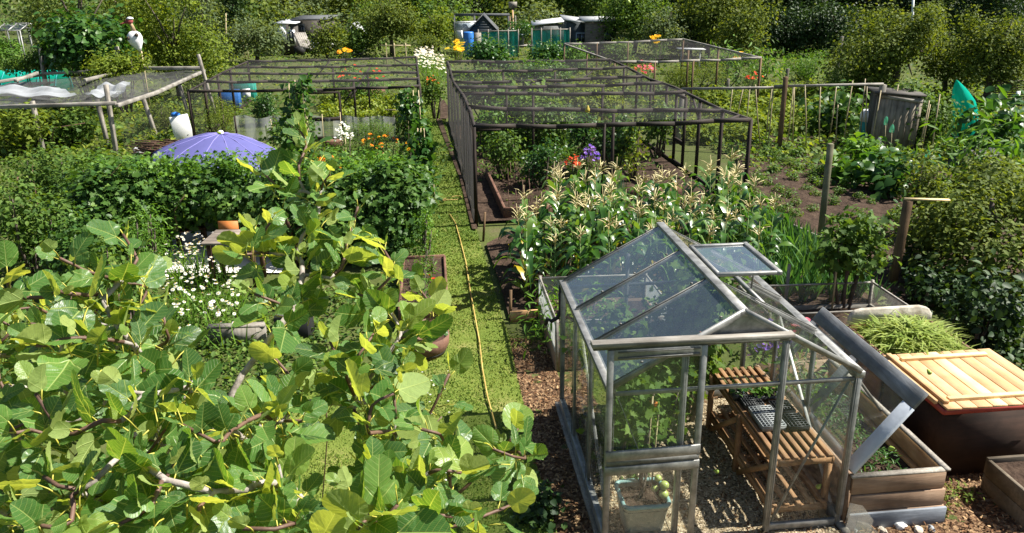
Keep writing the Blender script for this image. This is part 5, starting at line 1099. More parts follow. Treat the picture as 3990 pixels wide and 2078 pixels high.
# ------------------------------------------------------------------ fig tree
r = np.random.default_rng(77)
TIPS = [(755, 330, 4.6), (770, 370, 4.6), (660, 430, 4.5), (830, 440, 4.4), (900, 520, 4.3), (680, 560, 4.2), (960, 620, 4.1), (620, 640, 4.0), (740, 730, 4.0), (1050, 720, 4.2), (1060, 860, 3.9), (940, 840, 3.7), (830, 860, 3.7), (640, 740, 3.8), (690, 900, 3.5), (730, 980, 3.5), (1130, 940, 3.9), (990, 990, 3.4), (930, 1090, 3.2), (1060, 1080, 3.2), (1130, 1150, 3.3), (1240, 1130, 3.5), (1305, 1075, 3.9), (1320, 1150, 3.7), (1290, 1270, 3.4), (1160, 1190, 3.0), (1080, 1190, 3.0), (1000, 1270, 2.7), (870, 1250, 2.7), (760, 1060, 3.1), (700, 1020, 3.2), (620, 1060, 3.0), (560, 1110, 2.8), (540, 1240, 2.6), (640, 1220, 2.7), (700, 1170, 2.8), (150, 650, 3.2), (310, 590, 3.4), (330, 680, 3.3), (270, 780, 3.2), (180, 740, 3.1), (60, 750, 3.1), (200, 850, 3.0), (90, 870, 2.9), (340, 870, 3.1), (410, 790, 3.4), (480, 960, 3.0), (290, 980, 2.9), (330, 1040, 2.8), (190, 1090, 2.7), (90, 990, 2.7), (40, 1090, 2.6), (110, 1200, 2.5), (240, 1210, 2.5), (340, 1150, 2.6), (390, 1250, 2.5), (460, 1070, 2.8), (440, 1160, 2.6), (40, 1290, 2.4), (180, 1310, 2.4), (300, 1320, 2.4), (500, 1320, 2.5), (610, 1330, 2.5), (740, 1320, 2.6), (900, 1330, 2.6), (1050, 1330, 2.8), (1140, 1300, 2.9), (20, 700, 3.0), (240, 690, 3.3), (980, 700, 4.0), (870, 640, 4.2), (790, 560, 4.4), (700, 640, 4.2), (830, 700, 4.1), (900, 740, 4.0), (980, 780, 4.0), (720, 800, 3.9), (800, 500, 4.5), (720, 480, 4.5), (640, 590, 4.3), (880, 590, 4.3), (1000, 860, 3.9), (760, 660, 4.2), (1010, 930, 3.7), (880, 930, 3.6), (1090, 800, 4.1)]
S_ = 2576 / 3990.
P = [WD(x / S_, y / S_, kk) for x, y, kk in TIPS]; front = len(P)
def in_fig(x, y):
    return (y > 900 + .0 * x and x < 620 and y < 1400) or (y > 960 and x < 1130 and y < 1400 and not (900 < y < 1330 and 760 < x < 880) and not (y < 1240 and 1020 < x)) or (700 < y <= 920 and x < 420)
while len(P) < front + 185:
    x, y = r.uniform(-120, 1150), r.uniform(700, 1420)
    if in_fig(x, y) and not (440 < x < 660 and y < 1010):
        kk = np.interp(y, [600, 900, 1342, 1450], [3.7, 3.3, 2.75, 2.65]) + r.uniform(0, 1.3); P.append(WD(x / S_, y / S_, kk))
P = np.array(P)
FT = thing('fig_tree', 'large fig tree in the foreground with broad lobed leaves and green figs', 'tree', (-1.35, 4.35, 0))
FO = np.array([-1.35, 4.35, 0])
nodes = [FO + [0, 0, -.1], FO + [0, 0, .25]]; par = [-1, 0]; 
def add_path(p0, pts):
    i = p0
    for q in pts: nodes.append(np.array(q, float)); par.append(i); i = len(nodes) - 1
    return i
for hub in ([-1.95, 3.4, 1.55], [-.85, 4.0, 1.2], [-1.15, 4.2, 1.9], [-2.3, 3.9, 1.9], [-.5, 4.6, 1.5], [-1.5, 3.0, 1.5]):
    h = np.array(hub); b0 = nodes[1]; add_path(1, [b0 + (h - b0) * t + np.array([0, 0, .18 * math.sin(math.pi * t)]) * (1 if t < 1 else 0) + r.normal(size=3) * .03 for t in (.25, .5, .75, 1)])
tip_node = np.zeros(len(P), int); tdir = np.zeros((len(P), 3))
for i in np.argsort(np.linalg.norm(P - (FO + [0, 0, 1.2]), axis=1)):
    A_ = np.array(nodes[2:]); d = np.linalg.norm(A_ - P[i], axis=1); cost = d + 1.2 * np.clip(A_[:, 2] - (P[i][2] - .55 * d), 0, None); j = int(np.argmin(cost)) + 2
    a, b_ = nodes[j], P[i]; L = np.linalg.norm(b_ - a); n = max(3, int(L / .1)); pd = nrm(nodes[j] - nodes[par[j]]) if par[j] >= 0 else np.array([0, 0, 1.0]); ctl = a + pd * L * .38 + np.array([0, 0, -.02 * L]) + r.normal(size=3) * .05 * L
    q = [(1 - t) ** 2 * a + 2 * t * (1 - t) * ctl + t * t * b_ + (r.normal(size=3) * .006 if t < 1 else 0) for t in np.linspace(0, 1, n + 1)[1:]]
    tip_node[i] = add_path(j, q); tdir[i] = nrm(q[-1] - (q[-2] if len(q) > 1 else a)) * .75 + np.array([0, 0, .35])
tdir = nrm(tdir); nd_ = np.zeros(len(nodes)); nd_[tip_node] = 1
for i in range(len(nodes) - 1, 0, -1): nd_[par[i]] += nd_[i]
rad = .0042 + .0029 * np.sqrt(nd_)
ch = [[] for _ in nodes]
for i in range(1, len(nodes)): ch[par[i]].append(i)
mb, mt_ = MB(), MB()
done = set()
for i in range(1, len(nodes)):
    if i in done: continue
    chain = [par[i], i]; done.add(i)
    while ch[chain[-1]]:
        nx = max(ch[chain[-1]], key=lambda q: nd_[q]); 
        if nx in done: break
        done.add(nx); chain.append(nx)
    cut = [j for j, c_ in enumerate(chain) if rad[c_] < .0098]; c0 = cut[0] if cut else len(chain) - 1
    if c0 >= 1: mb.tube([nodes[c_] for c_ in chain[:c0 + 1]], [min(rad[c_], rad[chain[1]]) for c_ in chain[:c0 + 1]], 8)
    if c0 < len(chain) - 1: mt_.tube([nodes[c_] for c_ in chain[c0:]], [min(rad[c_], rad[chain[1]]) for c_ in chain[c0:]], 6)
mb.build('branches', MT['figbark'], FT, smooth=True); mt_.build('twigs', MT['figtwig'], FT, smooth=True)
HALF = {'A': [(0, 0), (.14, -.05), (.3, .0), (.4, .14), (.45, .32), (.45, .52), (.38, .72), (.25, .88), (.1, .97), (0, .99)],
        'B': [(0, 0), (.15, -.06), (.32, -.01), (.43, .12), (.47, .27), (.45, .4), (.37, .47), (.33, .52), (.35, .62), (.35, .74), (.28, .88), (.14, .97), (0, .99)],
        'C': [(0, 0), (.15, -.07), (.33, -.04), (.46, .1), (.5, .28), (.46, .42), (.34, .44), (.24, .42), (.22, .47), (.28, .58), (.31, .72), (.26, .87), (.13, .97), (0, .99)]}
def half_outline(kd, n=26):
    p = np.array(HALF[kd]); s = np.concatenate([[0], np.cumsum(np.linalg.norm(np.diff(p, axis=0), axis=1))]); t = np.linspace(0, s[-1], n)
    q = np.stack([np.interp(t, s, p[:, 0]), np.interp(t, s, p[:, 1])], 1); sm = q.copy(); sm[1:-1] = .5 * q[1:-1] + .25 * (q[:-2] + q[2:])
    return sm
FV = []; FF = []; FUV = []; FTI = []; nv = 0
def fig_leaf(P0, D, N, size, tint, r):
    global nv
    kd = lambda: 'AABBC'[r.integers(5)]
    R_, L_ = half_outline(kd()), half_outline(kd()) * [-1, 1]; O = np.vstack([R_, L_[::-1][1:-1]]); m = len(O); th = np.arange(m)
    cen = np.array([0, .3]); O = O + (O - cen) * (.018 * np.sin(th * 2.1 + r.uniform(0, 6)))[:, None]
    V = [cen[None]] + [cen + (O - cen) * f_ for f_ in (.22, .5, .78, 1.0)]; X = np.vstack(V); fr = np.concatenate([[0]] + [np.full(m, f_) for f_ in (.22, .5, .78, 1.0)])
    x, y = X[:, 0], X[:, 1]; ax = np.abs(x); fold = r.uniform(-.05, .55); dr_ = r.uniform(-.1, .5); ph = r.uniform(0, 6.28)
    z = fold * ax - dr_ * np.clip(y, 0, 2) ** 2 * .6 + r.uniform(.01, .035) * fr * np.sin(4 * np.arctan2(x, y - .3) + ph) - r.uniform(-.1, .35) * x ** 2 * 2 + .014 * np.cos(2 * math.pi * 8 * (y - .62 * ax - .4 * ax * ax)) * np.clip(ax * 5, 0, 1) * fr
    D = nrm(D); N = nrm(N - D * (N @ D)); B = np.cross(D, N)
    W3 = P0 + size * (x[:, None] * B * .95 + y[:, None] * D + z[:, None] * N); FV.append(W3)
    f = []
    for q in range(m): f.append((0, 1 + q, 1 + (q + 1) % m))
    tri = np.array(f); qd = np.array([(1 + a * m + q, 1 + (a + 1) * m + q, 1 + (a + 1) * m + (q + 1) % m, 1 + a * m + (q + 1) % m) for a in range(3) for q in range(m)])
    FF.append((tri + nv, qd + nv)); FUV.append(X); FTI.append(np.full(len(X), tint)); nv += len(X)
pet = MB(); fig_at = []
for i in range(len(P)):
    n = r.integers(6, 10) if i < front else r.integers(4, 7); a0 = r.uniform(0, 6.28); td = tdir[i]; u = nrm(np.cross(td, [.3, .2, .9])); v = np.cross(td, u); parent = nodes[par[tip_node[i]]]
    for j in range(n):
        t = j / max(1, n - 1); back = (1 - t) * min(.34, .05 * n); p0 = P[i] - td * back * .8; ang = a0 + j * 2.4; out = nrm(u * math.cos(ang) + v * math.sin(ang)); e = .35 + .85 * (1 - t) + r.uniform(-.1, .2)
        d = nrm(td * math.cos(e) + out * math.sin(e) + np.array([0, 0, .1])); pl = r.uniform(.05, .1) * (1.1 - .5 * t); p1 = p0 + d * pl + np.array([0, 0, .01]); pet.tube([p0, (p0 + p1) / 2 + [0, 0, .006], p1], [.0032, .0026, .0022], 5)
        size = (r.uniform(.085, .15) if r.random() < .86 else r.uniform(.15, .2)) * (1 - .45 * (t if t > .8 else 0)) * (1 if i < front else .95)
        dn = nrm(d * .9 + out * .4 + np.array([0, 0, r.uniform(-.55, .15)])); N = nrm(np.array([.2, -.2, .8]) + r.normal(size=3) * .75 - out * .3) if t < .75 else nrm(-out + np.array([0, 0, .5]) + r.normal(size=3) * .3)
        if t >= .75: dn = nrm(td + out * .35)
        tint = np.clip(r.normal(.45, .22) + .25 * (t > .75), 0, 1); fig_leaf(p1, dn, N, size, tint, r)
    for q in range(r.integers(1, 4) if i < front else r.integers(0, 2)):
        out = nrm(r.normal(size=3) + np.array([0, -.9, .5])); fig_at.append(P[i] - td * r.uniform(.03, .16) + out * .018)
V = np.vstack(FV) - FO; tris = np.vstack([a for a, b in FF]); qds = np.vstack([b for a, b in FF])
me = mesh_from('foliage', V, np.concatenate([tris.ravel(), qds.ravel()]), np.concatenate([np.full(len(tris), 3), np.full(len(qds), 4)]), True)
at = me.attributes.new('tint', 'FLOAT', 'POINT'); at.data.foreach_set('value', np.concatenate(FTI).astype(np.float32))
uvl = me.uv_layers.new(name='leaf'); li = np.concatenate([tris.ravel(), qds.ravel()]); uvl.data.foreach_set('uv', np.vstack(FUV)[li].astype(np.float32).ravel())
link('foliage', me, FIGL, FT); pet.build('leaf_stalks', MT['petiole'], FT, smooth=True)
m = MB(); m.lathe([(.001, 0), (.006, .004), (.009, .012), (.0165, .026), (.019, .036), (.016, .046), (.007, .051), (.003, .05)], (0, 0, 0), 12); fo = m.build('fig', MT['fig'], FT, smooth=True)
fo.location = tuple(fig_at[0] - FO)
def put_fig(p, s, mat=None, first=False):
    o = fo if first else fo.copy()
    if not first: COL.objects.link(o); o.parent = FT
    o.location = tuple(np.array(p) - FO); o.scale = (s,) * 3; o.rotation_euler = (math.pi * .75 + r.normal() * .5, r.normal() * .6, r.uniform(0, 6.28))
    if mat: o.material_slots[0].link = 'OBJECT'; o.material_slots[0].material = mat
    return o
for i, p in enumerate(fig_at[:96]): put_fig(p, r.uniform(.85, 1.4), None, i == 0)
o = put_fig(WD(183 / S_, 1075 / S_, 2.38), 1.75, MT['figripe']); o.rotation_euler = (math.pi, .1, 0); o['label'] = 'large ripening yellow green fig'
for x, y, kk in ((12, 832, 2.75), (397, 968, 2.85), (262, 690, 3.1)): put_fig(WD(x / S_, y / S_, kk), .95, MT['figpurple'])['label'] = 'small purple fig'
m = MB()
# ------------------------------------------------------------------ posts, trestle, canes
def px_post(name, label, base, top, w_, mat, cat='post', parts=None):
    b = W(*base); t = WY(*top, b[1]); m = MB(); m.bar(b - [0, 0, .1], t, w_, w_, (1, 0, 0)); return tag(m.build(name, MT[mat], bevel=.005), label, cat)
px_post('wooden_post', 'square green grey post leaning in the potato rows', (3195, 940), (3237, 560), .085, 'post')
po = thing('wooden_post', 'stout brown post with a lath nailed on top, by the apple hedge', 'post', W(3475, 1112)); b = W(3475, 1112); t_ = WY(3540, 780, b[1])
m = MB(); m.bar(b - [0, 0, .1], t_, .1, .1, (1, 0, 0)); m.build('post', MT['postbrown'], po, bevel=.005); m = MB(); e = W(3700, 780, t_[2] + .02); m.bar(t_ + [-.06, 0, .02], np.array([e[0], e[1], t_[2] + .02]), .06, .02); m.build('lath', MT['newwoodpale'], po)
px_post('wooden_post', 'brown trestle post in front of the far plots', (3035, 592), (3062, 300), .1, 'postbrown')
px_post('wooden_post', 'weathered grey post at the corner of the grey hut', (3393, 590), (3442, 330), .13, 'greywood')
px_post('wooden_post', 'grey post just right of the long cage', (2640, 560), (2660, 350), .11, 'greywood')
px_post('wooden_post', 'short grey stump post behind the trestle', (2833, 365), (2838, 308), .1, 'greywood')
px_post('wooden_post', 'short post with white tub behind the trestle beam', (3060, 345), (3070, 268), .11, 'greywood')
px_post('wooden_post', 'tall thin post at the left of the old apple tree', (3255, 330), (3282, 142), .1, 'greywood')
b = W(3035, 592); a_, c_, d_ = WY(2655, 347, 20.0), WY(3062, 341, 19.4), WY(3442, 328, 19.2)
m = MB(); m.bar(a_, c_, .05, .06); m.bar(c_ + [-.3, 0, .03], d_, .05, .06); tag(m.build('trestle_beam', MT['greywoodx']), 'long grey pole laid across the post tops above the bean canes', 'beam')
CN = [(60, 90, 20, 300), (125, 80, 150, 400), (210, 85, 175, 380), (215, 95, 185, 410), (320, 85, 290, 380), (325, 90, 318, 400), (380, 85, 385, 420), (460, 80, 455, 410), (540, 90, 505, 360), (550, 180, 540, 400), (625, 60, 575, 400), (690, 50, 660, 380), (700, 90, 695, 400), (770, 110, 715, 420), (860, 80, 810, 400), (860, 140, 850, 390), (1020, 160, 965, 430), (1025, 180, 980, 440), (1075, 130, 1030, 460), (5, 90, -30, 330), (95, 85, 70, 340), (265, 88, 240, 380)]
CN = [(2850 + a / 1.326, 280 + b / 1.326, 2850 + c / 1.326, 280 + d / 1.326) for a, b, c, d in CN]
def cane(x0, y0, x1, y1, label, group, rad=.011, mat='bamboo'):
    b = W(x1, y1); t = WY(x0, y0, b[1] + .0); m = MB(); mid = (b + t) / 2 + [.02 * math.sin(x0), 0, 0]; m.tube([b, mid, t + (t - b) * .04], rad, 5); return tag(m.build('bamboo_cane', MT[mat]), label, 'cane', group)
for q in CN: cane(*q, 'thin bamboo cane leaning against the long grey pole', 'bamboo canes along the grey pole', .016)
CN2 = [(880, 60, 880, 250), (790, 155, 800, 250), (848, 175, 865, 240), (985, 115, 995, 210), (1010, 120, 1020, 200), (1025, 130, 1030, 215), (942, 150, 958, 230), (960, 145, 968, 230), (905, 120, 915, 215), (2480, 70, 2482, 110), (3080, 110, 3082, 200), (3110, 120, 3108, 200), (3140, 115, 3140, 205), (3170, 120, 3172, 200)]
for q in CN2: cane(*q, 'thin bare garden cane standing among the far plots', 'garden canes among the far plots', .03, 'bamboo')
for q in ((1055, 470, 1075, 580), (1195, 455, 1215, 640), (1255, 450, 1268, 580), (1325, 445, 1345, 640), (1345, 540, 1350, 660), (1565, 370, 1570, 500), (1620, 380, 1625, 500), (1655, 655, 1680, 770), (1690, 720, 1697, 800), (1205, 520, 1215, 700)): cane(*q, 'bamboo cane standing in the flower plot by the path', 'bamboo canes in the flower plot', .011)
for q in ((2415, 1010, 2425, 1180), (2230, 980, 2210, 1150), (2440, 860, 2420, 1010), (2375, 1000, 2372, 1190)): cane(*q, 'thin cane rising before the sweetcorn', 'canes at the front of the sweetcorn', .009)
m = MB(); a_, b_ = WY(1500, 428, 18.5), WY(1655, 432, 18.4); m.tube([a_, b_], .014, 5); tag(m.build('bamboo_rail', MT['bamboo']), 'horizontal cane tied across the bean poles by the path', 'cane')
p = W(1882, 940); q = WY(1890, 828, p[1]); m = MB(); m.bar(p - [0, 0, .05], q, .05, .04, (1, 0, 0)); tag(m.build('short_stake', MT['postbrown']), 'short brown stake at the front corner of the long cage', 'stake')
p = W(1988, 1245); q = WY(1990, 1132, p[1]); m = MB(); m.bar(p - [0, 0, .05], q, .04, .04, (1, 0, 0)); tag(m.build('short_stake', MT['postbrown']), 'short stake at the end of the soil edging board', 'stake')
m = MB(); a_, b_ = W(1988, 1235, .08), W(2125, 1225, .08); m.bar(a_, b_, .03, .15); tag(m.build('edging_board', MT['innerwood']), 'pale edging board beside the white mesh bed', 'board')
m = MB(); a_, b_ = W(2905, 800, .05), W(3200, 935, .05); m.bar(a_, b_, .03, .1); tag(m.build('edging_board', MT['greywoodx']), 'long weathered edging board along the potato soil', 'board')
# ------------------------------------------------------------------ hose
m = MB(); hp = [(1990, 1878), (1958, 1760), (1925, 1640), (1898, 1540), (1880, 1440), (1868, 1330), (1850, 1230), (1830, 1120), (1815, 1020), (1792, 930), (1775, 870), (1755, 838), (1748, 835)]
m.tube([W(x, y, .05) for x, y in hp], .009, 8); HS = thing('garden_hose', 'yellow hose lying along the grass path', 'hose', W(1850, 1230)); m.build('hose_run', MT['hose'], HS, smooth=True)
m = MB(); lp = [(1712, 784), (1740, 772), (1775, 764), (1797, 765), (1799, 773), (1780, 778), (1745, 779), (1715, 783)]; m.tube([W(x, y, .06 + .02 * math.sin(i)) for i, (x, y) in enumerate(lp)], .009, 8); m.build('hose_loop', MT['hose'], HS, smooth=True)
# ------------------------------------------------------------------ parasol, table, chairs, pots behind the fig
PB = WY(862, 535, 14.2); apex = PB[2] + .07; PS = thing('parasol', 'open purple blue garden parasol with white finial behind the hop hedge', 'parasol', (PB[0], PB[1], 0))
m = MB(); nrib = 12; rg = 8; R_ = 1.28; tl = Matrix.Rotation(RD(6), 3, 'Y'); vs = []
for j in range(rg + 1):
    for i in range(nrib * 2):
        a = math.pi * i / nrib; t = j / rg; rr = R_ * t * (1 - .035 * (i % 2) * t); z = -.5 * t ** 1.7 - .02 * (i % 2) * math.sin(math.pi * t); vs.append(tl @ Vector((rr * math.cos(a), rr * math.sin(a), z)) + Vector((PB[0], PB[1], apex)))
for i in range(nrib * 2): a = math.pi * i / nrib; rr = R_ * (1 - .035 * (i % 2)); vs.append(tl @ Vector((rr * math.cos(a), rr * math.sin(a), -.58)) + Vector((PB[0], PB[1], apex)))
N2 = nrib * 2; m.add(vs, [(j * N2 + i, j * N2 + (i + 1) % N2, (j + 1) * N2 + (i + 1) % N2, (j + 1) * N2 + i) for j in range(rg + 1) for i in range(N2)]); m.build('canopy', MT['parasol'], PS, smooth=True)
m = MB()
for i in range(nrib):
    a = math.pi * 2 * i / N2 * 1.0 * 1; a = 2 * math.pi * i / nrib; m.tube([tl @ Vector((R_ * t * math.cos(a), R_ * t * math.sin(a), -.5 * t ** 1.7 + .006)) + Vector((PB[0], PB[1], apex)) for t in (.03, .3, .6, .85, 1)], .007, 4)
m.build('rib_seam', plain('parasol_seam', (.22, .2, .48), .8, var=.05), PS)
m = MB(); m.lathe([(.05, -.02), (.055, .02), (.04, .05), (.02, .06)], (PB[0], PB[1], apex), 12); m.build('finial', MT['whitep'], PS, smooth=True); m = MB(); m.tube([(PB[0], PB[1], 0), (PB[0], PB[1], apex)], .025, 8); m.build('pole', MT['whitep'], PS)
TP = W(900, 928, .72); TB_ = thing('garden_table', 'silvered plank table under the hop hedge', 'table', (TP[0], TP[1], 0))
m = MB()
for i in range(5): m.bar(TP + [-.35, -.22 + i * .13, 0], TP + [.42, -.2 + i * .13, 0], .12, .03)
m.build('table_top', MT['tableplank'], TB_, bevel=.004)
for dx, dy in ((-.28, -.15), (.34, -.15), (-.28, .25), (.34, .25)): m = MB(); m.bar(TP + [dx, dy, -.72], TP + [dx, dy, -.02], .06, .06); m.build('leg', MT['chairwood'], TB_)
m = MB(); m.box(TP + [-.18, .42, -.02], (.3, .02, .3)); tag(m.build('orange_panel', MT['orangepl']), 'orange panel behind the silvered table', 'panel')
def chair(label, x, y, rz):
    t = thing('garden_chair', label, 'chair', (x, y, 0)); M_ = Matrix.Rotation(rz, 3, 'Z'); q = lambda a, b, c: np.array(M_ @ Vector((a, b, c))) + [x, y, 0]
    m = MB()
    for i in range(4): m.bar(q(-.22, -.2 + i * .13, .43), q(.22, -.2 + i * .13, .43), .1, .02)
    m.build('seat', MT['chairwood'], t); m = MB()
    for i in range(4): m.bar(q(-.18 + i * .12, .25, .46), q(-.18 + i * .12, .34, .86), .05, .02, (0, 1, 0))
    m.bar(q(-.24, .34, .87), q(.24, .34, .87), .03, .07); m.build('backrest', MT['chairwood'], t)
    for dx in (-.2, .2):
        for dy in (-.2, .22): m = MB(); m.bar(q(dx, dy, 0), q(dx, dy, .42), .045, .045); m.build('leg', MT['chairwood'], t)
    for dx in (-.24, .24): m = MB(); m.bar(q(dx, -.2, .63), q(dx, .28, .63), .05, .025); m.build('armrest', MT['chairwood'], t)
p = W(745, 985); chair('dark brown slatted chair left of the silvered table', p[0], p[1] + .1, .5)
p = W(1010, 1010); chair('dark brown chair right of the silvered table, behind the fig', p[0], p[1] + .1, -1.0)
p = W(1180, 1010); chair('brown chair at the right end of the pale patio', p[0], p[1], 2.4)
# raised bed beside the path, half barrel, numbered box
BD, q_ = plank_box('raised_bed', 'narrow brown plank bed beside the grass path', 'raised bed', G2(1560, 1290), .62, 2.0, .3, 2, MT['bedwood'], ang=.1)
bush('bedding_plants', 'loose bedding plants with red flowers in the narrow plank bed', 'plants', [[*(np.array(q_(.3, .3 + .35 * i, .38))), .2, .2, .12] for i in range(5)], LM['bright'], 90, 6, .05, .08, 'lance', extra=lambda t, b: flowers(t, b, np.array([q_(.4, .9, .4), q_(.45, .7, .42), q_(.3, .8, .45), q_(.35, 1.2, .42)]), 'bell', LM['red'], .06))
p = W(1650, 1400); HBt = thing('half_barrel', 'low brown half barrel planter at the lawn edge', 'planter', p); m = MB(); m.lathe([(.24, 0), (.3, .14), (.31, .27), (.29, .27), (.28, .22)], p + [0, .15, 0], 20); m.build('barrel_side', MT['bedwood'], HBt); m = MB(); m.lathe([(.285, .2), (.283, .215)], p + [0, .15, 0], 20); m.build('barrel_soil', MT['soil'], HBt); m = MB(); m.lathe([(.262, .05), (.275, .08)], p + [0, .15, 0], 20); m.build('hoop', MT['rubber'], HBt)
p = W(1140, 1330); NB = thing('numbered_box', 'black box marked with a white 2 behind the fig branches', 'box', p); m = MB(); m.box(p + [0, .15, .16], (.42, .3, .32)); m.build('box_body', MT['rubber'], NB, bevel=.006)
m = MB(); m.box(p + [-.02, .13, .335], (.36, .26, .03)); m.build('box_lid', MT['greywood'], NB)
cu = bpy.data.curves.new('numeral', 'FONT'); cu.body = '2'; cu.size = .1; cu.extrude = .001; cu.materials.append(MT['whitep']); o = bpy.data.objects.new('numeral', cu); COL.objects.link(o); bpy.context.view_layer.update(); me = bpy.data.meshes.new_from_object(o); bpy.data.objects.remove(o); o = link('numeral', me, MT['whitep'] if not me.materials else None, NB); o.location = (-.02, -.003, .17); o.rotation_euler = (math.pi / 2, 0, 0)
m = MB(); m.bar(p + [-1.0, -.1, .12], p + [-.3, -.05, .12], .05, .24); m.bar(p + [-1.0, -.1, .26], p + [-.3, -.05, .26], .1, .03); tag(m.build('bed_edge_board', MT['greywood']), 'weathered board edging the daisy bed behind the fig', 'board')
def daisy_bed(label, poly, n, h, seed, sz=.05, ground=0.0):
    r = np.random.default_rng(seed); P2 = scatter(n, poly, r); z = h * r.uniform(.7, 1.08, n); base = np.array([*P2.mean(0), 0]); t = thing('daisy_clump', label, 'daisies', base)
    Ps = np.column_stack([P2, z]); flowers(t, base, Ps, 'daisy', LM['white'], sz, LM['gold'])
    st = leaf_arrays(np.column_stack([P2 + r.normal(size=(n, 2)) * .03, np.full(n, ground)]), rdir(n, r), np.column_stack([r.normal(size=(n, 2)) * .08, np.ones(n)]), z, 'blade', r)
    lf = clump_leaves([[*q, h * .35, .22, .22, h * .38] for q in scatter(max(4, n // 12), poly, r)], n, 5, .05, .07, 'lance', r, inner=.1)
    leaf_obj('foliage', [st, lf], LM['bright'], t, base)
daisy_bed('patch of white daisies with yellow centres behind the fig, beside the patio', [G2(690, 1400), G2(960, 1400), G2(960, 1200), G2(880, 1060), G2(720, 1060), G2(640, 1250)], 170, .55, 1)
daisy_bed('white daisies and tall stems along the back of the patio bed', [G2(560, 1150), G2(880, 1120), G2(860, 1030), G2(600, 1040)], 60, .6, 2)
daisy_bed('drift of white ox eye daisies beside the far grass path', [G2(1620, 310), G2(1730, 330), G2(1745, 370), G2(1730, 270), G2(1650, 250)], 150, .75, 3, .1)
daisy_bed('white daisies leaning over the path beyond the left cage', [G2(1610, 280), G2(1690, 275), G2(1690, 240), G2(1620, 240)], 110, .8, 4, .11)
daisy_bed('bush of white flowers inside the long fruit cage', [G2(2040, 640), G2(2230, 640), G2(2240, 560), G2(2060, 560)], 120, 1.0, 5, .06)
daisy_bed('white flowering clump further back in the long cage', [G2(2050, 520), G2(2240, 520), G2(2240, 470), G2(2060, 470)], 80, .8, 6, .07)
def flower_clump(label, cx, yt, yb, hw, Y, leafm, fl, n, sz, name='flower_clump', kind='daisy', hub=None, lsz=.07, lk='lance', seed=0, top=.6):
    B = px_blob(cx, yt, yb, hw, Y); r = np.random.default_rng(seed + 40); L_ = lumps(B, 5, r, .65); L_ = [[a, b, max(c, f * .9), d, e, f] for a, b, c, d, e, f in L_]
    def ex(t, base):
        d = rdir(n, r); d[:, 2] = np.abs(d[:, 2]) * (1 - top) + top * .9; flowers(t, base, np.array(B[:3]) + nrm(d) * np.array(B[3:]) * r.uniform(.9, 1.1, (n, 1)), kind, fl, sz, hub)
    return bush(name, label, 'flowers', L_, leafm, int(60 + 90 * B[3]), 8, lsz, lsz, lk, None, .1, extra=ex)
for i, a in enumerate((
    ('orange rudbeckia flowers in the plot by the path', 1480, 515, 640, 85, 17.0, LM['bright'], LM['orange'], 26, .085, LM['red']),
    ('second orange daisy clump by the bean poles', 1615, 540, 620, 40, 16.6, LM['bright'], LM['orange'], 11, .08, LM['red']),
    ('low orange flowers beside the fig twig', 1280, 610, 700, 70, 14.4, LM['bright'], LM['orange'], 22, .09, LM['red']),
    ('sunflower clump beyond the far fruit cage', 2555, 128, 205, 42, 39.5, LM['bright'], LM['gold'], 8, .3, LM['silk' if False else 'orange']),
    ('yellow flowers by the far grass path beside the black shed', 1770, 175, 215, 40, 41, LM['yellow'], LM['gold'], 16, .25, None),
    ('yellow sunflower heads in front of the black gabled shed', 1795, 150, 215, 28, 42, LM['bright'], LM['gold'], 8, .3, None),
    ('orange flowers below the low bushy shrub', 1345, 190, 215, 30, 42, LM['mid'], LM['orange'], 14, .2, None),
    ('tall yellow flowers behind the stand of green leaves', 2880, 195, 215, 20, 33, LM['bright'], LM['gold'], 6, .22, None))):
    flower_clump(*a[:6], a[6], a[7], a[8], a[9], hub=a[10], seed=i)
flower_clump('pink flowered rose bush inside the far cage', 2510, 245, 330, 45, 29, LM['mid'], LM['pink'], 34, .16, kind='bell', seed=21)
flower_clump('purple petunias in the long fruit cage', 2300, 572, 640, 42, 15.4, LM['mid'], LM['purple'], 60, .085, kind='bell', seed=22)
flower_clump('pink and red petunias left of the purple ones', 2235, 600, 655, 34, 15.2, LM['mid'], LM['red'], 30, .08, kind='bell', seed=23)
flower_clump('pale nicotiana flowers in the plot by the path', 1335, 480, 620, 42, 16.3, LM['mid'], LM['white'], 60, .07, kind='bell', seed=24)
flower_clump('red crocosmia spikes at the back of the left cage', 1400, 260, 330, 110, 27.5, LM['bright'], LM['red'], 30, .12, kind='bell', lsz=.2, seed=25)
flower_clump('red poppies beside the far grass path', 1680, 300, 340, 30, 27.5, LM['bright'], LM['red'], 12, .12, kind='bell', seed=26)
flower_clump('red flowers beside the right hand trestle', 2950, 285, 345, 50, 29, LM['mid'], LM['red'], 12, .15, kind='bell', seed=27)
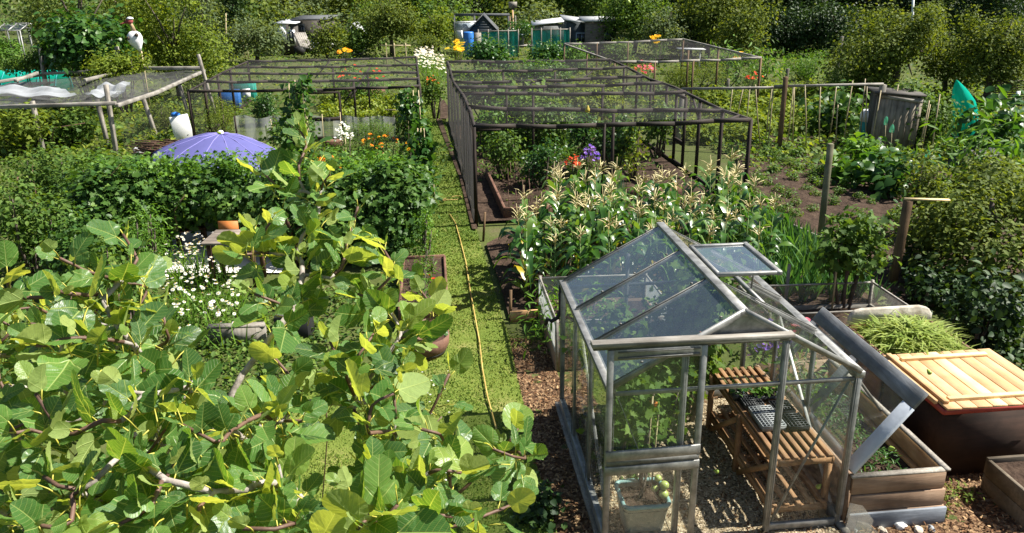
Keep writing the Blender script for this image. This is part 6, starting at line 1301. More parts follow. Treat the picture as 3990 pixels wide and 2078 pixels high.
# bed greenery between hedge, path and left cage
for a in (('dahlia leaves below the orange rudbeckias', 1440, 600, 760, 120, 15.2, 'bright', .08), ('green leafy plants between the hedge and the path', 1580, 680, 860, 80, 13.6, 'mid', .07), ('broad green plants behind the hedge top', 1300, 680, 800, 90, 14.0, 'bright', .08), ('leafy plants right of the parasol', 1240, 560, 680, 60, 15.6, 'mid', .08)): shrub(*a)
def bean_tower(label, cx, yt, yb, Y, hw, seed):
    r = np.random.default_rng(seed); t0 = WY(cx, yt, Y); b0 = WY(cx, yb, Y); s = FOC / np.dot(t0 - CAM, FW); w_ = hw / s; base = np.array([t0[0], Y, 0]); t = thing('runner_bean_plant', label, 'bean plant', base)
    L_ = [[t0[0] + r.uniform(-.5, .5) * w_, Y + r.uniform(-.2, .2), .1 + (t0[2] - .1) * u, w_ * .55, .25, .2] for u in np.linspace(.05, 1, 9)]
    leaf_obj('foliage', [clump_leaves(L_, 130, 5, .09, .13, 'heart', r, inner=.2, up=.2, droop=.8)], LM['bean'], t, base)
    m = MB()
    for dx in (-.5, 0, .5): m.tube([(t0[0] + dx * w_, Y, 0), (t0[0] + dx * w_ * .7, Y, t0[2] + .1)], .012, 5)
    m.build('cane', MT['bamboo'], t)
bean_tower('runner beans climbing canes beside the grass path', 1610, 370, 620, 17.2, 60, 1); bean_tower('runner beans on canes in the middle of the flower plot', 1150, 330, 640, 16.8, 70, 2); bean_tower('lower runner beans hanging towards the path edge', 1640, 520, 740, 14.8, 34, 3)
p = W(1487, 668); CH = thing('incinerator_lid', 'terracotta chimney lid with a black pot on it among the flowers', 'chimney pot', p); m = MB(); m.lathe([(.22, .3), (.2, .36), (.07, .46)], p, 16); m.lathe([(.2, 0), (.2, .3)], p, 16); m.build('terracotta_body', MT['terracotta'], CH, smooth=True); m = MB(); m.lathe([(.06, .46), (.07, .58), (.075, .58)], p, 12); m.build('black_pot', MT['rubber'], CH)
# mesh strip across the front of the left cage
m = MB(); vs = []; n = 30
for i in range(n + 1):
    x = 920 + (1545 - 920) * i / n; b = W(x, 545 - 6 * math.sin(i)); vs += [b + [0, 0, .02], b + [0, .02 * math.sin(i * 1.3), .66 + .015 * math.sin(i * .9)]]
m.add(vs, [(2 * i, 2 * i + 2, 2 * i + 3, 2 * i + 1) for i in range(n)]); MS = thing('mesh_strip', 'long pale mesh barrier strip in front of the left fruit cage', 'mesh barrier', W(1230, 545)); m.build('mesh', MT['netwhite'], MS, smooth=True)
for x in (925, 1075, 1215, 1432, 1540): m = MB(); b = W(x, 546); m.bar(b, b + [0, 0, .7], .04, .04); m.build('stake', MT['cagewood'], MS)
m = MB(); b = W(1300, 590); m.box(b + [0, 0, .15], (.5, .3, .3)); tag(m.build('brown_crate', MT['bedwood'], bevel=.01), 'reddish brown crate at the door of the left cage', 'crate')
m = MB(); a_, b_ = W(1330, 375), W(1500, 365); m.bar(a_ + [0, 0, .1], b_ + [0, 0, .1], .04, .2); tag(m.build('bed_board_edge', MT['bedwood']), 'weathered bed board inside the left cage behind the sprawling plants', 'board')
# brown edged bed inside the front of the long cage
BR = thing('cage_bed', 'reddish brown edged bed with thin sticks inside the front of the long cage', 'raised bed', cg(1.0, 1.2)); m = MB(); m.bar(cg(.55, .25, .13), cg(.5, 3.4, .13), .05, .26); m.build('side_board', MT['bedwood'], BR, bevel=.004); m = MB(); m.bar(cg(.55, .25, .13), cg(1.5, .25, .13), .05, .26); m.build('front_board', MT['bedwood'], BR, bevel=.004)
m = MB(); m.bar(cg(3.0, 1.3, .1), cg(4.4, 1.5, .1), .05, .2); tag(m.build('cage_edge_board', MT['bedwood']), 'low brown edging board by the right side of the long cage', 'board')
r = np.random.default_rng(15)
for i in range(16):
    a, l = r.uniform(.65, 1.5), r.uniform(.4, 2.6); m = MB(); p = cg(a, l, .02); m.tube([p, p + [r.uniform(-.04, .04), 0, r.uniform(.35, .6)]], .006, 4); tag(m.build('pea_stick', MT['vine']), 'thin twiggy pea stick in the bed at the front of the long cage', 'stick', 'pea sticks in the cage bed')
cover('bed_seedlings', 'small seedlings between the pea sticks', [([tuple(cg(a, l)[:2]) for a, l in ((.6, .4), (1.6, .4), (1.6, 3), (.6, 3))], 1)], 500, LM['mid'], .06, .1, seed=31)
# ------------------------------------------------------------------ inside and around the greenhouse: tomatoes, peppers, flowers
def local_bush(name, label, cat, pts, rad, mat, ncl, size, kind, extra=None, gap=.1):
    return bush(name, label, cat, [[*g(a, l, z), rx, rx, rz_] for (a, l, z), (rx, rz_) in zip(pts, rad)], LM[mat], ncl, 7, size * 1.1, size, kind, None, gap, extra=extra)
local_bush('tomato_plants', 'mass of tomato leaves filling the back left of the greenhouse', 'tomatoes', [(.45, 1.2, .6), (.75, 1.55, .7), (.4, 1.6, .9), (.9, 1.2, .5), (.35, .85, .55)], [(.3, .5), (.3, .55), (.28, .5), (.25, .4), (.22, .45)], 'mid', 380, .085, 'lobed')
local_bush('tomato_plants', 'tall tomato plants under the open vent at the back of the greenhouse', 'tomatoes', [(1.1, 1.75, .9), (1.3, 1.8, 1.3), (1.35, 1.55, 1.5), (1.2, 1.75, .5)], [(.3, .5), (.28, .4), (.25, .25), (.28, .4)], 'mid', 300, .09, 'lobed')
TMt = local_bush('tomato_plant', 'staked tomato plant growing in the rimmed trough', 'tomato plant', [(.36, .3, .75), (.42, .42, 1.05), (.33, .2, .5)], [(.1, .25), (.12, .22), (.06, .1)], 'mid', 22, .08, 'lobed')
for i, (a, l, z, s, mt) in enumerate(((.49, .1, .36, .04, 'tomato_g'), (.5, .12, .43, .038, 'tomato_g'), (.46, .17, .47, .03, 'tomato_g'), (.43, .15, .39, .03, 'tomato_g'), (.47, .45, .98, .042, 'tomato_r'))):
    m = MB(); m.lathe([(s * math.sin(math.pi * q / 8) + .0005, s * .88 * (1 - math.cos(math.pi * q / 8))) for q in range(9)], g(a, l, z), 12); o = m.build('tomato', MT[mt], TMt, smooth=True)
for a, l, h in ((.38, .25, 1.15), (.45, .3, .95)): m = MB(); m.tube([g(a, l, .3), g(a + .05, l + .08, h)], .008, 5); m.build('cane', MT['bamboo'], TMt)
def fx(pts, mat, sz, kind='bell'):
    return lambda t, b: flowers(t, b, pts, kind, mat, sz)
r = np.random.default_rng(51)
q = np.array([g(1.5 + r.uniform(-.3, .25), 2.3 + r.uniform(-.1, .15), r.uniform(.7, 1.05)) for _ in range(46)]); local_bush('pink_petunias', 'pink petunias behind the greenhouse end wall', 'flowers', [(1.5, 2.4, .45)], [(.3, .45)], 'mid', 60, .06, 'oval', extra=fx(q, LM['pink'], .08))
q = np.array([g(2.25 + r.uniform(-.2, .3), 2.35 + r.uniform(-.2, .25), r.uniform(.4, .75)) for _ in range(70)]); local_bush('purple_petunias', 'purple petunias between greenhouse and cold frame lid', 'flowers', [(2.3, 2.4, .3)], [(.32, .3)], 'mid', 60, .06, 'oval', extra=fx(q, LM['purple'], .07))
q = np.array([g(2.62 + r.uniform(-.1, .12), 2.25 + r.uniform(-.1, .1), r.uniform(.55, .8)) for _ in range(9)]); local_bush('pink_petunias', 'pink petunia heads seen through the cold frame lid', 'flowers', [(2.6, 2.3, .35)], [(.15, .3)], 'yellow', 25, .06, 'oval', extra=fx(q, LM['pink'], .08))
local_bush('pepper_plants', 'yellow green pepper plants against the greenhouse side wall', 'peppers', [(2.15, 1.55, .55), (2.2, 1.2, .55), (2.1, .9, .6)], [(.13, .35), (.13, .35), (.12, .3)], 'potato', 60, .1, 'lance')
local_bush('lettuce_bed', 'leafy salad in the white mesh bed', 'salad', [(.1, 3.3, .35), (.5, 3.4, .35), (.9, 3.5, .35), (.2, 3.9, .35), (.7, 3.9, .35)], [(.2, .2)] * 5, 'bright', 90, .12, 'lance')
b0 = W(3280, 1200, .15); bush('tomato_plant', 'tall tomato plant standing in the clear mesh bed', 'tomato plant', [[b0[0], b0[1], .75, .3, .3, .3], [b0[0] - .15, b0[1], 1.05, .28, .28, .25], [b0[0] + .15, b0[1], .95, .3, .3, .25], [b0[0], b0[1], 1.3, .2, .2, .15], [b0[0] + .2, b0[1] + .1, 1.2, .2, .2, .2]], LM['mid'], 150, 7, .09, .1, 'lobed', gap=.2)
m = MB(); m.tube([b0 + [-.15, -.05, -.1], b0 + [-.16, -.05, .9]], .012, 5); tag(m.build('plant_cane', MT['bamboo']), 'cane supporting the tall tomato plant in the clear mesh bed', 'cane')
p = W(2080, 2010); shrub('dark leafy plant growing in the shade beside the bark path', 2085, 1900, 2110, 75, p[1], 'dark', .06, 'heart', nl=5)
for i, (cx, cy, lb) in enumerate(((2020, 1350, 'grass tuft at the corner of the bark path'), (3700, 1950, 'low green weeds at the foot of the compost bin'))): 
    p = W(cx, cy); bush('grass_tuft', lb, 'grass tuft', [[p[0], p[1], .03, .25, .18, .06]], LM['grass'], 40, 8, .04, .05, 'lance', gap=0)
# ------------------------------------------------------------------ apple hedge on the right
ah = [WY(3760, 860, 10.6), WY(3900, 780, 10.9), WY(3640, 900, 10.8), WY(3980, 950, 10.2), WY(3830, 1000, 10.0), WY(3700, 1050, 10.2), WY(4060, 850, 10.4), WY(3960, 1080, 9.6), WY(4150, 1000, 10)]
AH = thing('apple_tree', 'dense apple tree bearing green apples at the right edge', 'tree', (ah[0][0], 10.4, 0)); AO = np.array([ah[0][0], 10.4, 0]); r = np.random.default_rng(91)
Lb = [[*p, .55, .5, .48] for p in ah]; leaf_obj('crown', [clump_leaves(Lb, 1500, 8, .1, .085, 'oval', r, inner=.4, gap=.2)], LM['olive'], AH, AO)
trunk_mesh((AO[0] + .3, 10.4, 0), (AO[0] + .2, 10.4, 1.3), .08, Lb, r).build('trunk', MT['bark'], AH)
m = MB(); s = .036; m.lathe([(s * math.sin(math.pi * q / 8) + .0005, s * .9 * (1 - math.cos(math.pi * q / 8))) for q in range(9)], (0, 0, 0), 10); ap = m.build('apple', MT['apple'], AH, smooth=True)
pa, na = shell_pts(60, Lb, r, .95); sel = [p for p in pa if p[1] < 10.8 or p[2] > 1.3][:30]
for i, p in enumerate(sel):
    o = ap if i == 0 else ap.copy()
    if i: COL.objects.link(o); o.parent = AH
    o.location = tuple(p - AO)
for a in (('shaded dark bush under the apple tree, near the compost bay', 3620, 1050, 1250, 110, 9.6, 'dark', .1), ('dark shaded raspberry bush at the right edge', 3850, 1080, 1400, 190, 8.6, 'dark', .11), ('dark shaded leaves behind the brown lath post', 3560, 960, 1130, 60, 10.6, 'dark', .09), ('green leafy bush behind the apple tree top', 3850, 620, 760, 170, 12.6, 'olive', .09), ('sprawling apple branch over the black cover', 3650, 560, 760, 80, 12.4, 'olive', .08)): shrub(*a)  # the darkest bushes paint the shade under the apple tree
p = W(3790, 720); m = MB(); vs = []
for i in range(9):
    for j in range(7): u, v = i / 8, j / 6; vs.append((p[0] - .55 + 1.1 * u, p[1] - .3 + .6 * v, .75 + .06 * math.sin(5 * u + 3 * v) - .65 * max(0, abs(u - .5) * 2 - .82) * 4 - .5 * max(0, abs(v - .5) * 2 - .8) * 4))
m.add(vs, [(i * 7 + j, (i + 1) * 7 + j, (i + 1) * 7 + j + 1, i * 7 + j + 1) for i in range(8) for j in range(6)]); tag(m.build('plastic_cover', MT['rubber'], smooth=False), 'black plastic sheet over a heap behind the apple tree', 'cover')
# ------------------------------------------------------------------ grey hut, barrel, net bundle, bottles, hurdle
p0, p1 = W(3392, 592), W(3556, 598); HT = thing('garden_hut', 'small leaning weathered grey board hut with ivy over its roof', 'hut', (p0 + p1) / 2); v_ = p1 - p0; dv = nrm(np.array([-v_[1], v_[0], 0])) * .9; h0 = WY(3405, 362, p0[1])[2]; h1 = WY(3565, 385, p1[1])[2]
n = 7; hutwood = wood('hut_board', (.2, .17, .13), (.36, .31, .25), 'Z', 3)
for i in range(n):
    m = MB(); a_, b_ = p0 + v_ * (i + .03) / n, p0 + v_ * (i + .97) / n; hh = h0 + (h1 - h0) * (i + .5) / n; m.bar((a_ + b_) / 2, (a_ + b_) / 2 + [.06, 0, hh], np.linalg.norm(v_) / n * .96, .03, dv); m.build('front_board', hutwood, HT)
m = MB(); m.bar(p0 + dv / 2 + [0, 0, 0], p0 + dv / 2 + [0.03, 0, h0], .9, .03, v_); m.bar(p1 + dv / 2, p1 + dv / 2 + [.03, 0, h1], .9, .03, v_); m.bar(p0 + dv + v_ / 2, p0 + dv + v_ / 2 + [0, 0, h0], np.linalg.norm(v_), .03, dv); m.build('wall', MT['shedbrown'], HT)
m = MB(); c = (p0 + p1) / 2 + dv / 2 + [0, 0, (h0 + h1) / 2 + .03]; m.bar(c - v_ * .6 + [0, 0, .03], c + v_ * .6 - [0, 0, .02], 1.05, .05); m.build('roof', MT['shedbrown'], HT); m = MB(); m.bar(p0 - [0, .02, 0] + [0.04, 0, h0 - .08], p1 - [0, .02, 0] + [.04, 0, h1 - .08], .03, .08); m.build('fascia', MT['greywoodx'], HT)
b = W(3372, 562); BR_ = thing('water_barrel', 'teal plastic barrel capped with crumpled pale sheet beside the hut', 'barrel', b); m = MB(); m.lathe([(.17, 0), (.2, .35), (.2, .75), (.18, .85)], b, 16); m.build('barrel_body', MT['teal'], BR_, smooth=True); m = MB(); m.lathe([(.22, .62), (.225, .82), (.17, .92), (.05, .9)], b, 9); m.build('pale_cap', MT['whitecloth'], BR_)
b = W(3745, 545); t_ = WY(3728, 312, b[1]); m = MB(); n = 16; vs = []; prof = [(0, .2), (.12, .26), (.3, .3), (.5, .3), (.68, .26), (.84, .17), (.95, .07), (1, .01)]
for u, q in prof:
    for k_ in range(n): a = 2 * math.pi * k_ / n; rr = q * (1 + .12 * math.sin(k_ * 3.7)); c = b + (t_ - b) * u + np.array([.16 * math.sin(u * math.pi), 0, 0]); vs.append(c + np.array([rr * math.cos(a), rr * math.sin(a), 0]))
m.add(vs, [(j * n + i, j * n + (i + 1) % n, (j + 1) * n + (i + 1) % n, (j + 1) * n + i) for j in range(len(prof) - 1) for i in range(n)]); tag(m.build('net_bundle', MT['netteal']), 'tall pointed bundle of bright teal netting leaning by the hut', 'netting')
for x, yt, yb, cy, mt, lb in ((3450, 455, 487, 575, 'bottlegreen', 'green plastic bottle upside down on a cane, highest of the bottles'), (3474, 484, 515, 590, 'bottlegreen', 'cut green bottle skirt on a cane in front of the hut'), (3424, 535, 566, 610, 'bottleclear', 'clear plastic bottle on a cane before the grey hut'), (3613, 580, 612, 640, 'bottlegreen', 'green bottle skirt on a cane right of the hut'), (3655, 603, 632, 660, 'bottlegreen', 'lowest green bottle skirt beside the apple branch')):
    b = W(x - 4, cy + 30); t1, t0 = WY(x, yt, b[1]), WY(x, yb, b[1]); T_ = thing('bottle_cane', lb, 'bottle', b); m = MB(); m.tube([b, t0 + [0, 0, .05]], .01, 5); m.build('cane', MT['bamboo'], T_); h = t1[2] - t0[2]; m = MB()
    m.lathe([(.055, 0), (.05, h * .5), (.035, h * .8), (.014, h * .92), (.014, h)] if 'skirt' in lb else [(.04, 0), (.045, h * .6), (.04, h * .85), (.015, h)], t0, 10); m.build('bottle', MT[mt], T_, smooth=True)
p = W(3885, 425); m = MB()
for j in range(12):
    for i in range(8): a = i * .25; m.tube([(p[0] - .2 + a, p[1] + .02 * (1 if (i + j) % 2 else -1), .1 + j * .075), (p[0] - .2 + a + .25, p[1] + .02 * (-1 if (i + j) % 2 else 1), .1 + j * .075)], .02, 4)
tag(m.build('wicker_hurdle', MT['bark']), 'dark woven hurdle fence at the right edge below the apple trees', 'fence')
b = W(3945, 470); SG = thing('plant_marker', 'small white tilted marker on a stick near the right edge', 'marker', b); m = MB(); m.tube([b, b + [0, 0, .7]], .015, 5); m.build('stick', MT['bamboo'], SG); m = MB(); m.box(b + [0, -.02, .78], (.14, .02, .24), .2); m.build('plate', MT['whitep'], SG)
b = W(3550, 262, 0); m = MB(); b = WY(3548, 250, 40); t_ = WY(3560, -40, 40); m.tube([b, t_], .06, 8); tag(m.build('flag_pole', MT['whitep']), 'slender white pole rising behind the old apple tree', 'pole')
# ------------------------------------------------------------------ weathered frame with drooping sheets, left
FRm = thing('weathered_frame', 'old grey timber growing frame with sagging nets and plastic', 'frame', W(420, 560))
PT = {}
for nm, bx, by, tx, ty in (('a', 172, 605, 125, 394), ('b', 422, 575, 378, 386), ('c', 455, 610, 412, 330), ('d', 610, 535, 556, 378), ('e', 735, 452, 700, 333), ('f', 840, 450, 772, 212)):
    b = W(bx, by); t = WY(tx, ty, b[1] + .15); PT[nm] = t; m = MB(); m.bar(b, t, .11, .09, (1, 0, 0)); m.build('post', MT['greywood'], FRm, bevel=.006)
for nm, bx, by, tx, ty, Y in (('g', 165, 300, 157, 188, 26.5), ('h', 470, 290, 454, 182, 26.5)):
    b, t = WY(bx, by, Y), WY(tx, ty, Y); PT[nm] = t; m = MB(); m.bar([b[0], Y, 0], t, .12, .1, (1, 0, 0)); m.build('post', MT['greywood'], FRm)
def rail(p, q, w_=.1, h=.09): m = MB(); m.bar(p, q, w_, h); m.build('rail', MT['greywoodx'], FRm, bevel=.005)
A_ = WY(-20, 418, 19); Bq = WY(452, 403, 19.3); rail(A_, Bq); Cq = WY(454, 412, 19.3); Dq = WY(608, 362, 21.3); rail(Cq, Dq); Eq = WY(709, 316, 24); rail(Dq, Eq); Fq = WY(795, 277, 26.3); rail(Eq, Fq)
rail(WY(172, 288, 26), WY(470, 271, 26.3)); rail(WY(470, 268, 26.4), WY(785, 266, 26.4), .08, .12); rail(WY(329, 313, 24), WY(472, 279, 26)); rail(WY(-10, 320, 24.5), WY(172, 290, 26)); rail(WY(60, 315, 24), WY(145, 285, 25.5))
def drape(name, pts, mat, nu=14, nv=8, sag=.15, wr=.03, seed=0, parent=FRm):
    a, b, c, d = [np.array(q, float) for q in pts]; m = MB(); vs = []
    for i in range(nu + 1):
        for j in range(nv + 1):
            u, v = i / nu, j / nv; p = a * (1 - u) * (1 - v) + b * u * (1 - v) + c * u * v + d * (1 - u) * v; p = p + np.array([0, 0, -sag * math.sin(math.pi * u) * math.sin(math.pi * v) + wr * math.sin(9 * u + 5 * v + seed) * math.cos(7 * v - 4 * u + seed)]); vs.append(p)
    m.add(vs, [(i * (nv + 1) + j, (i + 1) * (nv + 1) + j, (i + 1) * (nv + 1) + j + 1, i * (nv + 1) + j + 1) for i in range(nu) for j in range(nv)]); return m.build(name, mat, parent, smooth=True)
drape('roof_net', [A_, Bq, WY(472, 285, 26), WY(-10, 330, 25)], MT['netroof2'], sag=.25, wr=.06); drape('roof_net', [Bq, Dq, Fq, WY(472, 285, 26)], MT['netroof2'], sag=.15, wr=.04, seed=2)
drape('plastic_sheet', [WY(330, 372, 20.5), WY(470, 372, 21), WY(508, 312, 22), WY(380, 335, 22)], MT['polythene'], sag=.1, wr=.09, seed=4); drape('plastic_sheet', [WY(-10, 370, 20.3), WY(300, 372, 20.5), WY(230, 335, 22), WY(-10, 338, 22)], MT['polythene'], sag=.05, wr=.07, seed=7)
drape('side_net', [Cq, Fq, [Fq[0], Fq[1], .02], [Cq[0], Cq[1], .02]], MT['netfaint'], sag=0, wr=.01)
# white bin, twig pile and boxes beside the left cage
b = W(715, 548); b[2] = 0; WB = thing('white_bin', 'tall white leaning panel bin with a blue cloth on top', 'bin', b); m = MB(); M_ = Matrix.Rotation(RD(-8), 3, 'Y') @ Matrix.Rotation(.5, 3, 'Z'); m.box(b + [0, 0, .36], (.5, .14, .72), M=M_); m.build('bin_body', MT['whitep'], WB, bevel=.01)
m = MB(); m.lathe([(.1, .7), (.14, .74), (.1, .8), (.02, .82)], b + [-.12, 0, 0], 7); m.build('blue_cloth', MT['blue'], WB)
b = W(560, 620); m = MB(); m.box(b + [0, 0, .15], (.36, .3, .3), .3); tag(m.build('polystyrene_box', MT['whitep'], bevel=.01), 'small white box beside the twig pile', 'box')
b = W(655, 640); TW = thing('twig_pile', 'pile of bundled brown twigs left of the parasol', 'twigs', b); r = np.random.default_rng(33); m = MB()
for i in range(150):
    c = b + np.array([r.uniform(-.55, .5), r.uniform(-.2, .35), r.uniform(.18, .55)]); L = r.uniform(.5, .9); d = np.array([1, r.uniform(-.3, .1), r.uniform(-.25, .12)]); m.tube([c - d * L / 2, c + [0, 0, .03], c + d * L / 2], [.012, .01, .005], 4)
m.build('twigs', MT['vine'], TW); m = MB(); m.box(b + [.1, -.1, .1], (1.0, .4, .18)); m.build('brown_base', MT['bedwood'], TW)
# stork scarecrow
Y = 26.5; hb_, bb = WY(503, 83, Y), WY(545, 212, Y); t1, t0 = WY(515, 122, Y), WY(545, 200, Y); SK = thing('stork_scarecrow', 'white stork shaped scarecrow with a red head on a post', 'scarecrow', (bb[0], Y, 0))
m = MB(); d = t0 - t1; m.tube([t1, t1 + d * .15, t1 + d * .35, t1 + d * .6, t1 + d * .85, t0], [.1, .21, .24, .2, .1, .05], 12); m.build('body', MT['whitecloth'], SK, smooth=True)
m = MB(); m.tube([hb_ + [.03, 0, -.05], (hb_ + t1) / 2 + [.05, 0, 0], t1 + [0.05, 0, 0]], [.05, .06, .09], 8); m.build('neck', plain('straw_neck', (.35, .25, .14), .9, var=.4), SK, smooth=True)
m = MB(); m.lathe([(.02, -.1), (.1, -.07), (.13, 0), (.09, .08), (.02, .1)], hb_, 12); m.build('head', MT['redcloth'], SK, smooth=True); m = MB(); m.lathe([(.1, .06), (.12, .09), (.06, .13), (.01, .14)], hb_ + [.04, 0, 0], 10); m.build('cap', MT['whitecloth'], SK, smooth=True)
m = MB(); m.tube([hb_ + [-.08, -.05, -.03], hb_ + [-.3, -.12, -.1]], [.035, .01], 6); m.build('beak', MT['redcloth'], SK)
for dx in (-.04, .05): m = MB(); m.tube([t0 + [dx, 0, 0], [t0[0] + dx, Y, 0]], .025, 6); m.build('leg', MT['bamboo'], SK)
for q, s in ((t1 + d * .35 + [.16, -.18, .06], 1), (t1 + d * .42 + [-.12, -.2, 0], .8)): m = MB(); m.lathe([(.01, 0), (.07 * s, .03), (.06 * s, .09), (.01, .13)], q, 8); m.build('wing_patch', MT['bark'], SK)
# blue and teal bits seen through the left cage, tunnel, cold glass, pallets at left
p = W(885, 425); m = MB(); m.box(p + [0, .4, .3], (.7, .6, .6), .2); tag(m.build('blue_tank', MT['blue'], bevel=.03), 'blue plastic tank seen through the left fruit cage', 'tank')
p = W(935, 400); m = MB(); m.box(p + [0, .5, .35], (.9, .5, .7), .1); tag(m.build('teal_box', plain('teal_box', (.02, .26, .2), .5, var=.2), bevel=.03), 'teal plastic box behind the blue tank', 'box')
p = W(965, 405); m = MB(); m.box(p + [0, 0, .35], (.28, .02, .4), .3); tag(m.build('white_notice', MT['whitep']), 'plain white board hanging beside the left cage', 'board')
Y = 31.5; c = WY(70, 205, Y); m = MB(); vs = []; L = 2.9
for i in range(9):
    for j in range(9): a = math.pi * j / 8; x = c[0] - 1.3 + L * i / 8; rr = .62 * (1 + .02 * math.sin(i * math.pi)); vs.append((x, Y + rr * math.cos(a), .02 + .95 * math.sin(a)))
m.add(vs, [(i * 9 + j, (i + 1) * 9 + j, (i + 1) * 9 + j + 1, i * 9 + j + 1) for i in range(8) for j in range(8)]); TN = thing('net_tunnel', 'low teal netted growing tunnel at the far left', 'tunnel', (c[0], Y, 0)); m.build('cover', MT['netteal'], TN, smooth=True)
m = MB()
for i in range(5): x = c[0] - 1.3 + L * i / 4; m.tube([(x, Y + .64 * math.cos(a), .02 + .97 * math.sin(a)) for a in np.linspace(0, math.pi, 9)], .015, 5)
m.build('hoops', MT['teal'], TN)
Y = 36; a_ = WY(-10, 160, Y); b_ = WY(85, 160, Y); hgt = WY(40, 120, Y)[2]; top = WY(40, 92, Y + .8)[2]; OG = thing('small_greenhouse', 'small pale framed greenhouse at the far left edge', 'greenhouse', ((a_[0] + b_[0]) / 2, Y + .8, 0)); m = MB(); x0, x1 = a_[0], b_[0]
for x in (x0, (x0 + x1) / 2, x1):
    m.bar((x, Y, 0), (x, Y, hgt), .05, .05); m.bar((x, Y, hgt), (x, Y + .8, top), .05, .05); m.bar((x, Y + 1.6, 0), (x, Y + 1.6, hgt), .05, .05); m.bar((x, Y + 1.6, hgt), (x, Y + .8, top), .05, .05)
for y_, z in ((Y, hgt), (Y + .8, top), (Y + 1.6, hgt), (Y, .1), (Y, hgt * .5)): m.bar((x0, y_, z), (x1, y_, z), .05, .05)
m.build('frame', MT['alu'], OG)
for f_ in ([(x0, Y, 0), (x1, Y, 0), (x1, Y, hgt), (x0, Y, hgt)], [(x0, Y, hgt), (x1, Y, hgt), (x1, Y + .8, top), (x0, Y + .8, top)], [(x1, Y, 0), (x1, Y + 1.6, 0), (x1, Y + 1.6, hgt), (x1, Y + .8, top), (x1, Y, hgt)]): m = MB(); m.add(f_, [tuple(range(len(f_)))]); m.build('pane', MT['glass'], OG)
p = WY(70, 300, 27); PL = thing('pallet_stack', 'stack of bleached whitish pallets at the far left', 'pallets', (p[0], 27, 0)); r = np.random.default_rng(3)
for j in range(6):
    for i in range(3): m = MB(); m.bar((p[0] - .75 + r.uniform(-.1, .1), 27 + i * .35, .1 + j * .16), (p[0] + .75 + r.uniform(-.1, .1), 27 + i * .35 + .05, .12 + j * .16), .14, .05); m.build('slat', plain('bleached_wood', (.55, .52, .45), .9, var=.3, scale=10) if i + j == 0 else bpy.data.materials['bleached_wood'], PL)
# ------------------------------------------------------------------ sheds
def shed(name, label, x0, x1, yb, yt, Y, depth, wallm, roofm, roof='flat', ov=.12, feats=(), rz=0.0):
    """box shed; x0..x1 and yt, yb are photo pixels of its front at distance Y"""
    a, b = WY(x0, yb, Y), WY(x1, yb, Y); h = WY((x0 + x1) / 2, yt, Y)[2]; w_ = b[0] - a[0]; cx = (a[0] + b[0]) / 2; t = thing(name, label, 'shed', (cx, Y + depth / 2, 0)); M_ = Matrix.Rotation(rz, 3, 'Z')
    q = lambda u, v, z: np.array(M_ @ Vector((u - w_ / 2, v - depth / 2, 0))) + np.array([cx, Y + depth / 2, z])
    m = MB()
    if roof == 'gable':
        hw_ = h * .62
        for v in (0, depth): m.add([q(0, v, 0), q(w_, v, 0), q(w_, v, hw_), q(w_ / 2, v, h), q(0, v, hw_)], [(0, 1, 2, 3, 4)])
        for u in (0, w_): m.add([q(u, 0, 0), q(u, depth, 0), q(u, depth, hw_), q(u, 0, hw_)], [(0, 1, 2, 3)])
        m.build('wall', wallm, t); m = MB(); n = int(h / .14)
        for j in range(n):
            z = h * j / n; ww = 1 if z < hw_ else max(.02, (h - z) / (h - hw_)); m.bar(q(w_ / 2 - w_ / 2 * ww, -.015, z + .05), q(w_ / 2 + w_ / 2 * ww, -.015, z + .05), .03, .115)
        m.build('weatherboard', wallm, t); 
        for e in (-1, 1): m = MB(); e0 = q(w_ / 2, -ov, h + .03); e1 = q(w_ / 2 + e * (w_ / 2 + .1), -ov, hw_ - .02); e2 = q(w_ / 2 + e * (w_ / 2 + .1), depth + ov, hw_ - .02); e3 = q(w_ / 2, depth + ov, h + .03); up = np.array([0, 0, .05]); m.add([e0, e1, e2, e3, e0 + up, e1 + up, e2 + up, e3 + up], [(0, 1, 2, 3), (7, 6, 5, 4), (0, 4, 5, 1), (1, 5, 6, 2), (2, 6, 7, 3), (3, 7, 4, 0)]); m.build('roof', roofm, t)
    else:
        m.box((q(0, 0, 0) + q(w_, depth, h)) / 2, (w_, depth, h), rz); m.build('wall', wallm, t); m = MB()
        sl = {'flat': 0, 'pent': .25, 'pentl': -.25}[roof]; A, B, C, D = q(-ov, -ov, h + .03), q(w_ + ov, -ov, h + .03 + sl), q(w_ + ov, depth + ov, h + .12 + sl), q(-ov, depth + ov, h + .12); up = np.array([0, 0, .07]); m.add([A, B, C, D, A + up, B + up, C + up, D + up], [(3, 2, 1, 0), (4, 5, 6, 7), (0, 1, 5, 4), (1, 2, 6, 5), (2, 3, 7, 6), (3, 0, 4, 7)]); m.build('roof', roofm, t)
    for nm, u0, u1, z0, z1, mat in feats:
        m = MB(); c = (q(w_ * u0, -.03, h * z0) + q(w_ * u1, -.03, h * z1)) / 2
        if nm == 'window':
            m.box(c, (w_ * (u1 - u0) + .1, .05, h * (z1 - z0) + .1), rz); W_ = m.build('window', mat, t); m = MB()
            for s_ in (-.25, .25): m.box(c + [w_ * (u1 - u0) * s_, -.03, 0], (w_ * (u1 - u0) * .44, .02, h * (z1 - z0) * .9), rz)
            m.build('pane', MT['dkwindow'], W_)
        else: m.box(c, (w_ * (u1 - u0), .06, h * (z1 - z0)), rz); m.build(nm, mat, t)
    return t
shed('caravan_shed', 'small white rounded shed with a white framed window', 1085, 1152, 150, 96, 47, 2.2, MT['shedbrown'], MT['tin'], 'flat', .15, (('window', .62, .95, .35, .8, MT['whitep']), ('front_panel', .0, .5, .45, 1.0, MT['tin'])))
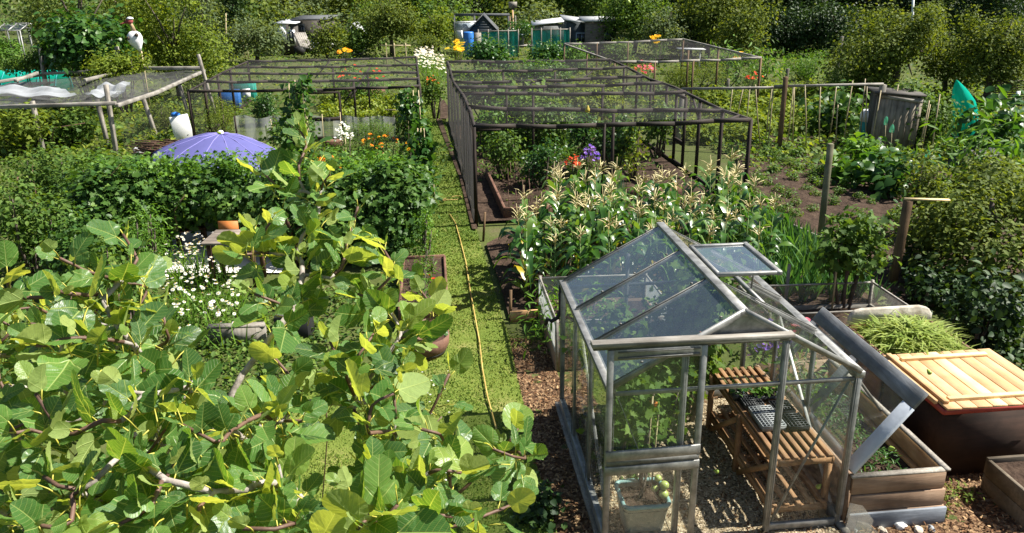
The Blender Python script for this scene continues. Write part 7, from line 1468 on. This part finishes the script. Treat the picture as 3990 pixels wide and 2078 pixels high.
shed('flat_roofed_shed', 'dark brown flat roofed shed behind the leaning planks', 1155, 1275, 172, 80, 48, 2.6, MT['shedbrown'], MT['felt'], 'flat', .2, (('window', .16, .3, .5, .88, MT['greywoodx']), ('door', .4, .58, .05, .45, MT['bluewood'])))
b = W(1185, 180)
for i in range(6): m = MB(); m.bar(WY(1145 + 8 * i, 128, 46.6), WY(1172 + 8 * i, 182 + 2 * i, 45.2), .16, .03, (0, -1, 1)); tag(m.build('leaning_plank', MT['greywoodx']), 'pale grey plank leaning against the brown shed', 'plank', 'planks leaning on the brown shed')
shed('small_hut', 'tiny grey hut with pale sloping roof between the trees', 1355, 1405, 135, 95, 47, 1.5, MT['shedgrey'], MT['feltpale'], 'gable', .1)
shed('gabled_shed', 'black weatherboarded shed with pale gable roof by the far path', 1832, 1935, 172, 62, 45.5, 2.4, MT['shedblack'], MT['felt'], 'gable', .12)
shed('corrugated_shed', 'long low shed with a white corrugated roof', 2085, 2210, 128, 102, 51, 2.5, MT['shedgrey'], MT['tin'], 'pent', .2)
shed('dark_shed', 'dark grey shed with a pale window and patched roof', 2210, 2290, 165, 80, 46, 3.0, MT['shedblack'], MT['feltpale'], 'pentl', .25, (('window', .45, .9, .35, .62, MT['winpale']),))
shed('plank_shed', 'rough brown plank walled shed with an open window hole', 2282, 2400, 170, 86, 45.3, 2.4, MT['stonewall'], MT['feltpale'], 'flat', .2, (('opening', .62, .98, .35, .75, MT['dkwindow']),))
b = W(2308, 178); m = MB(); m.box(b + [0, 0, .25], (1.1, .5, .45)); m.box(b + [0, 0, .49], (1.2, .56, .05)); tag(m.build('red_trough', MT['red'], bevel=.02), 'red water trough in front of the plank shed', 'trough')
for x0, x1, yt, yb, Y, lb in ((1865, 2020, 122, 188, 44.5, 'teal netting fence in front of the black shed'), (2072, 2220, 116, 176, 44.6, 'teal netting fence left of the dark shed')):
    T_ = thing('netting_fence', lb, 'fence', WY((x0 + x1) / 2, yb, Y) * [1, 1, 0]); m = MB(); a_, b_ = WY(x0, yb, Y), WY(x1, yb, Y); z = WY(x0, yt, Y)[2]; k_ = 16; vs = []
    for i in range(k_ + 1): x = a_[0] + (b_[0] - a_[0]) * i / k_; vs += [(x, Y + .04 * math.sin(i * 2), .02), (x, Y + .04 * math.cos(i * 2.3), z - .03 * math.sin(i * 1.1) ** 2)]
    m.add(vs, [(2 * i, 2 * i + 2, 2 * i + 3, 2 * i + 1) for i in range(k_)]); m.build('netting', MT['netgreen'], T_); m = MB(); m.bar((a_[0], Y, z), (b_[0], Y, z), .06, .06); m.build('top_rail', MT['greywoodx'], T_)
    for i in range(5): x = a_[0] + (b_[0] - a_[0]) * i / 4; m = MB(); m.bar((x, Y - .05, 0), (x, Y - .05, z + .1), .06, .06); m.build('post', MT['greywood'], T_)
b = WY(1862, 180, 44.2); m = MB(); m.box(b * [1, 1, 0] + [0, 0, .7], (.4, .08, 1.4)); tag(m.build('pale_board', MT['greywood']), 'pale upright board at the corner of the teal fence', 'board')
b = WY(1826, 170, 45); m = MB(); m.lathe([(.28, 0), (.3, .6), (.3, 1.35), (.27, 1.4)], b * [1, 1, 0], 14); tag(m.build('blue_butt', MT['blue'], smooth=True), 'tall blue water butt left of the black shed', 'water butt')
FR2 = thing('timber_frame', 'dark timber frame with pale glass boxes left of the black shed', 'frame', WY(1860, 140, 49) * [1, 1, 0]); zt_ = WY(1770, 58, 49)[2]
for x in (1772, 1850, 1982): b = WY(x, 140, 49); m = MB(); m.bar([b[0], 49, 0], [b[0], 49, zt_], .12, .12); m.build('post', MT['felt'], FR2)
m = MB(); m.bar(WY(1768, 58, 49), WY(1985, 58, 49), .12, .16); m.build('top_beam', MT['felt'], FR2); m = MB(); z2 = WY(1775, 88, 47.5); m.bar(z2, WY(1855, 86, 47.5), .1, .1); m.bar(WY(1775, 140, 47.5), WY(1800, 140, 46.5), .1, .6); m.build('glass_box_rim', MT['whitep'], FR2); m = MB(); m.box(WY(1812, 110, 48) , (1.2, .5, .7)); m.build('glass_box', MT['winpale'], FR2)
for i, (x, yt, yb, mt, lb) in enumerate(((1992, 60, 110, 'framewood', 'dark upright plank in the far timber stack, left one'), (2003, 40, 112, 'innerwood', 'tall pale upright plank in the far timber stack'), (2014, 62, 112, 'greywood', 'grey upright plank in the far timber stack, right one'))): b = WY(x, yb, 46); t = WY(x - 6, yt, 46); m = MB(); m.bar([b[0], 46, 0], t, .2, .08, (1, 0, 0)); tag(m.build('upright_plank', MT[mt]), lb, 'plank')
b = WY(1998, 20, 47); m = MB(); m.box(b, (.5, .3, .35)); m.bar([b[0], 47, 0], b, .12, .12); tag(m.build('nest_box', MT['greywood']), 'pale box on a post above the far timber stack', 'box')
b = W(2025, 215); TBL = thing('potting_table', 'rough grey potting table holding a dark green pot', 'table', b); m = MB(); m.bar(b + [-.9, 0, .55], b + [.8, 0, .55], .6, .06); m.build('table_top', MT['greywoodx'], TBL)
for dx in (-.75, .65): m = MB(); m.bar(b + [dx, 0, 0], b + [dx, 0, .52], .08, .5); m.build('leg', MT['greywood'], TBL)
PT_ = thing('plant_pot', 'large dark green pot of red flowered plants on the grey table', 'plant pot', b + [0, 0, .58]); m = MB(); m.lathe([(.24, .58), (.32, 1.1), (.35, 1.12), (.35, 1.2), (.3, 1.2)], b, 16); m.build('pot', MT['potgreen'], PT_); leaf_obj('foliage', [clump_leaves([[b[0], b[1], 1.55, .8, .4, .4]], 60, 7, .14, .16, 'oval')], LM['bean'], PT_, b + [0, 0, .58])
for x, y, lb in ((1280, 205, 'white glazed pot in front of the bushy small tree'), (1248, 208, 'small white bird ornament beside the glazed pot')):
    b = W(x, y); m = MB(); m.lathe([(.2, 0), (.36, .25), (.38, .45), (.3, .6), (.33, .66)] if 'glazed' in lb else [(.1, 0), (.2, .15), (.14, .35), (.06, .5), (.01, .55)], b, 14); tag(m.build('garden_pot' if 'glazed' in lb else 'bird_ornament', MT['whitep'], smooth=True), lb, 'pot' if 'glazed' in lb else 'ornament')
b = W(1170, 215); m = MB(); m.lathe([(.3, 0), (.36, .5), (.33, .5)], b, 12); tag(m.build('dark_planter', MT['rubber']), 'dark round planter near the leaning planks', 'planter')
b = W(1135, 215); m = MB(); m.box(b + [0, 0, .3], (.3, .3, .6)); m.box(b + [-.4, 0, .15], (.5, .3, .3)); tag(m.build('white_container', MT['whitep'], bevel=.02), 'white plastic container below the white shed', 'container')
m = MB(); a_, b_ = WY(1482, 178, 39), WY(1600, 178, 39); m.tube([a_, b_], .03, 5)
for x in (1503, 1535, 1580): t = WY(x, 168, 39); m.tube([[t[0], 39, 0], t], .025, 5)
tag(m.build('cane_frame', MT['bamboo']), 'low cane frame standing in the far potato plot', 'cane frame')
m = MB(); a_ = WY(2640, 190, 36); b_ = WY(2745, 192, 36); m.bar(a_, b_, .6, .04); m.bar([a_[0] + .2, 36, 0], a_ + [.2, 0, 0], .06, .06); m.bar([b_[0] - .2, 36, 0], b_ - [.2, 0, 0], .06, .06); tag(m.build('cold_glass_frame', MT['feltpale']), 'pale flat glazed frame beyond the far fruit cage', 'frame')
